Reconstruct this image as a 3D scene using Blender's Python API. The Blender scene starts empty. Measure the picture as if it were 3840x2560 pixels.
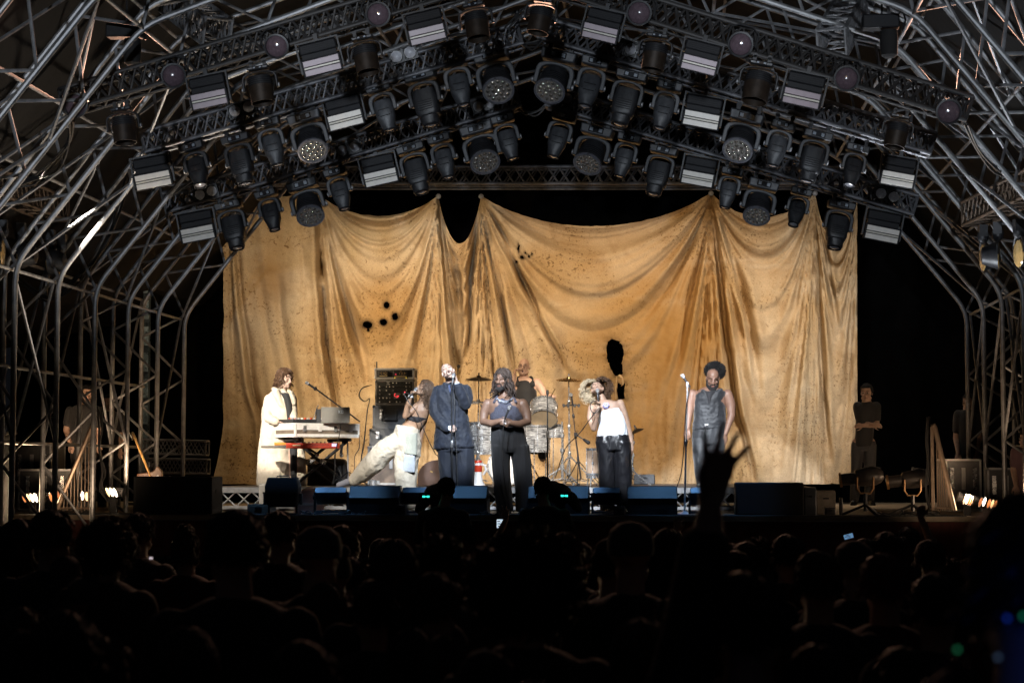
import bpy, bmesh, math, random
from math import sin, cos, pi, radians, sqrt, atan2, exp, log
from mathutils import Vector as V, Matrix, Euler, noise
R0 = random.Random(7)
scene = bpy.context.scene
col = scene.collection
# ---------------------------------------------------------------- camera
F_PX, CX, CY = 7265.5, 1920.0, 1280.0
YAW, PIT = radians(4.70), radians(3.677)
CAM = V((1.49, -24.26, 2.02))
cd = bpy.data.cameras.new('camera'); cam = bpy.data.objects.new('camera', cd); col.objects.link(cam)
cd.sensor_width = 36; cd.lens = 36*F_PX/3840; cd.clip_start = .1; cd.clip_end = 500
cam.location = CAM; cam.rotation_euler = (pi/2+PIT, 0, YAW)
cd.dof.use_dof = True; cd.dof.focus_distance = 27.5; cd.dof.aperture_fstop = 3.8
scene.camera = cam
RT = V((cos(YAW), sin(YAW), 0)); FW = V((-sin(YAW)*cos(PIT), cos(YAW)*cos(PIT), sin(PIT)))
UP = V((sin(YAW)*sin(PIT), -cos(YAW)*sin(PIT), cos(PIT)))
def P(fx, fy, Y):
    """point of the stage plane at depth Y that the camera sees at photo pixel (fx, fy)"""
    d = RT*((fx-CX)/F_PX)+UP*((CY-fy)/F_PX)+FW
    return CAM+d*((Y-CAM.y)/d.y)
K = 3840/2352
def PD(x, y, Y): return P(x*K, y*K, Y)
def zoomer(x0, y0, s):
    return lambda x, y, Y: P(x0+x*s, y0+y*s, Y)
Z5 = zoomer(900, 1250, .4782); Z6 = zoomer(1700, 1250, .4782); Z7 = zoomer(2500, 1250, .5697)
Z8 = zoomer(1500, 1300, .2551); Z9 = zoomer(2150, 1400, .2232); Z10 = zoomer(2300, 1200, .42517)
Z4 = zoomer(780, 1200, .41456); ZL = zoomer(0, 800, .7653)
DECK, RISER = 1.40, 1.74
# ---------------------------------------------------------------- world: night
w = bpy.data.worlds.new('World'); scene.world = w; w.use_nodes = True
w.node_tree.nodes['Background'].inputs[0].default_value = (.55, .6, .75, 1)
w.node_tree.nodes['Background'].inputs[1].default_value = .005
vs = scene.view_settings; vs.view_transform = 'Standard'; vs.look = 'None'; vs.exposure = 0; vs.gamma = 1
scene.cycles.use_denoising = True
scene.cycles.max_bounces = 5; scene.cycles.diffuse_bounces = 3; scene.cycles.glossy_bounces = 3
scene.cycles.transmission_bounces = 4; scene.cycles.caustics_reflective = False; scene.cycles.caustics_refractive = False
scene.cycles.sample_clamp_indirect = 3
# ---------------------------------------------------------------- stage lighting (assumed show lamps out of sight, plus added fills)
def lamp(name, loc, aim, watts, colr, deg, blend=.5, size=.12):
    l = bpy.data.lights.new(name, 'SPOT'); l.energy = watts; l.color = colr; l.spot_size = radians(deg); l.spot_blend = blend
    l.shadow_soft_size = size
    o = bpy.data.objects.new(name, l); col.objects.link(o); o.location = loc
    o.rotation_euler = (V(aim)-V(loc)).to_track_quat('-Z', 'Y').to_euler(); return o
AMB = (1, .68, .36); WRM = (1, .74, .44); NEU = (1, .92, .82); CLD = (.80, .89, 1)
# warm washes on the backdrop from the sides and from above
lamp('wash_lamp', (-4.9, 3.2, 4.2), (-1.9, 8, 3.2), 980, WRM, 80, .9)
lamp('wash_lamp', (4.7, 3.3, 4.4), (2.0, 8, 3.2), 720, NEU, 72, .9)
for x, p_, c_ in ((-4.6, 260, WRM), (-2.4, 300, WRM), (-.2, 280, AMB), (1.8, 320, AMB), (4.0, 270, NEU)):
    lamp('batten_lamp', (x, 4.9, 6.8), (x*1.02, 7.6, 3.2), p_, c_, 110, 1)
for x, p_, c_ in ((-4.2, 700, WRM), (-.8, 650, AMB), (2.8, 450, AMB)):
    lamp('front_wash', (x*1.5-2, -27, 8.0), (x, 7.4, 4.0), p_, c_, 9.5, .5, .15)
for x in (-4.5, 0, 4.5): lamp('front_fill', (x*.6, -36, 3.2), (x, .6, 7.3), 13000, CLD, 13, .8, .4)  # added cool fill lifting the trusses and fixtures
# blue wash from above onto the monitors
for x in (-3.55, -2.75, -1.35, .05, 1.45, 2.35): lamp('blue_wash', (x, -.1, 5.6), (x, .5, 1.5), 430, (.20, .50, 1), 20, .9, .1)
# added uplights brightening the roof tubes, no fixtures stand there
for s_, p_ in ((-1, 520), (1, 720)):
    lamp('roof_fill', (s_*3.6, -2.0, 1.9), (s_*5.0, -3.2, 6.6), p_, (1, .84, .66) if s_ < 0 else (.86, .92, 1), 95, 1, .2)
    lamp('roof_fill', (s_*4.4, 2.6, 2.2), (s_*5.2, 2.0, 6.0), 50, (.8, .9, 1), 80, 1, .2)
# follow spots
def spot(aim, watts, deg, c=CLD, src=(-3, -4.4, 6.0)):
    lamp('follow_spot', src, aim, watts, c, deg, .25, .1)
spot((-1.45, 1, 2.95), 3900, 19, CLD, (-.6, -4.5, 5.9)); spot((-4.0, 3, 2.75), 7500, 14, (1, .91, .78), (-5.6, -3.6, 5.3)); spot((-2.7, 1.3, 2.6), 2100, 15, (1, .95, .88), (-3.8, -4.4, 5.7))
spot((-.75, .9, 2.95), 2100, 18, CLD, (-2.4, -4.4, 5.9)); spot((1.0, 1.3, 2.75), 4200, 17, (.84, .91, 1), (.2, -4.5, 5.9)); spot((2.05, 2.6, 2.95), 6000, 15, (.86, .92, 1), (1.2, -4.4, 5.8))
spot((-.7, 5.2, 3.4), 2300, 9, (1, .8, .6), (.6, -3.6, 6.0)); spot((-.3, 4.3, 2.6), 3600, 17, (1, .9, .78), (.4, -2.2, 5.7))  # the wider spot is added to brighten the drum kit
lamp('riser_fill', (-5.3, -1.2, 5.2), (-4.5, 2.1, 1.65), 1100, (1, .9, .78), 24, .8, .1); lamp('riser_fill', (.3, -1.8, 5.6), (-.4, 2.2, 1.6), 420, (1, .93, .85), 30, .9, .1)  # added lamps brightening the riser front
# added unseen lamps putting a warm rim on the crowd
for x in (-4.5, 0, 4.5): lamp('crowd_rim_fill', (x, -3.2, 6.3), (x*.7, -17, 1.5), 330, (1, .54, .36), 75, 1, .3)
# ---------------------------------------------------------------- materials
MATS = {}
def M(name, c, rough=.6, metal=0, var=0, scale=6, bump=0, bscale=30, c2=None, emit=None, es=0, stretch=None, spec=None, coat=0, sheen=0):
    """procedural material: noise-broken colour and roughness, optional bump"""
    if name in MATS: return MATS[name]
    m = bpy.data.materials.new(name); m.use_nodes = True; nt = m.node_tree; N = nt.nodes; L = nt.links
    b = N['Principled BSDF']; b.inputs['Roughness'].default_value = rough; b.inputs['Metallic'].default_value = metal
    b.inputs['Base Color'].default_value = (*c, 1)
    if spec is not None: b.inputs['Specular IOR Level'].default_value = spec
    if coat: b.inputs['Coat Weight'].default_value = coat
    if sheen: b.inputs['Sheen Weight'].default_value = sheen
    if emit: b.inputs['Emission Color'].default_value = (*emit, 1); b.inputs['Emission Strength'].default_value = es
    if var or bump or c2:
        tc = N.new('ShaderNodeTexCoord'); mp = N.new('ShaderNodeMapping'); L.new(tc.outputs['Object'], mp.inputs[0])
        if stretch: mp.inputs['Scale'].default_value = stretch
        if var or c2:
            n = N.new('ShaderNodeTexNoise'); n.inputs['Scale'].default_value = scale; n.inputs['Detail'].default_value = 5
            n.inputs['Roughness'].default_value = .65; L.new(mp.outputs[0], n.inputs[0])
            r = N.new('ShaderNodeValToRGB'); r.color_ramp.elements[0].position = .35; r.color_ramp.elements[1].position = .68
            a = c2 if c2 else tuple(x*(1-var) for x in c); e = c if c2 else tuple(min(1, x*(1+var)) for x in c)
            r.color_ramp.elements[0].color = (*a, 1); r.color_ramp.elements[1].color = (*e, 1)
            L.new(n.outputs['Fac'], r.inputs[0]); L.new(r.outputs[0], b.inputs['Base Color'])
            mr = N.new('ShaderNodeMapRange'); mr.inputs['To Min'].default_value = max(.04, rough-.12); mr.inputs['To Max'].default_value = min(1, rough+.12)
            L.new(n.outputs['Fac'], mr.inputs['Value']); L.new(mr.outputs[0], b.inputs['Roughness'])
        if bump:
            n2 = N.new('ShaderNodeTexNoise'); n2.inputs['Scale'].default_value = bscale; n2.inputs['Detail'].default_value = 4
            L.new(mp.outputs[0], n2.inputs[0]); bp = N.new('ShaderNodeBump'); bp.inputs['Strength'].default_value = bump
            bp.inputs['Distance'].default_value = .02; L.new(n2.outputs['Fac'], bp.inputs['Height']); L.new(bp.outputs[0], b.inputs['Normal'])
    MATS[name] = m; return m
ALU = M('aluminium', (.33, .33, .335), .52, .8, .25, 9)
ALU2 = M('dull_aluminium', (.30, .30, .31), .58, .7, .3, 9)
BLKM = M('black_metal', (.028, .028, .030), .45, .3, .35, 14)
BLKP = M('black_plastic', (.022, .0225, .025), .45, 0, .3, 16, .1, 60)
GRYP = M('grey_plastic', (.046, .048, .053), .45, 0, .25, 16, .1, 60)
DKP = M('dark_plastic', (.014, .014, .016), .6, 0, .3, 16, spec=.25)
CHR = M('chrome', (.82, .82, .82), .27, .85, .1, 20)
CABLE = M('cable_rubber', (.025, .024, .024), .5)
GLASS = M('lens_glass', (.30, .30, .33), .06, .2, .2, 30, spec=.8, coat=1)
WHT = M('white_reflector', (.72, .69, .66), .35, 0, .15, 25)
# ---------------------------------------------------------------- mesh helpers
class MB:
    def __init__(s): s.v = []; s.f = []
    def add(s, vs, fs):
        o = len(s.v); s.v += [tuple(x) for x in vs]; s.f += [tuple(i+o for i in f) for f in fs]; return s
    def box(s, c, sz, R=None, taper=1.0):
        c = V(c); hx, hy, hz = sz[0]/2, sz[1]/2, sz[2]/2; vs = []
        for z in (-1, 1):
            t = taper if z < 0 else 1
            for x, y in ((-1, -1), (1, -1), (1, 1), (-1, 1)):
                p = V((x*hx*t, y*hy*t, z*hz)); vs.append(c+(R @ p if R else p))
        return s.add(vs, [(3, 2, 1, 0), (4, 5, 6, 7), (0, 1, 5, 4), (1, 2, 6, 5), (2, 3, 7, 6), (3, 0, 4, 7)])
    def tube(s, a, b, r, r2=None, n=8, caps=True):
        return s.path([a, b], [r, r if r2 is None else r2], n, caps)
    def path(s, pts, r, n=8, caps=True, flat=None):
        pts = [V(p) for p in pts]; k = len(pts)
        rs = r if isinstance(r, (list, tuple)) else [r]*k
        vs = []; fs = []; prev = None
        for i, p in enumerate(pts):
            t = (pts[min(i+1, k-1)]-pts[max(i-1, 0)])
            if t.length < 1e-9: t = V((0, 0, 1))
            t.normalize()
            if prev is None:
                a = V((0, 0, 1)) if abs(t.z) < .9 else V((1, 0, 0)); u = t.cross(a).normalized()
            else:
                u = prev-t*prev.dot(t)
                u = u.normalized() if u.length > 1e-6 else t.orthogonal().normalized()
            prev = u; w_ = t.cross(u)
            for j in range(n):
                a = 2*pi*j/n; vs.append(p+(u*cos(a)+w_*sin(a)*(flat or 1))*rs[i])
        for i in range(k-1):
            for j in range(n):
                fs.append((i*n+j, i*n+(j+1) % n, (i+1)*n+(j+1) % n, (i+1)*n+j))
        if caps: fs.append(tuple(reversed(range(n)))); fs.append(tuple((k-1)*n+j for j in range(n)))
        return s.add(vs, fs)
    def lathe(s, prof, o=(0, 0, 0), ax=(0, 0, 1), n=20, caps=True):
        o = V(o); ax = V(ax).normalized(); u = ax.orthogonal().normalized(); w_ = ax.cross(u); vs = []; fs = []
        for r, h in prof:
            for j in range(n):
                a = 2*pi*j/n; vs.append(o+ax*h+(u*cos(a)+w_*sin(a))*max(r, 1e-5))
        k = len(prof)
        for i in range(k-1):
            for j in range(n): fs.append((i*n+j, i*n+(j+1) % n, (i+1)*n+(j+1) % n, (i+1)*n+j))
        if caps: fs.append(tuple(reversed(range(n)))); fs.append(tuple((k-1)*n+j for j in range(n)))
        return s.add(vs, fs)
    def ball(s, c, r, R=None, n=12, m=8):
        c = V(c); r = (r, r, r) if isinstance(r, (int, float)) else r; vs = []; fs = []
        for i in range(1, m):
            th = pi*i/m
            for j in range(n):
                a = 2*pi*j/n; p = V((r[0]*sin(th)*cos(a), r[1]*sin(th)*sin(a), r[2]*cos(th))); vs.append(c+(R @ p if R else p))
        q = V((0, 0, r[2])); q = R @ q if R else q
        vs += [c+q, c-q]; T = len(vs)-2; B = T+1
        for i in range(m-2):
            for j in range(n): fs.append((i*n+j, (i+1)*n+j, (i+1)*n+(j+1) % n, i*n+(j+1) % n))
        for j in range(n): fs.append((T, j, (j+1) % n)); fs.append((B, (m-2)*n+(j+1) % n, (m-2)*n+j))
        return s.add(vs, fs)
    def cap(s, a, b, ra, rb, n=12):
        """capsule tapering from ra to rb"""
        a = V(a); b = V(b); d = b-a; L = max(d.length, 1e-6); t = d/L; pts = []; rs = []
        for q in (-1, -.85, -.5): pts.append(a+t*ra*q); rs.append(ra*sqrt(max(0, 1-q*q))+1e-4)
        pts.append(a); rs.append(ra); pts.append(b); rs.append(rb)
        for q in (.5, .85, 1): pts.append(b+t*rb*q); rs.append(rb*sqrt(max(0, 1-q*q))+1e-4)
        return s.path(pts, rs, n)
    def chain(s, pts, rs, n=12):
        for i in range(len(pts)-1): s.cap(pts[i], pts[i+1], rs[i], rs[i+1], n)
        return s
    def loft(s, rings, closed=True):
        n = len(rings[0]); vs = [p for r in rings for p in r]; fs = []
        for i in range(len(rings)-1):
            for j in range(n): fs.append((i*n+j, i*n+(j+1) % n, (i+1)*n+(j+1) % n, (i+1)*n+j))
        if closed: fs.append(tuple(reversed(range(n)))); fs.append(tuple((len(rings)-1)*n+j for j in range(n)))
        return s.add(vs, fs)
def ring(c, rx, ry, n=20, p=2.0, z=0, R=None):
    """superellipse ring in local xy"""
    out = []
    for j in range(n):
        a = 2*pi*j/n; ca, sa = cos(a), sin(a)
        q = V((rx*abs(ca)**(2/p)*(1 if ca >= 0 else -1), ry*abs(sa)**(2/p)*(1 if sa >= 0 else -1), z)); out.append(V(c)+(R @ q if R else q))
    return out
def obj(name, mb, m, parent=None, smooth=True, bevel=0, loc=None, rot=None, sharp=35):
    me = bpy.data.meshes.new(name)
    if isinstance(mb, MB): me.from_pydata(mb.v, [], mb.f)
    else: me = mb; me.name = name
    me.materials.clear(); me.materials.append(m)
    if smooth and isinstance(mb, MB):
        bm = bmesh.new(); bm.from_mesh(me); lim = radians(sharp)
        for f in bm.faces: f.smooth = True
        for e in bm.edges:
            if len(e.link_faces) == 2 and e.calc_face_angle(0) > lim: e.smooth = False
        bm.to_mesh(me); bm.free()
    o = bpy.data.objects.new(name, me); col.objects.link(o)
    if parent: o.parent = parent
    if loc is not None: o.location = loc
    if rot is not None: o.rotation_euler = rot
    if bevel:
        b = o.modifiers.new('bevel', 'BEVEL'); b.width = bevel; b.segments = 2; b.limit_method = 'ANGLE'; b.angle_limit = radians(40)
    return o
def tag(o, label, cat, group=None, kind=None):
    if label: o['label'] = label
    if cat: o['category'] = cat
    if group: o['group'] = group
    if kind: o['kind'] = kind
    return o
def thing(name, label, cat, loc=(0, 0, 0), rot=(0, 0, 0), group=None):
    o = bpy.data.objects.new(name, None); col.objects.link(o); o.location = loc; o.rotation_euler = rot
    o.empty_display_size = .1
    return tag(o, label, cat, group)
def struct(name, mb, m, **k):
    o = obj(name, mb, m, **k); o['kind'] = 'structure'; return o
def copy_tree(o, parent=None):
    c = o.copy(); col.objects.link(c); c.parent = parent
    for ch in [x for x in col.objects if x.parent == o]: copy_tree(ch, c)
    return c
def remesh(mb, voxel, smooth=6, fac=.5, wr=None):
    """union of all pieces as one continuous skin; wr=(amp, scale, stretch) adds cloth folds"""
    me = bpy.data.meshes.new('t'); me.from_pydata(mb.v, [], mb.f)
    o = bpy.data.objects.new('t', me); col.objects.link(o)
    r = o.modifiers.new('r', 'REMESH'); r.mode = 'VOXEL'; r.voxel_size = voxel; r.use_smooth_shade = True
    if smooth:
        s = o.modifiers.new('s', 'SMOOTH'); s.iterations = smooth; s.factor = fac
    dg = bpy.context.evaluated_depsgraph_get(); dg.update()
    out = bpy.data.meshes.new_from_object(o.evaluated_get(dg), preserve_all_data_layers=False, depsgraph=dg)
    bpy.data.objects.remove(o); bpy.data.meshes.remove(me)
    if wr:
        amp, sc, st = wr; co = [v.co.copy() for v in out.vertices]; no = [v.normal.copy() for v in out.vertices]
        for i, v in enumerate(out.vertices):
            p = co[i]; q = V((p.x*st[0], p.y*st[1], p.z*st[2]))*sc
            d = (1-abs(noise.noise(q))*2)*.6+(1-abs(noise.noise(q*2.1+V((5, 3, 1))))*2)*.3+noise.noise(q*.5)*.5
            v.co = p+no[i]*amp*(d*.95+.16*(1-2*abs(noise.noise(q*3.7+V((9, 2, 4))))))
    for p in out.polygons: p.use_smooth = True
    return out
# ================================================================ setting
GZ = -.36
def gz(y): return 0 if y < -17 else (GZ if y > -4 else GZ*(y+17)/13)
struct('ground', MB().add([(x, y, z) for y, z in ((-90, 0), (-17, 0), (-13, gz(-13)), (-4, GZ), (60, GZ)) for x in (-70, 70)], [(i*2, i*2+1, i*2+3, i*2+2) for i in range(4)]), M('trodden_grass', (.022, .024, .014), .9, 0, .4, 3, .4, 12))
PLY = M('stage_plywood', (.30, .235, .165), .55, 0, .28, 3.5, .15, 40, stretch=(1, 6, 1))
struct('stage_deck', MB().box((0, 4.7, DECK-.03), (20.6, 9.5, .06)), PLY)
fas = obj('stage_fascia', MB().box((0, .03, .49), (20.6, .05, 1.69)), M('fascia_cloth', (.13, .036, .028), .8, 0, .3, 2, .3, 9, stretch=(4, 1, .4)))
tag(fas, 'dark red brown cloth fascia hanging below the front edge of the stage', 'stage skirt')
edge = obj('edge_trim', MB().box((0, -.02, DECK-.012), (20.6, .04, .03)), M('edge_steel', (.22, .21, .20), .5, .6, .4, 8), fas)
# riser: low platform on lattice legs
RX0, RX1, RY = -4.95, 3.4, 2.25
ris = thing('riser', 'low silver framed riser platform carrying the drums and keyboards', 'stage riser', (0, RY, DECK))
obj('platform', MB().box((((RX0+RX1)/2), 2.55, .31), (RX1-RX0, 5.1, .05)), M('riser_ply', (.10, .085, .07), .6, 0, .3, 5, .1, 40), ris)
mb = MB().box(((RX0+RX1)/2, -.02, .29), (RX1-RX0, .05, .075)).box(((RX0+RX1)/2, -.02, .05), (RX1-RX0, .05, .045))
obj('rail', mb, ALU, ris)
mb = MB(); x = RX0
while x < RX1-.2:
    mb.tube((x, -.02, .07), (x+.2, -.02, .26), .011, n=6).tube((x+.2, -.02, .07), (x, -.02, .26), .011, n=6); x += .22
obj('lattice', mb, ALU, ris)
for i in range(7):
    x = RX0+.05+i*(RX1-RX0-.1)/6; obj('leg', MB().box((x, -.02, .15), (.06, .055, .31)), ALU, ris)
# crowd barrier in the pit
bar = thing('crowd_barrier', 'steel crowd barrier running across the pit in front of the stage', 'barrier', (0, -3.2, GZ+.12))
TB = M('barrier_steel', (.05, .05, .05), .5, .5, .3, 9)
mb = MB().tube((-9, 0, 1.24), (9, 0, 1.24), .025); obj('top_rail', mb, TB, bar)
mb = MB()
for i in range(19): mb.box((-9+i, .0, .62), (.05, .05, 1.22)).tube((-9+i, 0, 1.1), (-9+i, .7, .03), .02, n=6)
obj('frame', mb, TB, bar); obj('panel', MB().box((0, .03, .6), (18, .02, 1.1)), M('barrier_sheet', (.012, .012, .013), .7, .1, .3, 5), bar)
# black cloth behind everything
def curtain(name, x0, x1, y, z0, z1, m, amp=.07, k=3.1, n=160, seed=0):
    vs = []; fs = []
    for i in range(n+1):
        x = x0+(x1-x0)*i/n
        for j in range(9):
            z = z0+(z1-z0)*j/8
            vs.append((x, y+amp*(sin(x*k*2.1+seed)+.6*sin(x*k*3.7+1+z*.2)+.5*noise.noise(V((x*3, z*.4, seed)))), z))
    for i in range(n):
        for j in range(8):
            a = i*9+j; fs.append((a, a+9, a+10, a+1))
    return obj(name, MB().add(vs, fs), m, sharp=180)
VELV = M('black_velour', (.0028, .0028, .003), .95, 0, .3, 4, .2, 30, spec=0)
o = curtain('black_curtain', -10.2, 10.2, 9.4, DECK, 9.0, VELV)
tag(o, 'black velour curtain closing the back of the stage behind the canvas', 'black curtain')
# ---------------------------------------------------------------- tubular roof
FR = [-6.4+1.5*i for i in range(8)]
IN = [(5.75, 4.26), (3.92, 6.55), (0, 7.95)]; OUT = [(6.40, 4.45), (4.30, 7.12), (0, 8.62)]
roof = thing('stage_roof', 'arched stage roof of silver lattice tubes arching over the whole stage', 'stage roof')
def lerp(a, b, t): return V(a)*(1-t)+V(b)*t
def zig(mb, a0, a1, b0, b1, n, r):
    for i in range(n):
        p = lerp(a0, a1, i/n); q = lerp(b0, b1, (i+.5)/n); s_ = lerp(a0, a1, (i+1)/n); mb.tube(p, q, r, n=6); mb.tube(q, s_, r, n=6)
def bendpts(pts, rad=.22):
    """round the corners of a bent tube"""
    out = [V(pts[0])]
    for i in range(1, len(pts)-1):
        p, a, b = V(pts[i]), V(pts[i-1]), V(pts[i+1])
        u = (a-p).normalized()*rad; w_ = (b-p).normalized()*rad
        for t in (0, .25, .5, .75, 1): out.append((p+u)*(1-t)**2+p*2*t*(1-t)+(p+w_)*t*t)
    return out+[V(pts[-1])]
for Y in FR:
    zb = DECK if Y > 0 else GZ
    fr = obj('arch_frame', MB(), ALU, roof)
    I = [(-5.75, zb)]+[(-x, z) for x, z in IN]+[(x, z) for x, z in reversed(IN[:2])]+[(5.75, zb)]
    O = [(-6.40, zb)]+[(-x, z) for x, z in OUT]+[(x, z) for x, z in reversed(OUT[:2])]+[(6.40, zb)]
    I3 = [V((x, Y, z)) for x, z in I]; O3 = [V((x, Y, z)) for x, z in O]
    obj('chord', MB().path(bendpts(I3), .032, 10), ALU, fr); obj('chord', MB().path(bendpts(O3), .031, 10), ALU, fr)
    mb = MB()
    for k, n in ((0, 3), (1, 3), (2, 4), (3, 4), (4, 3), (5, 3)): zig(mb, I3[k], I3[k+1], O3[k], O3[k+1], n, .019)
    obj('lacing', mb, ALU2, fr)
mb = MB()
def purl(m_, x, z, r=.03, y0=FR[0], y1=FR[-1]):
    m_.tube((x, y0, z), (x, y1, z), r, n=6)
for s in (-1, 1):
    for x, z in ((5.80, 4.20), (6.40, 4.5), (6.36, 3.2), (5.12, 5.95), (4.35, 7.1), (3.92, 6.52), (2.0, 7.28), (2.2, 7.9), (6.4, 2.3), (5.7, 5.35)): 
        obj('purlin', MB().tube((s*x, FR[0], z), (s*x, FR[-1], z), .021, n=8), ALU2, roof)
obj('purlin', MB().tube((0, FR[0], 7.95), (0, FR[-1], 7.95), .026), ALU2, roof); obj('purlin', MB().tube((0, FR[0], 8.6), (0, FR[-1], 8.6), .026), ALU2, roof)
rb = random.Random(3)
for s in (-1, 1):
    for i in range(len(FR)-1):
        y0, y1 = FR[i], FR[i+1]; mb = MB()
        a = [(6.4, 2.3), (6.40, 4.5), (5.12, 5.95), (4.35, 7.1), (2.2, 7.9), (0, 8.6)]
        b = [(5.75, 2.3), (5.80, 4.2), (4.9, 5.35), (3.92, 6.52), (2.0, 7.28), (0, 7.95)]
        for L_ in ((a, .020), (b, .020)) if i % 2 == 0 else ((a, .020),):
            q, r = L_
            for k in range(len(q)-1):
                p0 = V((s*q[k][0], y0, q[k][1])); p1 = V((s*q[k+1][0], y1, q[k+1][1])); p2 = V((s*q[k][0], y1, q[k][1])); p3 = V((s*q[k+1][0], y0, q[k+1][1]))
                if rb.random() < .75: mb.tube(p0, p1, r, n=6)
                else: mb.tube(p2, p3, r, n=6)
        if s > 0 or y0 < -3:
            zb = DECK if y0 > -.5 else .3
            mb.tube((s*6.4, y0, zb), (s*6.36, y1, 3.2), .020, n=6).tube((s*5.75, y1, 2.3), (s*5.75, y0, 4.1), .02, n=6)
        obj('brace', mb, ALU2, roof)
# roof skin
vs = []; fs = []; sec = [(-10.6, GZ), (-10.4, 4.1), (-6.75, 4.85), (-4.5, 7.45), (0, 8.98), (4.5, 7.45), (6.75, 4.85), (10.4, 4.1), (10.6, GZ)]
ys = [-7.2+i*.8 for i in range(22)]; prof = []
for k in range(len(sec)-1):
    for t in range(6): prof.append(lerp((*sec[k], 0), (*sec[k+1], 0), t/6))
prof.append(V((*sec[-1], 0)))
for y in ys:
    for p in prof:
        sag = .05*sin((y+6.4)/1.5*pi*2)+.04*noise.noise(V((p.x, y, p.y)))
        vs.append((p.x*(1-sag*.06), y, p.y-sag*.5))
np_ = len(prof)
for i in range(len(ys)-1):
    for j in range(np_-1): a = i*np_+j; fs.append((a, a+1, a+np_+1, a+np_))
obj('roof_skin', MB().add(vs, fs), M('roof_membrane', (.012, .011, .0105), .85, 0, .35, 1.5, .4, 5, spec=.2), roof)
# ---------------------------------------------------------------- lighting trusses
def truss(name, label, p0, p1, h, m, r=.024, wdt=None, group=None, bay=None, mats=None):
    p0 = V(p0); p1 = V(p1); d = p1-p0; L = d.length; t = d/L; up = (V((0, 0, 1))-t*t.z).normalized(); sd = t.cross(up); wd = wdt or h
    root = thing(name, label, 'truss', (p0+p1)/2, group=group); c = (p0+p1)/2; n = max(2, int(L/(bay or h*1.0)))
    off = [up*h/2+sd*wd/2, up*h/2-sd*wd/2, -up*h/2+sd*wd/2, -up*h/2-sd*wd/2]
    for q in off: obj('chord', MB().tube(p0-c+q, p1-c+q, r, n=10), m, root)
    mb = MB()
    for a, b in ((0, 2), (1, 3), (0, 1), (2, 3)):
        for i in range(n):
            A = p0-c+d*(i/n); B = p0-c+d*((i+.5)/n); C = p0-c+d*((i+1)/n)
            mb.tube(A+off[a], B+off[b], r*.5, n=5).tube(B+off[b], C+off[a], r*.5, n=5)
            if a == 1 or a == 0 and b == 2: mb.tube(A+off[b], B+off[a], r*.5, n=5).tube(B+off[a], C+off[b], r*.5, n=5)
    for e in (p0-c, p1-c):
        for a, b in ((0, 1), (1, 3), (3, 2), (2, 0)): mb.tube(e+off[a], e+off[b], r*.8, n=6)
    obj('lacing', mb, m, root); return root
TBLK = M('black_truss_metal', (.045, .042, .041), .55, .4, .3, 10)
TDK = M('dark_truss_metal', (.15, .15, .16), .52, .55, .3, 10)
TROW = 'sloping lighting trusses under the roof'
YA, YB, YC = -4.6, -2.4, .3
def rowtruss(a, b, Y, h, m, lab):
    return truss('lighting_truss', lab, PD(*a, Y), PD(*b, Y), h, m, group=TROW, r=.026)
rowtruss((150, 236), (1168, -68), YA, .24, TBLK, 'black front lighting truss sloping up to the left of the peak with four round lamps')
rowtruss((1186, -68), (2222, 254), YA, .24, TBLK, 'black front lighting truss sloping down right of the peak with four round lamps')
rowtruss((335, 330), (1195, 82), YB, .23, TDK, 'grey middle lighting truss on the left, between the front and rear trusses')
rowtruss((1245, 68), (2140, 334), YB, .23, TDK, 'grey middle lighting truss on the right, between the front and rear trusses')
rowtruss((385, 468), (1190, 226), YC, .245, TDK, 'grey rear lighting truss on the left, lowest of the three sloping ones')
rowtruss((1262, 224), (2100, 474), YC, .245, TDK, 'grey rear lighting truss on the right, lowest of the three sloping ones')
truss('back_truss', 'long level dark truss spanning the stage above the canvas backdrop', PD(430, 405, 7.45), PD(2010, 405, 7.45), .28, TDK, r=.03, bay=.36)
o = obj('drape_pipe', MB().tube(PD(430, 434, 7.6), PD(2010, 434, 7.6), .022), TDK); tag(o, 'thin dark pipe under the level truss holding the canvas by its points', 'pipe')
# upper ladder trusses rising from the front truss towards the roof sides
truss('roof_truss', 'small brown truss leaning up behind the front truss at upper left', PD(372, -20, -1.5), PD(500, 75, -3.6), .3, ALU2, r=.02)
truss('roof_truss', 'small brown truss leaning up behind the front truss at upper right', PD(1975, -20, -1.5), PD(1910, 100, -3.6), .3, ALU2, r=.02)
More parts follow.
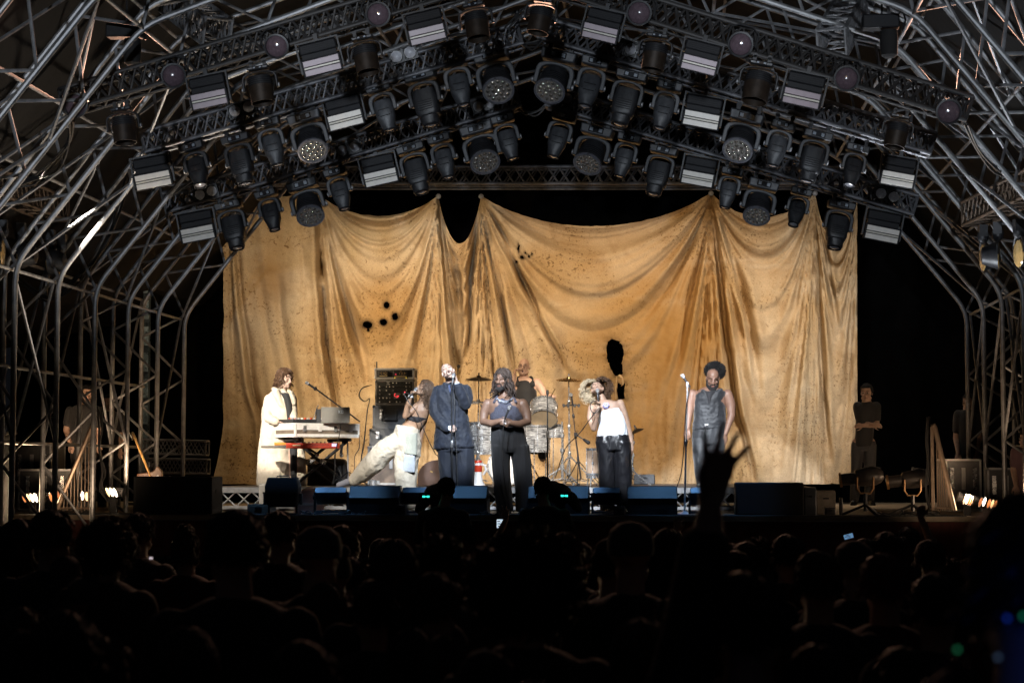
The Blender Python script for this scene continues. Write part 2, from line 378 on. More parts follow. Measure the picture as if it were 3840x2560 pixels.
# ================================================================ light fixtures
ORD = ['first', 'second', 'third', 'fourth', 'fifth', 'sixth', 'seventh', 'eighth', 'ninth', 'tenth', 'eleventh']
def head_rings(spec, n=20):
    return [ring((0, 0, 0), rx, ry, n, p, z) for z, rx, ry, p in spec]
def hang_common(root, m, wd, arm, bw, bd, bh, armz=.42):
    obj('base', MB().box((0, 0, -bh/2), (bw, bd, bh), taper=.94), m, root, bevel=.018)
    for sx in (-1, 1): obj('clamp', MB().box((sx*bw*.3, 0, .035), (.05, .06, .09)).tube((sx*bw*.3, -.03, .075), (sx*bw*.3, .03, .075), .035, n=8), BLKM, root)
    d = obj('display_panel', MB().box((0, -bd/2-.003, -bh*.5), (bw*.46, .01, bh*.6)), M('display_black', (.012, .013, .016), .2), root, bevel=.003)
    for sx in (-.14, .14): obj('button', MB().box((sx*bw, -bd/2-.010, -bh*.5), (bw*.1, .004, bh*.36)), M('button_grey', (.2, .23, .27), .4), d)
    mb = MB(); N = 7; pts = []
    # arched yoke
    for i in range(N+1):
        a = pi*i/N; pts.append((wd/2*cos(a)*1.0, -bh-.115+.10*sin(a)**.7))
    ring_o = [(wd/2, -armz)]+pts+[(-wd/2, -armz)]
    inn = [(wd/2-arm, -armz)]+[(p[0]*(wd/2-arm)/(wd/2), p[1]-arm*.7) for p in pts]+[(-wd/2+arm, -armz)]
    n = len(ring_o); dep = bd*.52; vs = []; fs = []
    for y in (-dep/2, dep/2):
        for q in (ring_o, inn):
            for x, z in q: vs.append((x, y, z))
    for i in range(n-1):
        fs += [(i, i+1, n+i+1, n+i), (2*n+i+1, 2*n+i, 3*n+i, 3*n+i+1), (i+1, i, 2*n+i, 2*n+i+1), (n+i, n+i+1, 3*n+i+1, 3*n+i)]
    fs += [(0, n, 3*n, 2*n), (n-1, 3*n-1, 4*n-1, 2*n-1)]
    obj('yoke', MB().add(vs, fs), m, root, bevel=.012)
    for sx in (-1, 1): obj('pivot', MB().lathe([(.035, -.02), (.035, .02)], (sx*(wd/2), 0, -armz+.04), (1, 0, 0), 12), ALU2, root)
def profile_head(m, body=.62, big=False):
    r = thing('moving_head', None, 'stage light')
    w_ = .44 if big else .37
    hang_common(r, m, w_, .055, w_*.98, .25, .115, .40 if not big else .44)
    pz = -.36 if not big else -.40
    sp = [(.13, .09, .08, 3), (.12, .12, .10, 3), (.02, .135, .115, 3.5), (-.12, .13, .115, 3.5), (-.18, .11, .105, 3), (-.27, .088, .088, 2), (-.285, .085, .085, 2)]
    if big: sp = [(.16, .11, .1, 3), (.15, .15, .13, 4), (0, .165, .14, 4.5), (-.17, .155, .135, 4.5), (-.21, .14, .125, 4), (-.22, .125, .12, 3), (-.32, .12, .12, 2.4), (-.33, .115, .115, 2)]
    h = obj('head', MB().loft(head_rings(sp)), m, r, loc=(0, 0, pz))
    s = 1.2 if big else 1
    obj('lens', MB().lathe([(.072*s, 0), (.06*s, -.012), (.03*s, -.02), (0, -.023)], (0, 0, sp[-1][0]+.001), n=20), GLASS, h)
    obj('lens_ring', MB().lathe([(.088*s, .0), (.09*s, -.02), (.076*s, -.022), (.074*s, -.004)], (0, 0, sp[-1][0]), n=24, caps=False), DKP, h)
    mb = MB()
    if big:
        for k in range(5): mb.box((0, -.142, -.14+k*.03), (.2, .012, .009))
        mb.box((0, -.135, -.215), (.16, .02, .012))
    else:
        mb.box((0, -.118, -.02), (.16, .006, .012)); mb.box((0, -.115, -.11), (.14, .008, .01))
        for sx in (-1, 1): mb.ball((sx*.09, -.117, -.09), .008, n=6, m=4)
    obj('vent', mb, DKP, h); return r
def wash_head(m):
    r = thing('wash_light', None, 'stage light'); hang_common(r, m, .46, .055, .42, .26, .12, .42)
    h = obj('head', MB().lathe([(.08, .15), (.15, .13), (.165, .02), (.17, -.10), (.175, -.16), (.165, -.175)], (0, 0, 0), n=28), BLKP, r, loc=(0, 0, -.36))
    obj('lens_ring', MB().lathe([(.178, -.155), (.186, -.165), (.186, -.19), (.165, -.192), (.16, -.176)], n=30, caps=False), M('rim_grey', (.22, .22, .25), .3, .5, .2, 20), h)
    mb = MB()
    for rr, n in ((0, 1), (.062, 6), (.122, 12)):
        for k in range(n):
            a = 2*pi*k/n+.2; mb.ball((rr*cos(a), rr*sin(a), -.176), (.027, .027, .017), n=10, m=6)
    obj('lens_array', mb, M('led_glass', (.62, .56, .50), .10, .9, .3, 60), h)
    obj('reflector_plate', MB().lathe([(.162, 0), (.162, -.004)], (0, 0, -.172), n=28), M('led_plate', (.3, .28, .26), .3, .3, .2, 40), h)
    mb = MB()
    for k in range(4): mb.lathe([(.169+.004, .0), (.169+.004, .012)], (0, 0, -.02-k*.03), n=28, caps=False)
    obj('cooling_fin', mb, DKP, h); return r
def strobe(panelm, frame):
    r = thing('strobe_panel', None, 'stage light')
    obj('housing', MB().box((0, .03, -.06), (.43, .17, .12)), DKP, r, bevel=.02)
    mb = MB().box((-.24, 0, -.16), (.02, .06, .34)).box((.24, 0, -.16), (.02, .06, .34)).box((0, 0, .02), (.50, .06, .02)).box((0, 0, .06), (.05, .05, .08))
    obj('bracket', mb, frame, r)
    R = Euler((radians(14), 0, 0)).to_matrix()
    obj('frame', MB().box((0, -.07, -.285), (.455, .06, .20), R), DKP, r, bevel=.008)
    p = V((0, -.07, -.285)); obj('back_box', MB().box((0, .03, -.22), (.40, .12, .22)), DKP, r)
    for z, hh in ((.052, .064), (.0, .020), (-.052, .064)):
        obj('lamp_strip', MB().box(p+R @ V((0, -.034, z)), (.41, .012, hh), R), panelm if hh > .05 else M('strip_bright', (.75, .7, .6), .25), r, bevel=.003)
    mb = MB()
    for k in range(3): mb.box((0, -.06, -.035-k*.025), (.36, .012, .008))
    obj('vent', mb, DKP, r); return r
def barrel(m):
    r = thing('barrel_light', None, 'stage light'); hang_common(r, m, .54, .03, .34, .2, .06, .36)
    h = obj('head', MB().lathe([(.12, .17), (.17, .16), (.185, .02)], n=28), m, r, loc=(0, 0, -.33))
    obj('snoot', MB().lathe([(.185, .02), (.178, -.24), (.168, -.24), (.172, .01)], n=28, caps=False), M('brown_lit_snoot', (.032, .021, .014), .5, .3, .3, 9), h)  # brown light on the barrel's lower half put into the colour
    mb = MB()
    for k in range(5): mb.lathe([(.192, .0), (.192, .012)], (0, 0, .14-k*.03), n=28, caps=False)
    obj('cooling_fin', mb, DKP, h)
    obj('lens', MB().lathe([(.16, 0), (.1, -.02), (0, -.03)], (0, 0, -.05), n=24), GLASS, h); return r
def fresnel():
    r = thing('round_lamp', None, 'stage light')
    obj('housing', MB().lathe([(.10, .26), (.15, .24), (.175, .1), (.185, -.02), (.185, -.06), (.16, -.065), (.15, -.02)], ax=(0, 1, 0), n=32, caps=False), BLKM, r)
    obj('lens', MB().lathe([(.158, -.03), (.14, -.055), (.09, -.082), (.04, -.095), (0, -.098)], ax=(0, 1, 0), n=32), M('purple_glass', (.12, .085, .10), .12, .0, .25, 25, spec=.9, coat=1), r)
    mb = MB().path([(-.21, .05, 0), (-.21, .05, .2), (-.1, .05, .27), (.1, .05, .27), (.21, .05, .2), (.21, .05, 0)], .014, 8)
    obj('yoke', mb, BLKM, r); return r
def blinder(n=2):
    r = thing('blinder', None, 'stage light'); W = .2*n
    mb = MB(); 
    for i in range(n):
        x = (i-(n-1)/2)*.2
        mb.box((x, 0, .092), (.2, .1, .016)).box((x, 0, -.092), (.2, .1, .016)).box((x-.092, 0, 0), (.016, .1, .168)).box((x+.092, 0, 0), (.016, .1, .168)).box((x, .05, 0), (.168, .012, .168))
    obj('frame', mb, BLKP, r)
    for i in range(n):
        x = (i-(n-1)/2)*.2
        l = obj('lamp', MB().lathe([(.078, -.045), (.07, -.02), (.03, .02), (0, .03)], (x, 0, 0), (0, 1, 0), 24), WHT, r)
        obj('bulb', MB().lathe([(.075, -.046), (.05, -.058), (0, -.064)], (x, 0, 0), (0, 1, 0), 24), M('frosted_bulb', (.42, .42, .45), .25, 0, .2, 30), l)
    return r
PROTO = {'p': lambda: profile_head(GRYP), 's': lambda: profile_head(BLKP), 'b': lambda: profile_head(BLKP, big=True), 'w': lambda: wash_head(GRYP),
         't': lambda: strobe(M('panel_beige', (.86, .80, .72), .4, 0, .08, 12), BLKP), 'q': lambda: strobe(M('panel_mauve', (.42, .33, .36), .35, 0, .1, 12), BLKM),
         'k': lambda: barrel(BLKM), 'f': fresnel, '2': lambda: blinder(2), '1': lambda: blinder(1)}
HGT = {'p': .66, 's': .66, 'b': .74, 'w': .56, 't': .40, 'q': .40, 'k': .58}
DESC = {'p': 'grey moving head spotlight', 's': 'black moving head spotlight', 'b': 'large black ribbed moving head', 'w': 'wash light with clustered lenses', 't': 'strobe with pale striped panel',
        'q': 'strobe with mauve striped panel', 'k': 'black barrel light in yoke', 'f': 'round black lamp with a mauve lens', '2': 'pair of small round blinder lamps', '1': 'single small round blinder lamp'}
GRP = {'p': 'moving head spotlights', 's': 'moving head spotlights', 'b': 'moving head spotlights', 'w': 'wash lights', 't': 'strobe panels', 'q': 'strobe panels', 'k': 'barrel lights', 'f': 'round lamps on the front truss', '2': 'blinder lamps', '1': 'blinder lamps'}
used = set()
# kind, top x, y, bottom x, y (photo, 2352 px wide); tilt of head towards the audience in degrees
ROWS = {'front': (YA, -.25), 'middle': (YB, 0), 'rear': (YC, 0)}
FX = [
 ('front', 'k', 295, 258, 306, 349, 8), ('front', 'k', 604, 165, 618, 259, 8), ('front', 'k', 840, 97, 858, 190, 8), ('front', 'k', 1093, 22, 1108, 114, 8),
 ('front', 'k', 1252, 12, 1237, 100, 8), ('front', 'k', 1512, 92, 1497, 184, 8), ('front', 'k', 1747, 155, 1727, 258, 8), ('front', 'k', 2062, 275, 2045, 358, 8),
 ('front', 'q', 487, 188, 501, 262, 0), ('front', 'q', 737, 110, 756, 186, 0), ('front', 'q', 978, 42, 995, 116, 0), ('front', 'q', 1395, 40, 1376, 112, 0), ('front', 'q', 1616, 112, 1598, 184, 0), ('front', 'q', 1852, 184, 1833, 260, 0),
 ('middle', 't', 345, 362, 358, 434, 0), ('middle', 's', 440, 330, 466, 432, 22), ('middle', 'b', 541, 312, 566, 424, 6), ('middle', 'p', 612, 276, 638, 380, 6), ('middle', 'w', 697, 262, 724, 358, 40),
 ('middle', 't', 785, 226, 801, 296, 0), ('middle', 'p', 867, 194, 896, 300, 6), ('middle', 'b', 964, 168, 992, 290, 6), ('middle', 'p', 1041, 135, 1066, 245, 10), ('middle', 'w', 1126, 120, 1150, 222, 42),
 ('middle', 'w', 1287, 120, 1262, 222, 42), ('middle', 'p', 1369, 135, 1342, 250, 12), ('middle', 'b', 1454, 166, 1422, 288, 6), ('middle', 'p', 1540, 190, 1514, 298, 6), ('middle', 't', 1620, 224, 1606, 296, 0),
 ('middle', 'w', 1718, 260, 1692, 358, 40), ('middle', 'p', 1801, 280, 1774, 382, 6), ('middle', 'b', 1880, 303, 1852, 418, 6), ('middle', 's', 1972, 334, 1948, 430, 22), ('middle', 't', 2068, 364, 2056, 430, 0),
 ('rear', 't', 448, 488, 460, 555, 0), ('rear', 'b', 524, 464, 547, 572, 6), ('rear', 's', 610, 438, 634, 530, 10), ('rear', 'w', 692, 416, 718, 505, 38), ('rear', 'p', 768, 388, 793, 482, 6), ('rear', 't', 864, 360, 879, 426, 0),
 ('rear', 'b', 941, 334, 970, 444, 6), ('rear', 'p', 1008, 312, 1032, 410, 6), ('rear', 'w', 1091, 288, 1118, 384, 38), ('rear', 'p', 1152, 266, 1178, 366, 6),
 ('rear', 'p', 1298, 260, 1270, 362, 6), ('rear', 'w', 1375, 292, 1350, 386, 38), ('rear', 'p', 1448, 310, 1423, 406, 6), ('rear', 'b', 1527, 338, 1500, 448, 6), ('rear', 't', 1613, 364, 1600, 428, 0),
 ('rear', 'p', 1684, 388, 1664, 478, 6), ('rear', 'w', 1755, 416, 1734, 504, 38), ('rear', 's', 1843, 434, 1820, 522, 24), ('rear', 'b', 1934, 464, 1914, 572, 10), ('rear', 't', 2033, 488, 2020, 556, 0),
]
cnt = {}
for row, k, x0, y0, x1, y1, tilt in FX:
    side = 'left' if x0 < 1205 else 'right'; cnt[(row, k, side)] = cnt.get((row, k, side), 0)+1
num = {}
for row, k, x0, y0, x1, y1, tilt in FX:
    Y = ROWS[row][0]; p0 = PD(x0, y0, Y); p1 = PD(x1, y1, Y)
    side = 'left' if x0 < 1205 else 'right'
    src = PROTO[k]
    if callable(src): o = src(); PROTO[k] = o
    else: o = copy_tree(src)
    sc = (p1-p0).length/HGT[k]*({'w': 1.04, 't': 1.04, 'q': 1.0, 'k': .9}.get(k, 1.0))
    o.location = p0+V((0, ROWS[row][1], 0)); o.scale = (sc,)*3
    o.rotation_euler = (0, atan2(-(p1-p0).x, -(p1-p0).z)*1.0, radians(R0.uniform(-6, 6)))
    for ch in o.children:
        if ch.name.startswith('head'): ch.rotation_euler = (-radians(tilt+R0.uniform(-4, 4)), 0, 0)
    i = num[(row, k, side)] = num.get((row, k, side), 0)+1; n = cnt[(row, k, side)]
    tag(o, DESC[k]+' on the %s %s truss, %s' % (side, row, (ORD[i-1]+' such from the left') if n > 1 else 'the only one there'), 'stage light', GRP[k])
for i, (x, y) in enumerate([(188, 250), (410, 183), (645, 116), (876, 44), (1469, 41), (1700, 112), (1940, 190), (2172, 265)]):
    src = PROTO['f']
    if callable(src): o = src(); PROTO['f'] = o
    else: o = copy_tree(src)
    o.location = PD(x, y, YA)+V((0, -.2, 0)); o.rotation_euler = (radians(14+R0.uniform(-4, 4)), radians(-16 if x < 1205 else 16), radians(R0.uniform(-6, 10)))
    o.scale = (.70,)*3
    tag(o, DESC['f']+', %s from the left on the front truss' % ORD[i], 'stage light', GRP['f'])
for k, x, y, Y, s, lab in [('2', 932, 134, YB, 1, 'on the left middle truss near the mauve strobe'), ('2', 565, 258, YB, 1, 'far left on the middle truss under a mauve strobe'),
   ('2', 482, 448, YC, 1, 'at the left end of the rear truss'), ('2', 807, 347, YC, 1, 'on the rear truss beside the left pale strobe'), ('2', 1116, 247, YC, 1, 'at the inner end of the left rear truss'),
   ('2', 2034, 453, YC, -1, 'at the right end of the rear truss'), ('1', 1305, 232, YC, -1, 'at the inner end of the right rear truss'), ('1', 1450, 122, YB, -1, 'on the right middle truss near the peak')]:
    src = PROTO[k]
    if callable(src): o = src(); PROTO[k] = o
    else: o = copy_tree(src)
    o.location = PD(x, y, Y)+V((0, -.2, 0)); o.rotation_euler = (radians(12), radians(-16.5*s), 0); o.scale = (.82,)*3
    tag(o, DESC[k]+' '+lab, 'stage light', GRP[k])
# hoists and black boxes on the front truss
for x, y, lab in ((287, 78, 'black chain hoist on the front truss at the upper left'), (2022, 58, 'black chain hoist on the front truss at the upper right')):
    p = PD(x, y, YA+.2); t = thing('chain_hoist', lab, 'hoist', p, group='chain hoists')
    obj('motor', MB().box((0, 0, .03), (.44, .22, .17)), DKP, t, bevel=.02); obj('bag', MB().lathe([(.10, 0), (.11, -.1), (.10, -.3), (.06, -.33)], (.10, 0, -.07), n=14), M('bag_cloth', (.012, .012, .012), .9, 0, .3, 9), t)
    obj('chain', MB().tube((.02, 0, .1), (.02, 0, 1.4), .012, n=6), BLKM, t); t.scale = (.85,)*3; obj('handle', MB().path([(.2, 0, .11), (.27, 0, .18), (.30, 0, .05), (.26, 0, -.08)], .012, 6), BLKM, t)
# side clusters of beam lamps
def beam_lamp(p, sx, lab, yaw):
    t = thing('disc_lamp', lab, 'stage light', p, (0, 0, yaw), 'disc lamps on the side trusses')
    obj('clamp', MB().box((0, 0, .26), (.1, .1, .14)).ball((0, 0, .19), (.07, .05, .09)), BLKM, t)
    obj('yoke', MB().path([(0, -.16, -.06), (0, -.17, .05), (0, -.09, .14), (0, .09, .14), (0, .17, .05), (0, .16, -.06)], .014, 6), BLKM, t)
    obj('housing', MB().lathe([(.05, -.2*sx), (.10, -.18*sx), (.155, -.03*sx), (.165, 0)], (0, 0, -.06), (1, 0, 0), 24), BLKP, t)
    obj('lens', MB().lathe([(.16, .0), (.15, .012*sx), (0, .03*sx)], (0, 0, -.06), (1, 0, 0), 24), M('warm_lit_glass', (.55, .36, .14), .2, .0, .2, 20, coat=1), t)  # ochre reflection of the canvas put into the glass colour
truss('side_truss', 'short brown truss carrying disc lamps at the left side', PD(-40, 412, -3.0), PD(132, 482, -.6), .28, M('brown_truss', (.13, .095, .07), .5, .6, .3, 10), r=.022)
truss('side_truss', 'short brown truss carrying disc lamps at the right side', PD(2400, 412, -3.0), PD(2236, 492, -.6), .28, MATS['brown_truss'], r=.022)
for x, y, Y, sx, lab in ((6, 570, -2.2, 1, 'disc lamp with amber face at the far left edge'), (48, 575, -1.7, -1, 'disc lamp with its dark back showing, left side truss'), (116, 590, -1.1, -1, 'disc lamp turned away beside the leftmost tower'), (142, 600, -.9, 1, 'disc lamp with amber face, innermost on the left side truss'),
    (2258, 580, -.9, -1, 'disc lamp innermost on the right side truss'), (2292, 575, -1.4, 1, 'disc lamp with dark back on the right side truss'), (2340, 570, -2.0, -1, 'disc lamp at the far right edge')):
    beam_lamp(PD(x, y, Y), sx, lab, radians(R0.uniform(-12, 12)))
# cables
def cable(pts, n, r, label, spread=.05, Y=None, name='cable'):
    mb = MB(); rr = random.Random(len(pts)*7+n)
    for k in range(n):
        q = [V(p)+V((rr.uniform(-1, 1), rr.uniform(-1, 1), rr.uniform(-1, 1)))*spread for p in pts]
        s = []
        for i in range(len(q)-1):
            a = q[max(i-1, 0)]; b = q[i]; c = q[i+1]; d = q[min(i+2, len(q)-1)]
            for t in (0, .25, .5, .75): s.append(.5*((2*b)+(c-a)*t+(2*a-5*b+4*c-d)*t*t+(3*b-a-3*c+d)*t**3))
        s.append(q[-1]); mb.path(s, r, 6)
    o = obj(name, mb, CABLE); tag(o, label, 'cable'); return o
cable([PD(168, 268, YA), PD(160, 330, -4), PD(120, 385, -3.4), PD(70, 420, -3), PD(20, 425, -3)], 5, .012, 'bundle of black cables curving down from the left end of the front truss', .05)
cable([PD(300, 395, 0), PD(276, 470, 0), PD(240, 560, 0), PD(170, 650, -.4), PD(110, 690, -.6), PD(40, 640, -1)], 4, .012, 'long black cables looping down the left tower side', .04)
cable([PD(2222, 285, YA), PD(2240, 340, -4), PD(2290, 390, -3.4), PD(2330, 400, -3)], 3, .012, 'black cables hanging off the right end of the front truss', .04)
cable([PD(1190, 30, YB), PD(1192, 80, YB), PD(1210, 108, YB), PD(1245, 100, YB), PD(1265, 70, YB)], 5, .011, 'dark cables looping across the gap near the top of the peak', .05)
cable([PD(1172, 215, YC), PD(1186, 240, YC), PD(1212, 258, YC), PD(1245, 255, YC), PD(1275, 225, YC)], 4, .011, 'dark cables looping between the two rear trusses', .05)
cable([PD(1870, 395, -.5), PD(1890, 420, -.5), PD(1930, 440, -.5)], 1, .01, 'short loose cable under the right trusses', .02)
cable([PD(1165, 60, -3), PD(1210, 20, -3), PD(1260, 40, -3), PD(1290, 5, -3)], 2, .012, 'black cables crossing above the peak of the trusses', .05)
# ================================================================ canvas backdrop
def canvas():
    YD = 7.6
    PK = [(513, 441), (738, 449), (1007, 447), (1105, 447), (1633, 440), (1872, 440), (1969, 452)]
    HG = [5, 48, 112, 76, 58, 112]
    CR = [ # creases: points (photo, 2352 px wide), half width, depth (m, + = away)
     ([(735, 490), (738, 604), (745, 698), (750, 782), (757, 824), (770, 913), (790, 1010)], 9, .17), ([(694, 569), (698, 627), (696, 686)], 5, .05),
     ([(525, 543), (530, 651), (534, 768), (540, 900)], 5, .07), ([(544, 560), (555, 698), (568, 782), (579, 887), (600, 963), (606, 1060)], 7, .11),
     ([(755, 520), (783, 639), (811, 745), (833, 824), (850, 900)], 12, .13), ([(1010, 452), (1017, 557), (1027, 651), (1038, 768), (1052, 900)], 6, .14),
     ([(1099, 459), (1092, 534), (1081, 639), (1080, 745), (1078, 850)], 8, .17), ([(1040, 580), (1052, 640), (1060, 730), (1062, 850)], 14, .16), ([(1111, 455), (1120, 534), (1120, 627), (1130, 782), (1140, 950)], 7, .07),
     ([(1120, 470), (1151, 534), (1184, 604), (1214, 674), (1259, 768), (1300, 850)], 7, .13), ([(1125, 540), (1130, 569), (1149, 651), (1165, 768), (1190, 900)], 7, .08), ([(1160, 640), (1195, 740), (1230, 850)], 8, .06),
     ([(1632, 448), (1642, 545), (1655, 651), (1669, 782), (1677, 821), (1693, 943), (1708, 995), (1732, 1100)], 7, .17), ([(1873, 500), (1878, 651), (1884, 782), (1893, 917), (1903, 1060)], 7, .13),
     ([(1885, 480), (1904, 627), (1927, 768)], 6, .10), ([(1660, 540), (1690, 620), (1708, 690), (1723, 768), (1745, 900)], 12, .10), ([(1652, 500), (1676, 604), (1700, 700), (1718, 800), (1730, 900)], 7, -.08),
     ([(1958, 700), (1945, 917), (1930, 1021)], 6, .09), ([(1625, 470), (1601, 534), (1540, 651), (1480, 730)], 9, .09), ([(1627, 480), (1612, 570), (1582, 686), (1559, 790)], 9, .10), ([(1630, 480), (1625, 600), (1610, 760), (1590, 900)], 10, .07),
     ([(640, 640), (650, 760), (680, 900), (700, 1000)], 10, .06), ([(600, 620), (610, 740), (630, 840)], 10, .05), ([(870, 780), (930, 840), (1000, 800)], 10, .05), ([(1760, 800), (1770, 900), (1760, 1000)], 14, .06), ([(1830, 640), (1835, 800), (1820, 950)], 9, .07)]
    HOLES = [(888, 701, 6.5, 7, 0), (907, 727, 6.5, 7.5, 0), (881, 740, 8, 7, 0), (844, 746, 10.5, 8, .2), (846, 758.5, 3.2, 2.6, 0), (1191, 569, 2.2, 8, .3), (1199, 591, 5, 3, .6), (1215, 589, 2.4, 2.6, 0), (1222, 583, 1.8, 2.4, 0), (1186, 601, 3, 2, .8), (1207, 581, 2.4, 1.8, 0)]
    z6 = lambda L: [(1041.2+.2929*x, 765.6+.2929*y) for x, y in L]
    PG = [z6([(1200, 110), (1215, 62), (1240, 42), (1270, 52), (1300, 62), (1328, 95), (1338, 160), (1322, 225), (1330, 320), (1268, 335), (1236, 280), (1205, 200)]), z6([(1288, 385), (1318, 400), (1348, 385), (1340, 450), (1346, 512), (1292, 520), (1284, 450)])]
    def inpoly(x, y, p):
        c = False
        for i in range(len(p)):
            x0, y0 = p[i-1]; x1, y1 = p[i]
            if (y0 > y) != (y1 > y) and x < (x1-x0)*(y-y0)/(y1-y0)+x0: c = not c
        return c
    def n1(a, b=0, c=0): return noise.noise(V((a, b, c)))
    dense = []
    for p in PG:
        for i in range(len(p)):
            (xa, ya), (xb, yb) = p[i-1], p[i]; n_ = max(2, int(sqrt((xb-xa)**2+(yb-ya)**2)/.8))
            for k in range(n_): q = (xa+(xb-xa)*k/n_, ya+(yb-ya)*k/n_); dense.append((q[0]+1.6*n1(q[0]*.12, q[1]*.12, 2)+.7*n1(q[0]*.5, q[1]*.5), q[1]+1.6*n1(q[0]*.12, q[1]*.12, 9)))
    def snap(x, y):
        if 1376 < x < 1454 and 770 < y < 932:
            b = min(dense, key=lambda q: (q[0]-x)**2+(q[1]-y)**2)
            if (b[0]-x)**2+(b[1]-y)**2 < 5.5: return b
        for hx, hy, rx, ry, an in HOLES:
            if abs(x-hx) < 15 and abs(y-hy) < 15:
                dx, dy = x-hx, y-hy; u, v = dx*cos(an)+dy*sin(an), -dx*sin(an)+dy*cos(an); e = sqrt((u/rx)**2+(v/ry)**2); lim = 1+.22*n1(atan2(v, u)*1.3, hx)
                if e > .1 and abs(e/lim-1)*min(rx, ry) < 2.2: k = lim/e; return hx+dx*k, hy+dy*k
        return x, y
    crs = []
    CR += [([(x+(-1.9 if x < 1240 else 1.9)*wd, y) for x, y in pts], wd*1.2, -.55*dp) for pts, wd, dp in CR if dp > .09]
    for pts, wd, dp in CR:
        sm = [pts[0]]
        for i in range(len(pts)-1):
            p0 = pts[max(i-1, 0)]; p1 = pts[i]; p2 = pts[i+1]; p3 = pts[min(i+2, len(pts)-1)]
            for t in (.25, .5, .75, 1): sm.append(tuple(.5*((2*p1[k])+(p2[k]-p0[k])*t+(2*p0[k]-5*p1[k]+4*p2[k]-p3[k])*t*t+(3*p1[k]-p0[k]-3*p2[k]+p3[k])*t**3) for k in (0, 1)))
        crs.append((sm, wd, dp, pts[0][1], pts[-1][1], min(p[0] for p in pts)-3*wd, max(p[0] for p in pts)+3*wd))
    NX, NY = 440, 205; vs = []; char = []; tint = []; X0, X1 = 513, 1969; BY = 1111
    def topy(x):
        for k in range(len(HG)):
            a, b = PK[k], PK[k+1]
            if x <= b[0] or k == len(HG)-1:
                t = min(1, max(0, (x-a[0])/(b[0]-a[0]))); h = 4*t*(1-t); return k, t, h, a[1]+(b[1]-a[1])*t, a[1]+(b[1]-a[1])*t+HG[k]*h**.85+2*n1(x*.05)
    for i in range(NX+1):
        x = X0+(X1-X0)*i/NX; k, t, h, yl, yt = topy(x)
        near = min(t, 1-t)*(PK[k+1][0]-PK[k][0])
        for j in range(NY+1):
            v = j/NY; y = yt+(BY-yt)*v
            dp = 0
            s = (y-yl+4)/(h+.05); ph = log(max(s, 1)); dist = sqrt(near*near+(y-yl)**2)
            lo = max(0, min(1, (y-(560 if x < 760 or x > 1640 else 660))/300)); q = lo*lo*(3-2*lo)
            wob = .16*n1(x*.005, y*.005, k)
            a = min(.26, .0032*dist)*(1-.55*q)
            if k: dp += a*(1.2*(1-2*abs(n1(ph*2.3+wob, k*3.1+.3, y*.0009)))*.6+.62*n1(ph*5.2+wob*2, k*5.7, y*.0013)+.16*n1(ph*14+wob*3, k*2.2, y*.002))
            else: q = 1
            # vertical folds of the hanging lower part
            fx = x+18*n1(y*.004, x*.004)+(y-780)*.05*((x-1240)/700)
            dp += q*(.13*n1(fx*.021, 7.7, y*.0012)+.10*(1-2*abs(n1(fx*.011, 3.3, y*.001)))+.035*n1(fx*.06, 1.1, y*.003))
            dp += .012*n1(x*.05, y*.05, 3)+.006*n1(x*.13, y*.11, 5)
            for d, wd, depth, ya, yb, xa_, xb_ in crs:
                if y < ya-30 or y > yb+40 or x < xa_ or x > xb_: continue
                m = 1e9
                for i_ in range(len(d)-1):
                    (ax, ay), (bx, by) = d[i_], d[i_+1]; ux, uy = bx-ax, by-ay; t_ = max(0, min(1, ((x-ax)*ux+(y-ay)*uy)/(ux*ux+uy*uy+1e-6))); e = (x-ax-ux*t_)**2+(y-ay-uy*t_)**2
                    if e < m: m = e
                w2 = wd*(1+.35*n1(y*.02, depth*50)); fd = max(0, min(1, (y-ya+30)/90))*max(0, min(1, (yb+30-y)/150))
                if m < w2*w2*9: dp += 1.85*depth*fd*exp(-m/(w2*w2))
            xx = x
            if x < 560 and y > 960: xx = x-(560-x)/47*26*((y-960)/147)**1.6
            if x < 530: xx += 3*n1(y*.02, 9)
            if x > 1950: xx += 2.5*n1(y*.017, 4)
            sx_, sy_ = snap(xx, y)
            if j not in (0, NY): xx, y = sx_, sy_
            vs.append(PD(xx, y+(3*n1(x*.03, 2) if v == 1 else 0), YD+dp))
            c = 0
            for hx, hy, rx, ry, an in HOLES:
                e = sqrt(((x-hx)/rx)**2+((y-hy)/ry)**2)
                if e < 3: c = max(c, exp(-max(0, e-1)*1.6))
            if 1370 < x < 1470 and 750 < y < 940:
                e = min(sqrt((px-x)**2+(py-y)**2) for p in PG for px, py in p); c = max(c, .75*exp(-e/7))
            char.append(c); tint.append(max(0, min(1, 1.15*exp(-((x-1560)/150)**2-((y-760)/190)**2)+.8*exp(-((x-620)/60)**2-((y-640)/70)**2)+.7*exp(-((x-1500)/210)**2-((y-1010)/110)**2)+.5*exp(-((x-900)/90)**2-((y-700)/60)**2)+.35*n1(x*.012, y*.012, 8)-.12)))
    fs = []
    for i in range(NX):
        for j in range(NY):
            x = X0+(X1-X0)*(i+.5)/NX; k, t, h, yl, yt = topy(x); y = yt+(BY-yt)*(j+.5)/NY
            hole = False
            for hx, hy, rx, ry, an in HOLES:
                if abs(x-hx) < 14 and abs(y-hy) < 14:
                    dx, dy = x-hx, y-hy; dx, dy = dx*cos(an)+dy*sin(an), -dx*sin(an)+dy*cos(an); a_ = atan2(dy, dx)
                    if sqrt((dx/rx)**2+(dy/ry)**2) < 1+.22*n1(a_*1.3, hx): hole = True
            if 1380 < x < 1450 and 770 < y < 930 and any(inpoly(x+2*n1(y*.2), y, p) for p in PG): hole = True
            if hole: continue
            a = i*(NY+1)+j; fs.append((a, a+1, a+NY+2, a+NY+1))
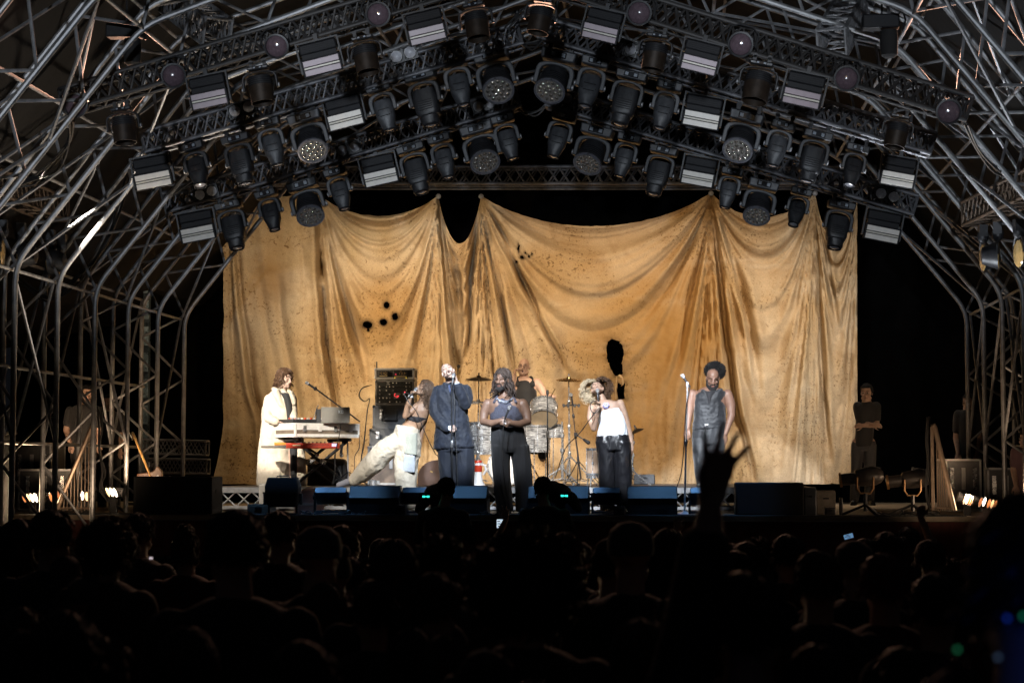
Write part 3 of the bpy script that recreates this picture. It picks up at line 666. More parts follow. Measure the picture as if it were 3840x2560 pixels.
    m = bpy.data.materials.new('stained_canvas'); m.use_nodes = True; nt = m.node_tree; N = nt.nodes; L = nt.links; b = N['Principled BSDF']
    b.inputs['Roughness'].default_value = .9; b.inputs['Specular IOR Level'].default_value = .15
    tc = N.new('ShaderNodeTexCoord')
    def nz(sc, det=4, ro=.6, dist=0, st=None):
        n = N.new('ShaderNodeTexNoise'); n.inputs['Scale'].default_value = sc; n.inputs['Detail'].default_value = det; n.inputs['Roughness'].default_value = ro; n.inputs['Distortion'].default_value = dist
        if st:
            mp = N.new('ShaderNodeMapping'); mp.inputs['Scale'].default_value = st; L.new(tc.outputs['Object'], mp.inputs[0]); L.new(mp.outputs[0], n.inputs[0])
        else: L.new(tc.outputs['Object'], n.inputs[0])
        return n.outputs['Fac']
    def ramp(f, p0, p1, c0=0, c1=1):
        r = N.new('ShaderNodeMapRange'); r.inputs['From Min'].default_value = p0; r.inputs['From Max'].default_value = p1; r.inputs['To Min'].default_value = c0; r.inputs['To Max'].default_value = c1
        r.clamp = True; L.new(f, r.inputs['Value']); return r.outputs[0]
    def mul(a, c):
        r = N.new('ShaderNodeMath'); r.operation = 'MULTIPLY'; L.new(a, r.inputs[0])
        if isinstance(c, float): r.inputs[1].default_value = c
        else: L.new(c, r.inputs[1])
        return r.outputs[0]
    def mix(f, a, c):
        r = N.new('ShaderNodeMix'); r.data_type = 'RGBA'; L.new(f, r.inputs['Factor'])
        for s_, x in (('A', a), ('B', c)):
            k = [q for q in r.inputs if q.name == s_ and q.type == 'RGBA'][0]
            if isinstance(x, tuple): k.default_value = (*x, 1)
            else: L.new(x, k)
        return [q for q in r.outputs if q.type == 'RGBA'][0]
    c = mix(ramp(nz(.55, 3, .5), .36, .66), (.55, .44, .305), (.36, .238, .115))
    c = mix(ramp(nz(1.7, 6, .7, .6), .52, .74, 0, .55), c, (.25, .145, .06))
    c = mix(ramp(nz(.8, 4, .6, .3, (.5, 1, 2.2)), .56, .72, 0, .5), c, (.58, .49, .36))
    # rust flecks, clustered
    spots = mul(ramp(nz(24, 2, .5), .585, .65), ramp(nz(1.1, 3, .6), .45, .60)); c = mix(mul(spots, .75), c, (.10, .055, .022))
    spots2 = mul(ramp(nz(11, 3, .6, .8), .64, .69), ramp(nz(.9, 3, .5, 0, (1, 1, 1.3)), .50, .62)); c = mix(mul(spots2, .8), c, (.13, .07, .028))
    fine = ramp(nz(60, 3, .6), .3, .7, .82, 1.12)
    mm = N.new('ShaderNodeMix'); mm.data_type = 'RGBA'; mm.blend_type = 'MULTIPLY'; mm.inputs['Factor'].default_value = 1
    ia = [q for q in mm.inputs if q.type == 'RGBA']; L.new(c, ia[0]); cmb = N.new('ShaderNodeCombineColor')
    for k in range(3): L.new(fine, cmb.inputs[k])
    L.new(cmb.outputs[0], ia[1]); c = [q for q in mm.outputs if q.type == 'RGBA'][0]
    a2 = N.new('ShaderNodeAttribute'); a2.attribute_name = 'amber_light_stain'; c = mix(mul(a2.outputs['Fac'], .95), c, (.31, .175, .06))  # amber light at centre right put into the colour, with brown patches
    at = N.new('ShaderNodeAttribute'); at.attribute_name = 'scorch'; c = mix(at.outputs['Fac'], c, (.018, .010, .006))
    L.new(c, b.inputs['Base Color'])
    bp = N.new('ShaderNodeBump'); bp.inputs['Strength'].default_value = .5; bp.inputs['Distance'].default_value = .03
    L.new(nz(9, 6, .65), bp.inputs['Height']); L.new(bp.outputs[0], b.inputs['Normal'])
    o = obj('canvas_backdrop', MB().add(vs, fs), m, sharp=180)
    at = o.data.attributes.new('scorch', 'FLOAT', 'POINT'); at.data.foreach_set('value', char)
    a2 = o.data.attributes.new('amber_light_stain', 'FLOAT', 'POINT'); a2.data.foreach_set('value', tint)
    tag(o, 'huge stained tan canvas backdrop hung in swags with burn holes', 'backdrop')
    ey = MB()
    for x, y in PK: ey.lathe([(.03, -.01), (.045, 0), (.03, .01)], PD(x, y+4, YD-.03), (0, 1, 0), 12)
    obj('eyelet', ey, ALU2, o)
    fl = MB(); pts = [Z6(x, y, YD-.06+.02*sin(y)) for x, y in ((1300, 330), (1325, 350), (1330, 375), (1328, 400), (1318, 412))]
    fl.path(pts, [.05, .035, .03, .028, .012], 8, flat=.5); fl.path([Z6(x, y, YD-.04) for x, y in ((1285, 335), (1275, 400), (1272, 460), (1276, 515))], [.03, .022, .02, .018], 8, flat=.5)
    obj('torn_flap', fl, m, o)
canvas()
# ================================================================ people
def skin(name, c, **k): return M(name, c, .48, 0, .12, 14, .15, 120, **k)
SK_PALE = skin('skin_pale', (.50, .34, .27)); SK_TAN = skin('skin_tan', (.34, .205, .13)); SK_DK = skin('skin_dark', (.17, .098, .066))
SK_BRN = skin('skin_brown', (.23, .125, .085)); SK_MID = skin('skin_mid', (.44, .28, .20)); SK_RUD = skin('skin_ruddy', (.52, .33, .24))
LIP = M('lip', (.25, .09, .08), .4); MOUTH = M('mouth_inside', (.05, .012, .012), .5); LID = M('lash', (.03, .02, .018), .6); HAIRB = M('hair_black', (.006, .005, .005), .75, 0, .4, 30)
HAIRD = M('hair_brown', (.095, .052, .030), .5, 0, .4, 30); BLOND = M('hair_blond', (.50, .40, .27), .55, 0, .25, 30)
def RH(yaw=0, pitch=0, roll=0):
    return Matrix.Rotation(radians(roll), 3, 'Y') @ Matrix.Rotation(radians(yaw), 3, 'Z') @ Matrix.Rotation(radians(-pitch), 3, 'X')
def head(mb, c, R, s=1, openm=False, fem=False):
    c = V(c)
    def B(p, r): mb.ball(c+R @ (V(p)*s), tuple(x*s for x in r), R, 16, 10)
    def C(a, b, ra, rb): mb.cap(c+R @ (V(a)*s), c+R @ (V(b)*s), ra*s, rb*s, 8)
    j = .9 if fem else 1
    B((0, .014, .035), (.074, .093, .086)); B((0, -.028, -.028), (.060, .060, .088)); B((0, -.045, -.078*j-.004), (.044*j, .042, .042))
    B((0, -.074, -.100), (.020, .016, .018)); C((0, -.086, .008), (0, -.106, -.034), .009, .014)
    for sx in (-1, 1):
        B((sx*.012, -.094, -.038), (.009, .01, .008)); B((sx*.041, -.064, -.022), (.022, .02, .022)); B((sx*.075, .006, -.006), (.011, .021, .033))
        C((sx*.016, -.086, .022), (sx*.045, -.074, .022), .011, .010); C((sx*.055, -.02, -.07), (sx*.03, -.06, -.095), .022, .02)
    if openm:
        for a in range(10): t = 2*pi*a/10; C((.021*cos(t), -.086, -.070+.021*sin(t)), (.021*cos(t+.63), -.086, -.070+.021*sin(t+.63)), .007, .007)
    else: C((-.019, -.085, -.066), (.019, -.085, -.066), .0075, .0075); C((-.015, -.085, -.077), (.015, -.085, -.077), .008, .008)
def face_parts(par, c, R, s=1, openm=False, closed=True, brow=HAIRB, lip=LIP):
    c = V(c); T = lambda p: c+R @ (V(p)*s)
    for sx in (-1, 1):
        if closed: obj('eyelid', MB().path([T((sx*.018, -.089, .001)), T((sx*.031, -.0885, -.005)), T((sx*.045, -.080, .001))], 0.0022*s, 6), LID, par)
        else:
            e = obj('eye', MB().ball(T((sx*.031, -.0795, .001)), (.014*s, .0095*s, .0085*s), R, 10, 8), M('eye_white', (.24, .22, .20), .2), par)
            obj('iris', MB().ball(T((sx*.031, -.0865, .001)), (.0065*s, .004*s, .0065*s), R, 8, 6), LID, e)
        obj('eyebrow', MB().path([T((sx*.014, -.0975, .026)), T((sx*.032, -.094, .034)), T((sx*.052, -.079, .027))], [.0026*s, .0034*s, .002*s], 6), brow, par)
    if openm: obj('mouth', MB().ball(T((0, -.080, -.070)), (.019*s, .014*s, .019*s), R, 12, 8), MOUTH, par)
    else: obj('mouth', MB().path([T((-.023, -.089, -.070)), T((-.010, -.0945, -.0695)), T((.010, -.0945, -.0695)), T((.023, -.089, -.070))], .0042*s, 6), lip, par)
def hand(mb, wr, d, n, curl=25, s=1, ts=1, spread=0, tcurl=20):
    wr = V(wr); d = V(d).normalized(); n = V(n); n = (n-d*n.dot(d)).normalized(); t = d.cross(n)
    L = (.070, .079, .074, .058)
    for i in range(4):
        o = (i-1.5)*ts*-1
        k = wr+d*(.083-.004*abs(i-1))*s+t*o*.0205*s
        mb.cap(wr+d*.012*s+t*o*.012*s, k, .015*s, .0115*s, 8)
        a = 0; p = k; dd = (d+t*o*spread).normalized()
        for f, r0, r1 in ((.45, .0098, .0088), (.31, .0088, .0080), (.24, .0080, .0066)):
            a += radians(curl*(1+.12*(i-1.5))); q = p+(dd*cos(a)+n*sin(a))*L[i]*f*s; mb.cap(p, q, r0*s, r1*s, 8); p = q
    b = wr+d*.022*s+t*ts*.020*s; k = b+(d*.55+t*ts*.62+n*.35).normalized()*.042*s
    mb.cap(b, k, .015*s, .0115*s, 8); q = k+(d*.8+t*ts*(.5-tcurl*.012)+n*(.2+tcurl*.012)).normalized()*.033*s; mb.cap(k, q, .0112*s, .0095*s, 8)
    mb.cap(q, q+(d*.8+t*ts*(.3-tcurl*.015)+n*(.25+tcurl*.02)).normalized()*.026*s, .0095*s, .0075*s, 8)
    return wr+d*.08*s+n*.028*s
def rows(mb, zf, Y, L, n=22, p=2.2, infl=0):
    rg = []
    for r in L:
        xl, yl, xr, yr, ry = r[:5]; dy = r[5] if len(r) > 5 else 0
        a = zf(xl, yl, Y+dy); b = zf(xr, yr, Y+dy); c = (a+b)/2; h = (b-a)/2; h = h*(1+infl/h.length); rr = ry+infl; q = []
        for j in range(n):
            t = 2*pi*j/n; ca, sa = cos(t), sin(t)
            q.append(c+h*abs(ca)**(2/p)*(1 if ca > 0 else -1)+V((0, rr, 0))*abs(sa)**(2/p)*(1 if sa > 0 else -1))
        rg.append(q)
    return mb.loft(rg)
def limb(mb, zf, Y, L, infl=0):
    return mb.chain([zf(x, y, Y+dy) for x, y, dy, r in L], [r+infl for x, y, dy, r in L])
def shoe(par, p, d, m, s=1, name='shoe'):
    p = V(p); d = V(d).normalized(); mb = MB().cap(p+V((0, 0, .045)), p+d*.15*s+V((0, 0, .035)), .046*s, .038*s).cap(p+V((0, 0, .10)), p+V((0, 0, .04)), .05*s, .045*s)
    mb.box(p+d*.06*s+V((0, 0, .012)), (.085*s, .26*s, .024), (-d).to_track_quat('Y', 'Z').to_matrix()); return obj(name, remesh(mb, .010, 3), m, par)
def strands(c, R, s, n, ln, r, rnd, back=True, elmin=5, fr=.06, wav=.02, out=1.06, face=True, flare=.0, seg=9, dirn=None):
    """locks that follow the skull and then hang"""
    mb = MB(); c = V(c)
    for i in range(n):
        while True:
            az = rnd.uniform(-pi, pi); el = math.asin(rnd.uniform(sin(radians(elmin)), 1))
            d = V((cos(el)*sin(az), -cos(el)*cos(az), sin(el)))
            if not face or abs(az) > 1.3 or el > 1.05: break
        l = ln*rnd.uniform(.75, 1.1); pts = []; rad = []; p = None; st = l/seg; k = 0
        ell = lambda e: c+R @ (V((cos(e)*sin(az)*.080, -cos(e)*cos(az)*.100+.012, sin(e)*.092+.035))*s*out)
        e = el; p = ell(e); ph = rnd.uniform(0, 6)
        for k in range(seg+1):
            pts.append(p+V((sin(k*1.1+ph), cos(k*1.3+ph*2), 0))*wav*k/seg); rad.append(r*(1-.55*(k/seg)**2))
            if e > -.25:
                e -= st/(.095*s*out); p = ell(e)
                if face and abs(az) < .8 and e < .75: az += .5*(1 if az > 0 else -1)
            else:
                o = (p-c); o.z = 0; o = o.normalized()*flare if o.length > 1e-4 else V((0, 0, 0)); dn = V(dirn) if dirn else V((0, 0, -1)); p = p+(dn+o).normalized()*st
        mb.path(pts, rad, 5)
    return mb
def skullcap(mb, c, R, s=1, k=1.03, cut=-.02):
    """thin scalp shell over the back and top of the head"""
    c = V(c); vs = []; n = 20; m = 12
    for i in range(m+1):
        for j in range(n):
            th = (pi*.62)*i/m; a = 2*pi*j/n; f = max(0, -cos(a)*-1); d = V((sin(th)*sin(a), -sin(th)*cos(a), cos(th)))
            lim = 1 if abs(((a+pi) % (2*pi))-pi) > 1.15 else .62
            th2 = th*lim; d = V((sin(th2)*sin(a), -sin(th2)*cos(a), cos(th2)))
            vs.append(c+R @ (V((d.x*.078, d.y*.098+.012, d.z*.092+.035))*s*k))
    fs = []
    for i in range(m):
        for j in range(n): fs.append((i*n+j, (i+1)*n+j, (i+1)*n+(j+1) % n, i*n+(j+1) % n))
    return mb.add(vs, fs)
def afro(c, rad, rnd, n=900, r=.006, ln=.03, squash=None):
    mb = MB(); c = V(c); base = MB().ball(c, tuple(x*.93 for x in rad), None, 24, 16)
    base.v = [tuple(V(v)+(V(v)-c).normalized()*.012*noise.noise(V(v)*38)) for v in base.v]; mb.add(base.v, base.f)
    for i in range(n):
        z = rnd.uniform(-1, 1); a = rnd.uniform(0, 2*pi); q = sqrt(1-z*z); d = V((q*cos(a), q*sin(a), z)); p = c+V((d.x*rad[0], d.y*rad[1], d.z*rad[2]))*.93
        t = d.orthogonal().normalized()*ln*.5; w_ = d.cross(t); ph = rnd.uniform(0, 6); pts = [p+d*ln*k/3*rnd.uniform(.6, 1.3)+t*sin(ph+k*2)*.5+w_*cos(ph+k*2)*.5 for k in range(4)]
        mb.path(pts, [r, r, r*.8, r*.4], 4)
    return mb
def curls(c, rad, rnd, n, r, ln, cond=None, turns=3, k0=.75):
    """corkscrew curls growing out of a volume"""
    mb = MB(); c = V(c)
    for i in range(n):
        while True:
            z = rnd.uniform(-1, 1); a = rnd.uniform(0, 2*pi); q = sqrt(1-z*z); d = V((q*cos(a), q*sin(a), z))
            if cond is None or cond(d): break
        p = c+V((d.x*rad[0], d.y*rad[1], d.z*rad[2]))*k0; l = ln*rnd.uniform(.7, 1.2); t = d.orthogonal().normalized(); w_ = d.cross(t); ph = rnd.uniform(0, 6); pts = []
        for k in range(14):
            u = k/13; g = V((0, 0, -1))*u*u*l*.45; pts.append(p+d*l*u+g+(t*cos(ph+u*turns*6.28)+w_*sin(ph+u*turns*6.28))*.013*(.4+u))
        mb.path(pts, [r*(1-.5*k/13) for k in range(14)], 4)
    return mb
def beard(c, R, s=1, k=1.0, long=0):
    mb = MB(); c = V(c); T = lambda p: c+R @ (V(p)*s)
    B = lambda p, r: mb.ball(T(p), tuple(x*s for x in r), R, 14, 10)
    for sx in (-1, 1):
        mb.cap(T((sx*.066, -.008, -.03)), T((sx*.058, -.028, -.075)), .013*s*k, .018*s*k); mb.cap(T((sx*.058, -.028, -.075)), T((sx*.022, -.074, -.108)), .020*s*k, .024*s*k)
        mb.cap(T((sx*.024, -.086, -.052)), T((sx*.030, -.076, -.09)), .008*s, .012*s); mb.cap(T((0, -.096, -.054)), T((sx*.022, -.088, -.054)), .0065*s, .006*s)
    B((0, -.072, -.108-long*.4), (.030*k, .024*k, .026*k+long))
    return mb
class Fig:
    """one person: body of continuous skin plus clothing parts"""
    def __init__(s, zf, Y, label, loc, group=None):
        s.zf, s.Y = zf, Y; s.loc = V(loc); s.root = thing('person', label, 'person', (0, 0, 0), group=group)
    def part(s, name, mb, m, vox=.012, sm=5, wr=None): return obj(name, remesh(mb, vox, sm, .5, wr), m, s.root)
    def finish(s):
        for ch in s.root.children:
            ch.location = -s.loc
        s.root.location = s.loc
        return s.root
def mic(label, head_p, tail_p, parent=None, grey=True):
    a = V(head_p); b = V(tail_p); d = (b-a).normalized(); L = (b-a).length
    t = thing('microphone', label, 'microphone', b)
    a2 = a-b
    obj('grille', MB().lathe([(.0, -.027), (.014, -.025), (.024, -.014), (.0265, 0), (.025, .012), (.019, .024)], a2, d, 18), M('mic_grille', (.50, .50, .52), .35, .7, .25, 90, .6, 260), t)
    obj('band', MB().lathe([(.021, 0), (.021, .006)], a2+d*.022, d, 18), CHR, t)
    obj('handle', MB().lathe([(.019, .026), (.015, .06), (.012, max(L, .15)), (.010, max(L, .15)+.005)], a2, d, 14), M('mic_body', (.04, .04, .042), .4, .4), t)
    return t
CLOTH = lambda n, c, r=.8, v=.15, **k: M(n, c, r, 0, v, 5, .25, 55, sheen=.1, **k)
# ---- keyboard player in the long pale coat
def keyboardist():
    Y = 3.0; z = Z5; f = Fig(z, Y, 'person with chin-length brown hair in long cream coat playing keyboards', z(290, 1190, Y)); rd = random.Random(1)
    hc = z(352, 352, Y-.02); R = RH(58, -6, 2); mb = MB(); head(mb, hc, R, 1.1); limb(mb, z, Y, [(345, 400, 0, .055), (322, 490, 0, .062)])
    rows(mb, z, Y, [(290, 460, 370, 465, .07), (230, 505, 415, 505, .12), (215, 600, 410, 600, .13), (215, 720, 415, 720, .13), (200, 900, 420, 900, .14)])
    limb(mb, z, Y, [(225, 505, -.05, .055), (205, 640, -.1, .045), (285, 690, -.26, .032)]); limb(mb, z, Y, [(415, 510, -.05, .055), (430, 630, -.1, .045), (400, 690, -.28, .032)])
    hand(mb, z(290, 690, Y-.27), (.9, -.25, -.15), (0, 0, -1), 18, 1, 1, .1); hand(mb, z(405, 690, Y-.28), (.6, -.5, -.15), (0, 0, -1), 18, 1, 1, .1)
    limb(mb, z, Y, [(330, 900, 0, .09), (340, 1190, 0, .06)]); limb(mb, z, Y, [(400, 900, -.05, .09), (420, 1190, -.05, .06)])
    f.part('body', mb, SK_PALE, .008)
    COAT = CLOTH('cream_coat', (.62, .54, .43), .75)
    mb = MB(); rows(mb, z, Y, [(285, 428, 355, 440, .075), (245, 470, 408, 478, .12), (200, 515, 432, 510, .16), (178, 590, 437, 590, .18), (176, 690, 432, 690, .18), (162, 820, 428, 820, .19), (148, 950, 412, 950, .20), (137, 1190, 400, 1190, .22)], p=2.4)
    limb(mb, z, Y, [(228, 522, -.06, .07), (212, 600, -.12, .062), (220, 660, -.2, .056), (280, 690, -.27, .048)]); limb(mb, z, Y, [(402, 520, -.08, .06), (412, 600, -.12, .05), (418, 660, -.2, .046)])
    rows(mb, z, Y-.1, [(440, 800, 490, 800, .07), (432, 950, 505, 950, .07), (425, 1190, 522, 1190, .06)]); rows(mb, z, Y-.16, [(250, 425, 300, 440, .05), (260, 480, 330, 520, .05), (300, 560, 352, 580, .04)], n=12); rows(mb, z, Y-.14, [(372, 440, 410, 452, .05), (395, 500, 436, 520, .05), (408, 560, 440, 560, .04)], n=12)
    f.part('coat', mb, COAT, .011, 4, (.017, 8.75, (1, 1, .5)))
    mb = MB(); rows(mb, z, Y-.175, [(318, 465, 385, 465, .05), (345, 520, 400, 520, .05), (362, 600, 412, 600, .05), (372, 690, 415, 690, .05)]); f.part('shirt', mb, CLOTH('black_shirt', (.022, .021, .024)), .01, 3)
    mb = MB(); rows(mb, z, Y-.17, [(388, 860, 452, 860, .06), (395, 1000, 450, 1000, .06), (400, 1190, 446, 1190, .06)]); f.part('trousers', mb, MATS['black_shirt'], .012, 3)
    hm = strands(hc, R, 1.1, 150, .25, .008, rd, wav=.035, out=1.10, flare=.25); skullcap(hm, hc, R, 1.1, 1.05); obj('hair', hm, HAIRD, f.root)
    face_parts(f.root, hc, R, 1.1, brow=HAIRD); f.finish()
# ---- singer in navy
def singer():
    Y = 1.0; z = Z8; f = Fig(z, Y, 'bald bearded person in loose navy suit singing with head thrown back', z(780, 1830, Y)); rd = random.Random(2)
    hc = z(706, 372, Y-.02); R = RH(10, 30, -22); mb = MB(); head(mb, hc, R, 1.06, True); limb(mb, z, Y, [(735, 440, .02, .06), (745, 580, .03, .066)])
    rows(mb, z, Y, [(690, 555, 830, 550, .07), (560, 610, 970, 600, .11), (560, 800, 960, 800, .12), (570, 1200, 960, 1200, .12)])
    limb(mb, z, Y, [(550, 650, 0, .055), (505, 980, -.02, .045), (705, 1195, -.19, .032)]); limb(mb, z, Y, [(975, 640, 0, .055), (965, 850, -.1, .045), (830, 520, -.2, .032)])
    hand(mb, z(712, 1195, Y-.2), (1, -.05, 0), (.1, -1, .1), 62, 1.05, 1, 0, 40); hand(mb, z(828, 515, Y-.2), (-.35, -.1, 1), (-.8, -.6, -.1), 60, 1.02, -1, 0, 30)
    limb(mb, Z5, Y, [(1625, 880, 0, .09), (1630, 1390, 0, .05)]); limb(mb, Z5, Y, [(1760, 880, 0, .09), (1765, 1390, 0, .05)]); f.part('body', mb, SK_PALE, .0065, 4)
    NAVY = CLOTH('navy_linen', (.007, .0105, .021), .75, .3)
    mb = MB(); rows(mb, z, Y, [(660, 545, 850, 540, .085), (560, 590, 970, 575, .12), (525, 640, 1000, 620, .14), (545, 800, 985, 800, .15), (535, 1000, 990, 1000, .15), (520, 1250, 1040, 1250, .17), (502, 1500, 1088, 1470, .18)], p=2.5)
    limb(mb, z, Y, [(560, 650, 0, .07), (520, 800, -.01, .066), (518, 960, -.04, .066), (596, 1110, -.13, .062), (680, 1195, -.19, .055)])
    limb(mb, z, Y, [(972, 640, 0, .07), (988, 760, -.04, .066), (955, 845, -.12, .066), (905, 720, -.18, .062), (858, 600, -.21, .055)])
    rows(mb, z, Y-.1, [(640, 530, 700, 545, .05), (650, 600, 720, 640, .04), (700, 720, 760, 740, .03)], n=12); rows(mb, z, Y-.1, [(820, 540, 880, 530, .05), (800, 620, 850, 620, .04), (770, 720, 800, 730, .03)], n=12)
    f.part('jacket', mb, NAVY, .010, 3, (.018, 9.375, (1, 1, .7)))
    mb = MB(); rows(mb, z, Y-.125, [(700, 560, 800, 560, .04), (715, 640, 790, 640, .04), (740, 740, 778, 740, .02)]); f.part('shirt', mb, CLOTH('blue_shirt', (.06, .08, .16)), .009, 3)
    mb = MB(); limb(mb, z, Y, [(690, 1195, -.192, .045), (712, 1196, -.2, .042)]); limb(mb, z, Y, [(862, 600, -.205, .046), (846, 560, -.205, .043)]); f.part('cuff', mb, CLOTH('white_cuff', (.6, .66, .75)), .007, 2)
    mb = MB(); rows(mb, Z5, Y, [(1535, 850, 1830, 850, .16), (1545, 920, 1830, 920, .16)]); rows(mb, Z5, Y, [(1553, 880, 1692, 880, .14), (1562, 1040, 1692, 1040, .13), (1572, 1200, 1690, 1200, .12), (1580, 1385, 1690, 1385, .12)])
    rows(mb, Z5, Y, [(1690, 880, 1830, 880, .14), (1696, 1040, 1830, 1040, .13), (1705, 1200, 1826, 1200, .12), (1712, 1385, 1820, 1385, .12)]); f.part('trousers', mb, NAVY, .012, 3, (.020, 7.5, (1, 1, .25)))
    b = beard(hc, R, 1.06, .8); obj('beard', remesh(b, .006, 3, .5), M('beard_brown', (.10, .06, .045), .8, 0, .4, 60, .5, 120), f.root)
    face_parts(f.root, hc, R, 1.06, True, brow=HAIRD)
    for x in (1630, 1765): p = Z5(x, 1395, Y); p.z = DECK; shoe(f.root, p, (.1, -1, 0), M('black_leather', (.02, .02, .02), .35))
    f.finish()
    # microphone on its stand
    m1 = z(788, 418, Y-.27); mic('grey ball microphone on the stand held at the singer in navy', m1, m1+V((-.02, -.05, -.17)))
    stand('straight black microphone stand gripped by the singer in navy', Z5(1664, 1400, Y-.27), m1+V((-.02, -.05, -.14)))
    cable([m1+V((-.02, -.05, -.17)), z(798, 700, Y-.3), z(802, 950, Y-.31), z(815, 1300, Y-.3), z(830, 1560, Y-.3), Z5(1700, 1100, Y-.3), Z5(1690, 1395, Y-.3)], 1, .005, 'thin grey microphone cable hanging along the stand of the singer in navy', 0)
def stand(label, foot, top, base='round', m=None):
    foot = V(foot); foot.z = max(DECK, foot.z if foot.z > DECK+.2 else DECK); top = V(top); t = thing('microphone_stand', label, 'microphone stand', foot); h = top-foot; m = m or BLKM
    obj('base', MB().lathe([(.14, 0), (.14, .012), (.05, .03), (.02, .05)], n=28), m, t); md = V((h.x*.5, h.y*.5, h.z*.55))
    obj('pole', MB().tube((0, 0, .03), md, .012), m if m is not CHR else CHR, t); obj('upper_pole', MB().tube(md, h, .009), m, t); obj('clutch', MB().lathe([(.016, -.05), (.02, -.02), (.02, .02), (.012, .04)], md, h), M('clutch_steel', (.35, .35, .36), .3, .8), t)
    obj('clip', MB().lathe([(.013, -.05), (.019, -.02), (.019, .02)], h, h), m, t); return t
# ---- dancer leaning back in pale trousers
def dancer():
    Y = 1.35; z = Z8; f = Fig(z, Y, 'person in black bandeau and baggy beige trousers leaning back and singing', Z5(1305, 1400, Y)); rd = random.Random(3)
    hc = z(362, 618, Y-.02); R = RH(-62, 24, 0); mb = MB(); head(mb, hc, R, .98, True, True); limb(mb, z, Y, [(350, 690, .0, .045), (335, 810, 0, .05)])
    rows(mb, z, Y, [(280, 790, 390, 795, .05), (215, 840, 445, 840, .085), (165, 930, 440, 945, .105), (115, 1040, 385, 1085, .10), (45, 1130, 320, 1185, .095), (-15, 1200, 275, 1245, .11), (-30, 1290, 290, 1320, .13)])
    limb(mb, z, Y, [(240, 880, -.06, .048), (150, 960, -.1, .044), (78, 1015, -.15, .04), (110, 880, -.19, .036), (152, 745, -.22, .027)]); hand(mb, z(155, 735, Y-.22), (.35, -.1, 1), (1, -.3, .1), 55, .92, 1, 0, 30)
    limb(mb, Z5, Y, [(1468, 595, .06, .046), (1440, 700, .1, .04), (1415, 810, .11, .035), (1398, 950, .08, .026)]); hand(mb, Z5(1397, 955, Y+.08), (-.02, 0, -1), (-1, 0, 0), 18, .9, 1, .05)
    limb(mb, Z5, Y, [(1330, 820, 0, .085), (1300, 1010, 0, .06), (1300, 1390, 0, .04)]); limb(mb, Z5, Y, [(1260, 820, 0, .085), (1080, 960, .04, .06), (880, 1150, .2, .04)]); f.part('body', mb, SK_TAN, .0065, 4)
    mb = MB(); rows(mb, z, Y, [(128, 1008, 400, 1050, .112), (112, 1045, 330, 1120, .11), (100, 1062, 300, 1130, .105)], infl=.006); f.part('bandeau', mb, CLOTH('black_jersey', (.018, .018, .022)), .008, 3)
    BEI = CLOTH('beige_nylon', (.60, .53, .42), .55, .12)
    mb = MB(); rows(mb, Z5, Y, [(1228, 722, 1398, 748, .125), (1214, 780, 1405, 800, .15), (1215, 860, 1412, 880, .15), (1228, 950, 1410, 960, .13)]); rows(mb, Z5, Y, [(1232, 850, 1414, 860, .14), (1214, 1000, 1392, 1010, .13), (1222, 1130, 1376, 1130, .12), (1238, 1250, 1372, 1250, .11), (1242, 1370, 1368, 1370, .10)])
    limb(mb, Z5, Y, [(1275, 830, 0, .13), (1150, 905, .0, .135), (1050, 1010, .05, .128), (960, 1100, .12, .105), (893, 1150, .18, .07)]); f.part('trousers', mb, BEI, .011, 3, (.022, 8.125, (1, 1, .8)))
    mb = MB(); rows(mb, Z5, Y-.115, [(1292, 775, 1392, 780, .05), (1286, 940, 1388, 955, .045)], p=5); f.part('pocket', mb, CLOTH('grey_green_nylon', (.42, .43, .36), .6), .008, 2)
    mb = MB(); rows(mb, Z5, Y-.10, [(1285, 940, 1378, 960, .05), (1275, 1080, 1375, 1090, .045)], p=4); f.part('pocket', mb, CLOTH('pale_blue_nylon', (.52, .56, .60), .6), .008, 2)
    hm = strands(hc, R, .98, 170, .34, .006, rd, wav=.04, out=1.05, flare=.1); skullcap(hm, hc, R, .98, 1.04); obj('hair', hm, M('hair_chestnut', (.11, .065, .04), .5, 0, .4, 30), f.root)
    face_parts(f.root, hc, R, .98, True, brow=HAIRD)
    obj('earring', MB().path([z(412+26*sin(a), 690+38*cos(a), Y-.09) for a in [k*.4 for k in range(17)]], .0035, 5), M('gold', (.8, .55, .2), .25, 1), f.root)
    obj('wristband', MB().path([z(152, 742, Y-.22), z(158, 715, Y-.22)], .036, 10), CLOTH('white_band', (.7, .68, .65)), f.root)
    p = Z5(1305, 1400, Y); p.z = DECK; shoe(f.root, p, (-.5, -1, 0), M('grey_shoe', (.25, .25, .28), .6), .95)
    a, b = Z5(880, 1150, Y+.2), Z5(775, 1188, Y+.22); obj('shoe', remesh(MB().cap(a, b, .055, .04).cap(a, a+V((.05, 0, .03)), .055, .05), .01, 3), MATS['grey_shoe'], f.root)
    f.finish(); mic('black microphone held by the dancer leaning back', z(232, 625, Y-.22), z(170, 700, Y-.24))
    cable([z(170, 700, Y-.25), z(60, 680, Y-.3), z(120, 800, Y-.32), z(240, 950, Y-.3), z(330, 1170, Y-.25), z(430, 1400, Y-.2), z(520, 1570, Y-.1), Z5(1560, 1000, Y-.1), Z5(1590, 1390, Y-.2)], 1, .006, 'pale microphone cable looping from the dancer down behind the singer', 0)
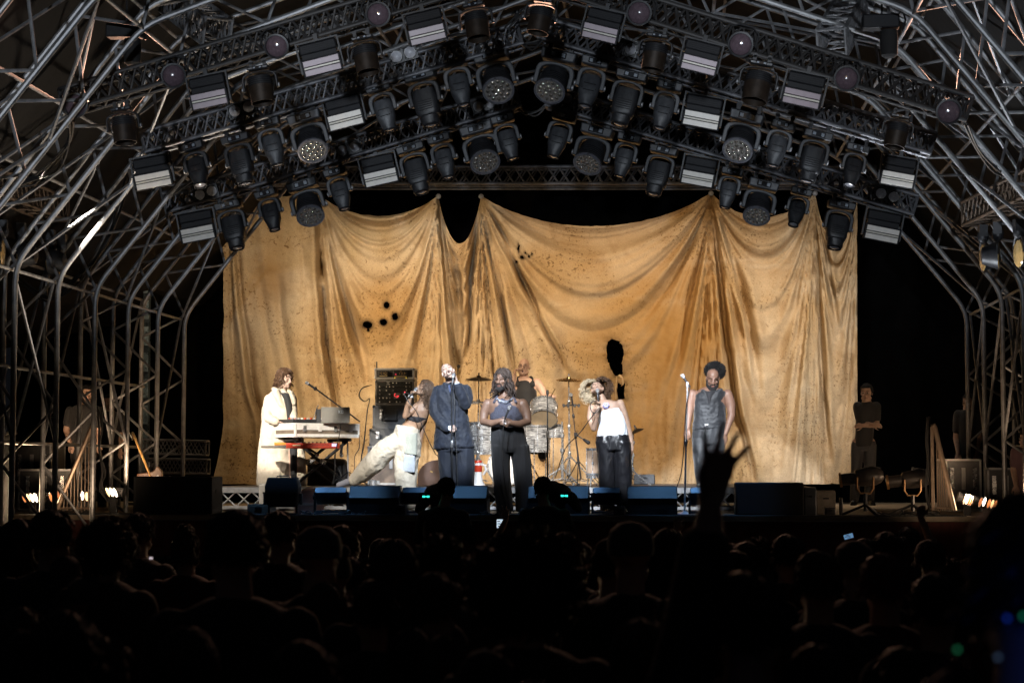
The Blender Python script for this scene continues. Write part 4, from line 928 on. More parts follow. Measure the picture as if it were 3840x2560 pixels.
# ---- singer with dreadlocks
def dreads():
    Y = .9; z = Z6; f = Fig(z, Y, 'muscular person with long dreadlocks in dark mesh tank top holding a microphone', z(450, 1400, Y)); rd = random.Random(4)
    hc = z(386, 362, Y-.02); R = RH(-24, -4, 2); mb = MB(); head(mb, hc, R, 1.1); limb(mb, z, Y, [(395, 420, .02, .062), (402, 510, .02, .07)])
    rows(mb, z, Y, [(345, 495, 465, 495, .07), (275, 525, 535, 522, .12), (268, 560, 545, 560, .14), (285, 640, 540, 640, .14), (300, 745, 540, 745, .125), (300, 830, 560, 830, .14)])
    limb(mb, z, Y, [(272, 555, 0, .075), (244, 620, -.01, .062), (234, 690, -.04, .049), (300, 705, -.17, .048), (372, 685, -.25, .034)]); limb(mb, z, Y, [(542, 555, 0, .075), (574, 620, -.01, .062), (584, 690, -.04, .049), (510, 712, -.17, .048), (438, 700, -.26, .034)])
    hand(mb, z(372, 684, Y-.25), (.75, -.25, -.35), (.2, .9, -.2), 28, 1.08, 1, .1, 10); hand(mb, z(440, 700, Y-.26), (-.9, -.1, .15), (0, .9, -.2), 30, 1.08, -1, .1, 15)
    limb(mb, z, Y, [(390, 850, 0, .10), (410, 1380, 0, .05)]); limb(mb, z, Y, [(510, 850, 0, .10), (545, 1380, 0, .05)]); f.part('body', mb, SK_DK, .0065, 4)
    mb = MB(); rows(mb, z, Y, [(330, 508, 478, 508, .085), (312, 530, 498, 530, .125), (298, 580, 528, 580, .148), (288, 640, 538, 640, .148), (296, 700, 540, 700, .135), (302, 755, 545, 755, .13)], infl=.004)
    for x0, x1 in ((318, 345), (492, 468)): mb.chain([z(x0, 540, Y-.12), z(x1, 495, Y-.03), z(x0, 520, Y+.1)], [.016, .016, .016])
    f.part('tank_top', mb, M('mesh_jersey', (.055, .058, .085), .7, 0, .5, 80, .8, 150), .009, 3, (.004, 12, (1, 1, .4)))
    TR = CLOTH('black_wool', (.009, .009, .011), .85, .3)
    mb = MB(); rows(mb, z, Y, [(306, 738, 548, 738, .135), (300, 820, 562, 820, .15), (306, 900, 585, 900, .15), (330, 930, 580, 930, .13)]); rows(mb, z, Y, [(308, 880, 448, 880, .14), (316, 1000, 438, 1000, .125), (324, 1120, 440, 1120, .12), (338, 1260, 452, 1260, .12), (350, 1385, 464, 1385, .11)])
    rows(mb, z, Y, [(448, 880, 584, 880, .14), (464, 1000, 600, 1000, .125), (476, 1120, 608, 1120, .12), (490, 1260, 612, 1260, .12), (498, 1390, 616, 1390, .11)]); f.part('trousers', mb, TR, .012, 3, (.023, 7.5, (1.3, 1, .12)))
    hm = strands(hc, R, 1.1, 84, .43, .0125, rd, wav=.055, out=1.09, flare=.22, seg=10); skullcap(hm, hc, R, 1.1, 1.04); obj('dreadlocks', hm, M('dread_brown', (.040, .026, .020), .75, 0, .5, 30, .6, 90), f.root)
    obj('beard', remesh(beard(hc, R, 1.1, 1.05, .01), .006, 3), M('beard_black', (.012, .010, .010), .85, 0, .4, 60, .6, 140), f.root); face_parts(f.root, hc, R, 1.1)
    mb = MB(); rr = random.Random(8)
    for k in range(18):
        t = k/17; p = z(345+115*t, 512+26*sin(pi*t), Y-.135-.02*sin(pi*t)); mb.box(p, (.016, .012, .03), Euler((rr.uniform(-1, 1), rr.uniform(-1, 1), rr.uniform(-1, 1))).to_matrix())
    obj('necklace', mb, M('shell_grey', (.30, .32, .38), .3, .3, .3, 40), f.root)
    obj('ring', MB().path([z(408, 708, Y-.36), z(414, 708, Y-.36)], .011, 8), CHR, f.root)
    for x in (425, 555): p = z(x, 1395, Y); p.z = DECK; shoe(f.root, p, (-.1, -1, 0), MATS['black_leather'], 1.1)
    f.finish(); mic('silver topped microphone held low by the person with dreadlocks', z(441, 580, Y-.34), z(404, 668, Y-.34))
    cable([z(404, 668, Y-.34), z(390, 760, Y-.33), z(387, 900, Y-.3), z(395, 1100, Y-.25), z(430, 1300, Y-.2), z(470, 1400, Y-.2)], 1, .006, 'dark cable hanging from the microphone of the person with dreadlocks', 0)
# ---- drummer
def drummer():
    Y = 5.2; z = Z6; f = Fig(z, Y, 'bald drummer with glasses in black vest behind the drums', z(570, 1000, Y)); hc = z(553, 264, Y-.02); R = RH(-6, 6, 0)
    mb = MB(); head(mb, hc, R, 1.12, True); limb(mb, z, Y, [(553, 300, .02, .065), (550, 370, .02, .075)])
    rows(mb, z, Y, [(505, 345, 605, 345, .075), (475, 375, 660, 372, .12), (480, 450, 650, 450, .14), (490, 600, 665, 600, .14), (485, 760, 680, 760, .15)])
    limb(mb, z, Y, [(655, 385, 0, .072), (695, 440, -.05, .062), (722, 500, -.1, .055), (765, 490, -.28, .038)]); hand(mb, z(768, 488, Y-.29), (.5, -.8, 0), (-.3, -.2, -1), 55, 1.05, -1)
    limb(mb, z, Y, [(490, 390, 0, .065), (452, 430, -.02, .058), (436, 455, -.06, .052), (478, 335, -.08, .036)]); hand(mb, z(479, 328, Y-.08), (.1, -.3, 1), (1, 0, 0), 55, 1.05, -1)
    limb(mb, z, Y, [(530, 760, 0, .1), (500, 790, -.45, .07), (490, 980, -.4, .05)]); limb(mb, z, Y, [(640, 760, 0, .1), (690, 790, -.45, .07), (700, 980, -.4, .05)]); f.part('body', mb, SK_RUD, .008, 4)
    mb = MB(); rows(mb, z, Y, [(500, 372, 628, 372, .115), (488, 450, 648, 450, .15), (490, 600, 665, 600, .15), (485, 740, 680, 740, .16)], infl=.005)
    for x0, x1 in ((505, 515), (622, 608)): mb.chain([z(x0, 400, Y-.11), z(x1, 350, Y), z(x0, 390, Y+.11)], [.035, .032, .035])
    f.part('vest', mb, CLOTH('black_vest', (.009, .0075, .007)), .011, 3, (.006, 8, (1, 1, .5)))
    mb = MB(); limb(mb, z, Y, [(530, 760, 0, .12), (500, 790, -.45, .09), (490, 960, -.4, .07)]); limb(mb, z, Y, [(640, 760, 0, .12), (690, 790, -.45, .09), (700, 960, -.4, .07)]); f.part('trousers', mb, MATS['black_vest'], .014, 3)
    face_parts(f.root, hc, R, 1.12, True, brow=HAIRD); gl = MB()
    for sx in (-1, 1): gl.path([hc+R @ (V((sx*.032+.024*cos(a), -.102, .0+.018*sin(a)))*1.12) for a in [k*.52 for k in range(13)]], .0025, 5); gl.tube(hc+R @ (V((sx*.056, -.1, .005))*1.12), hc+R @ (V((sx*.078, 0, .01))*1.12), .002, n=5)
    obj('glasses', gl, BLKM, f.root); f.finish()
    o = obj('drumstick', MB().tube(z(770, 484, Y-.36), z(800, 430, Y-.6), .009, .006), M('hickory', (.45, .30, .15), .5)); tag(o, "wooden drumstick in the drummer's hand above the rack tom", 'drumstick')
# ---- singer in the white top
def whitetop():
    Y = 1.3; z = Z9; f = Fig(z, Y, 'person in white strapless top and black leather trousers singing with head thrown back', Z6(1300, 1400, Y)); rd = random.Random(5)
    hc = z(402, 262, Y+.02); R = RH(2, 52, -12); mb = MB(); head(mb, hc, R, 1.0, True, True); limb(mb, z, Y, [(425, 320, .03, .048), (490, 450, .03, .056)])
    rows(mb, z, Y, [(420, 460, 600, 440, .06), (330, 540, 770, 470, .085), (300, 600, 810, 530, .10), (400, 680, 830, 640, .11), (430, 850, 872, 820, .105), (410, 1040, 905, 1020, .12), (400, 1150, 930, 1140, .13)])
    limb(mb, z, Y, [(310, 580, 0, .05), (285, 740, -.02, .046), (345, 920, -.08, .042), (385, 760, -.15, .037), (412, 590, -.2, .027)]); hand(mb, z(412, 580, Y-.2), (.12, -.1, 1), (-.2, -1, 0), 60, .9, -1, 0, 40)
    limb(mb, z, Y, [(785, 500, 0, .053), (858, 680, 0, .046), (912, 880, .03, .042), (962, 1080, .04, .036), (985, 1270, .02, .026)]); hand(mb, z(985, 1275, Y+.02), (-.05, -.1, -1), (-1, .2, 0), 20, .9, -1, .05)
    limb(mb, Z6, Y, [(1200, 860, 0, .085), (1205, 1380, 0, .045)]); limb(mb, Z6, Y, [(1320, 860, 0, .085), (1340, 1380, 0, .045)]); f.part('body', mb, SK_MID, .0065, 4)
    mb = MB(); rows(mb, z, Y, [(425, 640, 780, 572, .118), (425, 720, 832, 670, .130), (432, 870, 885, 830, .122), (415, 960, 905, 940, .125), (395, 1075, 925, 1035, .135)], infl=.004)
    kn = M('white_rib_knit', (.78, .80, .84), .85, 0, .06, 30, 0); nt = kn.node_tree; N = nt.nodes; tc = N.new('ShaderNodeTexCoord'); wv = N.new('ShaderNodeTexWave'); wv.inputs['Scale'].default_value = 14; wv.inputs['Distortion'].default_value = 1.2; bp = N.new('ShaderNodeBump'); bp.inputs['Strength'].default_value = .35; bp.inputs['Distance'].default_value = .01
    nt.links.new(tc.outputs['Object'], wv.inputs[0]); nt.links.new(wv.outputs['Fac'], bp.inputs['Height']); nt.links.new(bp.outputs[0], N['Principled BSDF'].inputs['Normal'])
    f.part('top', mb, kn, .009, 3, (.004, 14, (1, 1, .6)))
    LE = M('black_leather_cloth', (.014, .014, .017), .36, 0, .3, 7, .25, 18, coat=.1)
    mb = MB(); rows(mb, z, Y, [(395, 1062, 918, 1028, .135), (398, 1160, 935, 1140, .145), (402, 1290, 948, 1280, .15)]); rows(mb, Z6, Y, [(1122, 850, 1262, 850, .14), (1135, 950, 1265, 950, .13), (1146, 1100, 1262, 1100, .12), (1150, 1250, 1258, 1250, .11), (1160, 1375, 1256, 1375, .10)])
    rows(mb, Z6, Y, [(1250, 850, 1388, 850, .14), (1256, 950, 1392, 950, .13), (1268, 1100, 1392, 1100, .12), (1280, 1250, 1390, 1250, .11), (1296, 1375, 1386, 1375, .10)]); f.part('trousers', mb, LE, .011, 3, (.020, 8.75, (1, 1, .3)))
    side = lambda d: d.x < .15 and d.y > -.55; hm = curls(hc+V((-.09, .05, .0)), (.11, .10, .13), rd, 210, .0055, .075, lambda d: d.x < .5 and d.y > -.5); obj('blond_curls', hm, BLOND, f.root)
    hm = curls(hc+V((.07, .07, .03)), (.105, .10, .13), rd, 230, .0055, .075, lambda d: d.y > -.6 and d.x > -.6); obj('dark_curls', hm, HAIRD, f.root)
    hm = MB(); skullcap(hm, hc, R, 1.0, 1.05); obj('hair', hm, HAIRD, f.root)
    face_parts(f.root, hc, R, 1.0, True)
    mb = MB()
    for k in range(6): a = k*1.047; mb.ball(z(550+32*cos(a), 535+28*sin(a), Y-.125), (.022, .008, .018), Matrix.Rotation(a, 3, 'Y'), 8, 6)
    obj('brooch', mb, M('lilac_enamel', (.42, .40, .75), .3), f.root)
    for x in (1205, 1335): p = Z6(x, 1400, Y); p.z = DECK; shoe(f.root, p, (.1, -1, 0), M('sequin_boot', (.5, .4, .25), .2, .8, .5, 60), .95)
    f.finish(); mic('microphone pointed down into the mouth of the person in white', z(403, 285, Y-.19), z(418, 470, Y-.23))
    cable([z(418, 470, Y-.24), z(320, 470, Y-.3), z(285, 560, Y-.3), z(330, 660, Y-.3), z(420, 640, Y-.3), z(430, 580, Y-.28), z(300, 740, Y-.28), z(90, 1020, Y-.1), Z6(880, 900, Y+.3), Z6(800, 1130, Y+.6)], 1, .006, 'black cable looping from the microphone of the person in white', 0)
# ---- singer in the satin waistcoat
def waistcoat():
    Y = 2.6; z = Z10; f = Fig(z, Y, 'bearded person with an afro in sleeveless satin waistcoat looking down', z(830, 1490, Y)); rd = random.Random(6)
    hc = z(876, 514, Y-.06); R = RH(4, -21, 3); mb = MB(); head(mb, hc, R, 1.14); limb(mb, z, Y, [(872, 580, .03, .066), (862, 640, .04, .075)])
    rows(mb, z, Y, [(790, 590, 930, 590, .08), (712, 640, 1000, 640, .13), (705, 700, 1000, 700, .14), (715, 800, 985, 800, .135), (710, 950, 980, 940, .13), (705, 1030, 985, 1030, .14)])
    limb(mb, z, Y, [(698, 655, 0, .072), (680, 740, 0, .066), (668, 830, -.02, .052), (656, 955, -.06, .034)]); hand(mb, z(656, 960, Y-.06), (0, -.15, -1), (.3, 1, 0), 22, 1.08, -1, .05)
    limb(mb, z, Y, [(1008, 655, 0, .072), (1036, 745, 0, .068), (1042, 840, -.02, .054), (990, 1000, -.06, .034)]); hand(mb, z(988, 1008, Y-.06), (-.2, -.15, -1), (-.5, .8, 0), 22, 1.08, 1, .05)
    limb(mb, z, Y, [(770, 1050, 0, .08), (762, 1290, -.06, .042), (772, 1480, 0, .035)]); limb(mb, z, Y, [(910, 1050, 0, .08), (902, 1290, .0, .045), (895, 1480, .05, .035)]); f.part('body', mb, SK_BRN, .007, 4)
    SAT = M('grey_satin', (.016, .017, .020), .62, 0, .18, 6, .12, 26, sheen=.2)
    mb = MB(); rows(mb, z, Y, [(800, 628, 930, 625, .10), (735, 640, 985, 636, .145), (722, 690, 975, 690, .155), (722, 800, 980, 800, .15), (712, 900, 984, 895, .148), (704, 965, 988, 945, .148)], infl=.004, p=2.5); rows(mb, z, Y-.10, [(775, 612, 815, 625, .05), (790, 660, 835, 690, .045), (815, 750, 840, 760, .03)], n=12); rows(mb, z, Y-.10, [(918, 618, 960, 608, .05), (885, 680, 935, 660, .045), (850, 750, 872, 750, .03)], n=12)
    w_ = f.part('waistcoat', mb, SAT, .010, 3, (.015, 8.75, (1, 1, 1)))
    for k in range(4): p = z(838-k*3, 780+k*45, Y-.162); obj('button', MB().ball(p, (.008, .005, .008), None, 8, 6), DKP, w_)
    mb = MB(); rows(mb, z, Y-.13, [(805, 632, 905, 632, .045), (818, 670, 880, 660, .045), (836, 740, 856, 740, .035)]); f.part('shirt', mb, MATS['black_shirt'], .009, 2)
    mb = MB(); rows(mb, z, Y, [(706, 935, 985, 925, .14), (700, 1010, 988, 1010, .15), (705, 1090, 985, 1090, .14)]); rows(mb, z, Y, [(700, 1050, 842, 1050, .13), (706, 1140, 826, 1140, .12, -.04), (716, 1250, 806, 1250, .10, -.07), (728, 1370, 800, 1370, .085, -.03), (745, 1485, 808, 1485, .075)]); rows(mb, z, Y, [(836, 1050, 986, 1050, .13), (838, 1140, 972, 1140, .12), (845, 1290, 958, 1290, .10), (855, 1485, 936, 1485, .085, .05)])
    f.part('trousers', mb, SAT, .011, 3, (.018, 8.75, (1, 1, .4)))
    obj('afro_hair', afro(z(896, 446, Y+.03), (.126, .116, .108), rd, 1700, .0045, .036), HAIRB, f.root); obj('beard', remesh(beard(hc, R, 1.14, 1.1, .014), .006, 3), MATS['beard_black'], f.root); face_parts(f.root, hc, R, 1.14)
    obj('belt_buckle', MB().box(z(822, 922, Y-.165), (.05, .01, .022)), CHR, f.root)
    for x, dy in ((770, 0), (895, .08)): p = z(x, 1490, Y+dy); p.z = RISER; shoe(f.root, p, (-.1, -1, 0), MATS['black_leather'], 1.05)
    f.finish(); m1 = z(612, 492, .7); mic('silver microphone on the chrome stand beside the person in waistcoat', m1, m1+V((.09, 0, -.14)))
    stand('straight chrome microphone stand standing alone left of the person in waistcoat', Z7(118, 1190, .7), m1+V((.06, 0, -.1)), m=M('stand_chrome', (.75, .75, .78), .35, .6, .1, 8)); cable([m1+V((.09, 0, -.15)), z(640, 800, .68), z(620, 1150, .66), z(600, 1330, .64), z(572, 1440, .62), z(545, 1500, .6)], 1, .007, 'white cable curving down from the chrome microphone stand', 0)
for fn in (keyboardist, singer, dancer, dreads, drummer, whitetop, waistcoat): fn()
# ---- crew in the wings
def crew(zf, Y, label, hd, sh, hip, foot, arms, sk, shirt, pants, yaw=0, pitch=0, hair=HAIRB, s=1.05, hairy=True, glasses=False, brd=False, hatc=None):
    f = Fig(zf, Y, label, zf(*foot, Y)); hc = zf(*hd, Y); R = RH(yaw, pitch); mb = MB(); head(mb, hc, R, s)
    a, b = zf(*sh[:2], Y), zf(*sh[2:], Y); c = (a+b)/2; hp = zf(*hip, Y); ft = zf(*foot, Y); mb.cap(hc+V((0, .02, -.07)), c+V((0, .02, -.02)), .060, .09)
    def tor(m_, e):
        W = (b-a).length/2; rg = []
        for t, wx, wy in ((-.12, .5, .08), (-.05, .85, .1), (.1, 1.0, .12), (.4, .95, .13), (.75, .88, .125), (1.0, .92, .125), (1.1, .9, .12)):
            q = c*(1-t)+hp*t; rg.append(ring(q, W*wx+e, wy+e, 18, 2.4))
        m_.loft(rg)
    tor(mb, 0); sl = MB(); tor(sl, .012)
    for k, arm in enumerate(arms):
        pts = [(a if k == 0 else b)]+[zf(x, y, Y+dy) for x, y, dy in arm]; mb.chain(pts[:3], [.058, .045, .03]); d = pts[2]-pts[1]; hand(mb, pts[2], d, V((0, 1, -.2)), 30, 1, 1 if k else -1); q = pts[0]*.35+pts[1]*.65; sl.chain([pts[0], q], [.072, .065])
    tr = MB(); tr.loft([ring(hp*(1-t)+c*t, (b-a).length/2*.82, .125, 18, 2.4) for t in (-.2, 0, .12)])
    for sx in (-1, 1):
        k = hp.lerp(ft, .52)+V((sx*.10, -.02, 0)); e = ft+V((sx*.11, 0, .08)); mb.chain([hp+V((sx*.09, 0, 0)), k, e], [.085, .058, .04]); tr.chain([hp+V((sx*.09, 0, -.03)), k, e], [.092, .075, .065])
    f.part('body', mb, sk, .010, 4); f.part('shirt', sl, shirt, .013, 3, (.007, 7, (1, 1, .6))); f.part('trousers', tr, pants, .014, 3, (.008, 6, (1, 1, .3)))
    for sx in (-1, 1): shoe(f.root, ft+V((sx*.11, 0, 0)), (sx*.2, -1, 0), MATS['black_leather'])
    if hairy: h = strands(hc, R, s, 90, .09, .008, random.Random(9), wav=.01, out=1.05); skullcap(h, hc, R, s, 1.05); obj('hair', h, hair, f.root)
    if brd: obj('beard', remesh(beard(hc, R, s, .9), .008, 3), MATS['beard_brown'], f.root)
    face_parts(f.root, hc, R, s, closed=False)
    if glasses:
        gl = MB()
        for sx in (-1, 1): gl.path([hc+R @ (V((sx*.032+.024*cos(t), -.102, .018*sin(t)))*s) for t in [k*.52 for k in range(13)]], .0025, 5)
        obj('glasses', gl, CHR, f.root)
    f.finish(); return f
TEE = CLOTH('black_tee', (.022, .021, .021)); JEAN = CLOTH('dark_jeans', (.055, .055, .06))
crew(Z7, 4.4, 'person in black polo shirt standing with folded arms at the right edge of the canvas', (1316, 392), (1258, 482, 1378, 482), (1296, 720), (1285, 1130), [[(1275, 590, -.05), (1360, 600, -.2)], [(1380, 600, -.05), (1290, 605, -.22)]], SK_RUD, TEE, JEAN, -18, -4, glasses=True)
crew(ZL, 3.2, 'bearded person in black T-shirt waiting in the dark wings at left', (430, 885), (345, 968, 470, 964), (410, 1190), (400, 1500), [[(325, 1060, 0), (345, 1130, -.1)], [(485, 1070, 0), (480, 1130, -.1)]], SK_RUD, TEE, JEAN, 25, -6, s=1.05, brd=True)
crew(ZL, 4.6, 'shorter dark haired person in black half hidden behind the bearded one at left', (532, 925), (490, 995, 585, 995), (535, 1200), (535, 1480), [[(480, 1090, 0), (490, 1160, -.1)], [(595, 1090, 0), (590, 1160, -.1)]], SK_RUD, TEE, JEAN, -10, -4, s=.95)
crew(Z7, 5.0, 'dim person in black deep in the dark at the right side', (1985, 455), (1920, 535, 2040, 535), (1980, 790), (1980, 1120), [[(1905, 690, 0), (1920, 790, -.1)], [(2055, 690, 0), (2040, 790, -.1)]], SK_RUD, TEE, JEAN, -30, -5)
crew(Z7, 1.2, 'person in pinkish checked shirt cut off by the right edge', (2365, 700), (2300, 780, 2440, 780), (2370, 1010), (2370, 1330), [[(2285, 900, 0), (2300, 1000, -.1)], [(2455, 900, 0), (2440, 1000, -.1)]], SK_RUD, CLOTH('pink_check', (.22, .12, .13)), JEAN, -40, -5)
# ================================================================ instruments and gear on the stage
CASEB = M('case_black', (.03, .03, .032), .5, 0, .3, 12, .15, 90); CASEG = M('case_grey', (.16, .14, .12), .55, 0, .2, 10); OYS = M('oyster_wrap', (.72, .70, .67), .25, .1, 0, 7, c2=(.03, .03, .033), stretch=(1.5, 1.5, 9), coat=.6)
HEADW = M('drum_skin', (.62, .58, .52), .5, 0, .1, 12); BRNZ = M('bronze', (.55, .36, .15), .25, 1, .2, 30, .2, 120); RED = M('red_lacquer', (.55, .05, .02), .35, 0, .08, 9); KNOB = M('knob_grey', (.30, .30, .32), .4)
def RZ(a): return Matrix.Rotation(a, 3, 'Z')
def T_(root, m): return obj  # readability alias
def case(name, label, loc, w_, d, h, yaw=0, m=None, cat='flight case', group=None, latches=3, edge=ALU):
    t = thing(name, label, cat, loc, (0, 0, yaw), group); m = m or CASEB
    obj('body', MB().box((0, 0, h/2), (w_-.012, d-.012, h-.012)), m, t); mb = MB(); e = .028
    for sx in (-1, 1):
        for sy in (-1, 1): mb.box((sx*(w_/2-e/2), sy*(d/2-e/2), h/2), (e, e, h))
    for sz in (0, 1):
        for sy in (-1, 1): mb.box((0, sy*(d/2-e/2), sz*(h-e)+e/2), (w_-2*e, e, e))
        for sx in (-1, 1): mb.box((sx*(w_/2-e/2), 0, sz*(h-e)+e/2), (e, d-2*e, e))
    obj('edge', mb, edge, t)
    for sx in (-1, 1):
        for sy in (-1, 1):
            for sz in (.02, h-.02): obj('corner', MB().ball((sx*(w_/2-.012), sy*(d/2-.012), sz), .022, None, 8, 6), edge, t)
    for k in range(latches): obj('latch', MB().box(((k-(latches-1)/2)*w_/max(1, latches)*.95, -d/2-.004, h*.62), (.055, .014, h*.42)), CHR if k % 2 == 0 else edge, t, bevel=.004)
    return t
# keyboard rig
ang = radians(42); cor = Z5(430, 812, 2.40); ctr = cor+RZ(ang) @ V((.535, .36, 0)); zt = Z5(430, 700, 2.40).z; hh = zt-cor.z
kc = case('keyboard_case', 'white edged keyboard flight case open on the stand in front of the cream coat', ctr, 1.07, .72, hh, ang, M('case_brown', (.20, .16, .12), .5, 0, .2, 8), latches=4, edge=M('bright_aluminium', (.86, .84, .80), .4, .15, .08, 14))
obj('rail', MB().box((0, -.361, hh*.74), (1.0, .008, hh*.44)).box((0, -.361, hh*.14), (1.0, .008, hh*.2)).box((-.536, 0, hh*.14), (.008, .66, hh*.2)).box((-.536, 0, hh*.72), (.008, .66, hh*.42)), MATS['bright_aluminium'], kc)
def on(loc, yaw, p): return V(loc)+RZ(yaw) @ V(p)
mx = thing('mixer', 'flat black mixer covered in small knobs lying on the keyboard case', 'mixer', on(ctr, ang, (-.15, 0, hh)), (0, 0, ang)); obj('body', MB().box((0, 0, .028), (.72, .5, .055)), CASEB, mx, bevel=.01)
rk = random.Random(5)
for i in range(26): obj('knob', MB().lathe([(.013, 0), (.011, .022), (0, .023)], (-.32+.05*(i % 13), -.2+.1*(i//13), .055), n=10), [KNOB, RED, KNOB, M('knob_white', (.7, .7, .65), .4)][rk.randrange(4)], mx)
obj('lamp_neck', MB().path([(.2, .1, .05), (.22, .08, .16), (.21, .02, .24), (.19, -.04, .26)], .008, 6), CHR, mx)
lp = Z5(748, 700, 2.75); lt = thing('laptop', 'open grey laptop with a small pale sticker on the keyboard case', 'laptop', (lp.x, lp.y, zt), (0, 0, radians(14)))
LG = M('laptop_grey', (.20, .19, .17), .4, .4, .08, 15); Rl = Matrix.Rotation(radians(-14), 3, 'X'); obj('screen', MB().box(V((0, -.03, .115)), (.40, .012, .235), Rl), LG, lt, bevel=.006); obj('keyboard', MB().box((0, .14, .012), (.40, .28, .02)), LG, lt, bevel=.005)
obj('screen_stand', MB().box((-.23, .12, .1), (.06, .2, .2)), CASEB, lt)
mb = MB(); pl = lambda x, z: V((0, -.03, .115))+Rl @ V((x, -.0085, z))
for c, sz, a in (((.045, .045), (.008, .045), 0), ((.058, .053), (.008, .028), 35), ((.058, .037), (.008, .028), -35), ((.082, .045), (.008, .045), 0), ((.104, .045), (.008, .045), 0), ((.093, .064), (.03, .008), 0), ((.093, .026), (.03, .008), 0)):
    mb.box(pl(*c), (sz[0], .003, sz[1]), Rl @ Matrix.Rotation(radians(a), 3, 'Y'))
obj('sticker_lettering', mb, M('sticker_white', (.6, .64, .7), .5), lt)
xs = thing('keyboard_stand', 'black crossed leg keyboard stand under the white edged case', 'keyboard stand', (ctr.x, ctr.y, RISER), (0, 0, ang)); H = cor.z-RISER
for sy in (-.2, .2):
    for s in (-1, 1): obj('leg', MB().path([(-s*.42, sy, .02), (s*.42, sy, H-.05)], .024, 8), BLKM, xs)
for s in (-1, 1): obj('crossbar', MB().tube((s*.42, -.3, H-.03), (s*.42, .3, H-.03), .022), BLKM, xs); obj('foot', MB().tube((s*.42, -.32, .025), (s*.42, .32, .025), .022), BLKM, xs); obj('support_arm', MB().path([(s*.36, -.2, H-.05), (s*.24, -.34, H*.72), (s*.20, -.40, H*.66)], .018, 8), BLKM, xs)
obj('pivot', MB().lathe([(.04, -.27), (.04, .27)], (0, 0, H/2), (0, 1, 0), 12), CHR, xs)
for s in (-1, 1): obj('knob', MB().ball((s*.2, -.41, H*.63), .03, None, 10, 6), CHR, xs)
rp = Z5(505, 900, 2.35); rkb = thing('red_keyboard', 'slim red keyboard with dark keybed end hung under the flight case', 'keyboard', rp, (0, 0, radians(8))); obj('body', MB().box((.12, 0, .035), (.74, .26, .075)), RED, rkb, bevel=.008)
obj('keybed', MB().box((-.42, -.02, .02), (.34, .24, .035)), CASEG, rkb, bevel=.006); obj('end_cheek', MB().box((-.33, .0, .062), (.16, .24, .04)), M('orange_lacquer', (.70, .25, .03), .4), rkb, bevel=.006); mb = MB()
for i in range(9): mb.box((-.05+i*.055, .05, .082), (.02, .02, .02))
obj('control_row', mb, CASEB, rkb); obj('logo_plate', MB().box((-.1, -.133, .04), (.11, .006, .018)), M('plate_cream', (.7, .6, .4), .5), rkb); obj('lit_display', MB().box((.42, -.133, .045), (.075, .006, .04)), M('display_lilac', (.4, .35, .5), .3, emit=(.75, .7, 1), es=.9), rkb)
mb = MB()
for i in range(11): mb.box((.12+i*.022, -.132, .04+.006*(i % 3)), (.012, .005, .008))
obj('button_row', mb, CASEB, rkb)
bm_ = thing('boom_stand', 'microphone boom stand reaching over the laptop from the keyboard rig', 'microphone stand', (Z5(848, 1190, 3.3).x, 3.3, RISER)); b0 = bm_.location
q0 = Z5(555, 405, 3.0)-b0; q1 = Z5(840, 610, 3.25)-b0; q2 = Z5(940, 690, 3.35)-b0; obj('boom', MB().tube(q0, q2, .011), BLKM, bm_); obj('pole', MB().tube((0, 0, .02), q1, .012), ALU, bm_)
obj('clutch', MB().ball(q1, .03, None, 10, 6), BLKM, bm_); obj('clip', MB().ball(Z5(590, 432, 3.02)-b0, .028, None, 8, 6), BLKM, bm_)
for k in range(3): a = k*2.09+.5; obj('leg', MB().tube((0, 0, .2), (.3*cos(a), .3*sin(a), .01), .009), BLKM, bm_)
mic('pale ball microphone on the end of the boom beside the keyboard player', Z5(525, 388, 2.98), Z5(578, 425, 3.0))
cable([Z5(790, 720, 2.3), Z5(785, 800, 2.28), Z5(770, 870, 2.28), Z5(745, 960, 2.3), Z5(750, 1060, 2.3), Z5(735, 1190, 2.35)], 2, .006, 'thin black cables dropping from the keyboard case', .02)
cable([Z5(935, 800, 3), Z5(930, 900, 3), Z5(905, 960, 3), Z5(895, 1060, 3), Z5(880, 1120, 3)], 1, .006, 'thin pale cable hanging right of the keyboard case', .01)
# round shouldered monitor behind the keyboard stand
sp = Z5(690, 1190, 4.0); t = thing('floor_speaker', 'big dark round shouldered speaker behind the crossed keyboard stand', 'speaker', (sp.x, 4.0, RISER))
rg = [ring((0, 0, 0), .29, .2, 26, 6, z) for z in (0, .2)]+[ring((0, 0, 0), .29, .19, 26, 5, .30), ring((0, .01, 0), .265, .17, 26, 4.5, .36), ring((0, .02, 0), .22, .14, 26, 4, .39)]
obj('cabinet', MB().loft(rg), M('speaker_brown_black', (.045, .036, .03), .6, 0, .25, 10, .2, 60), t); obj('cone', MB().lathe([(.055, 0), (.05, -.02), (.02, .02), (0, .02)], (.155, -.202, .16), (0, 1, 0), 20, False), DKP, t); obj('trim', MB().path([(.24*cos(a)-.0, -.205, .05+.3*sin(a)) for a in [k*.2 for k in range(9)]], .012, 6), CASEG, t)
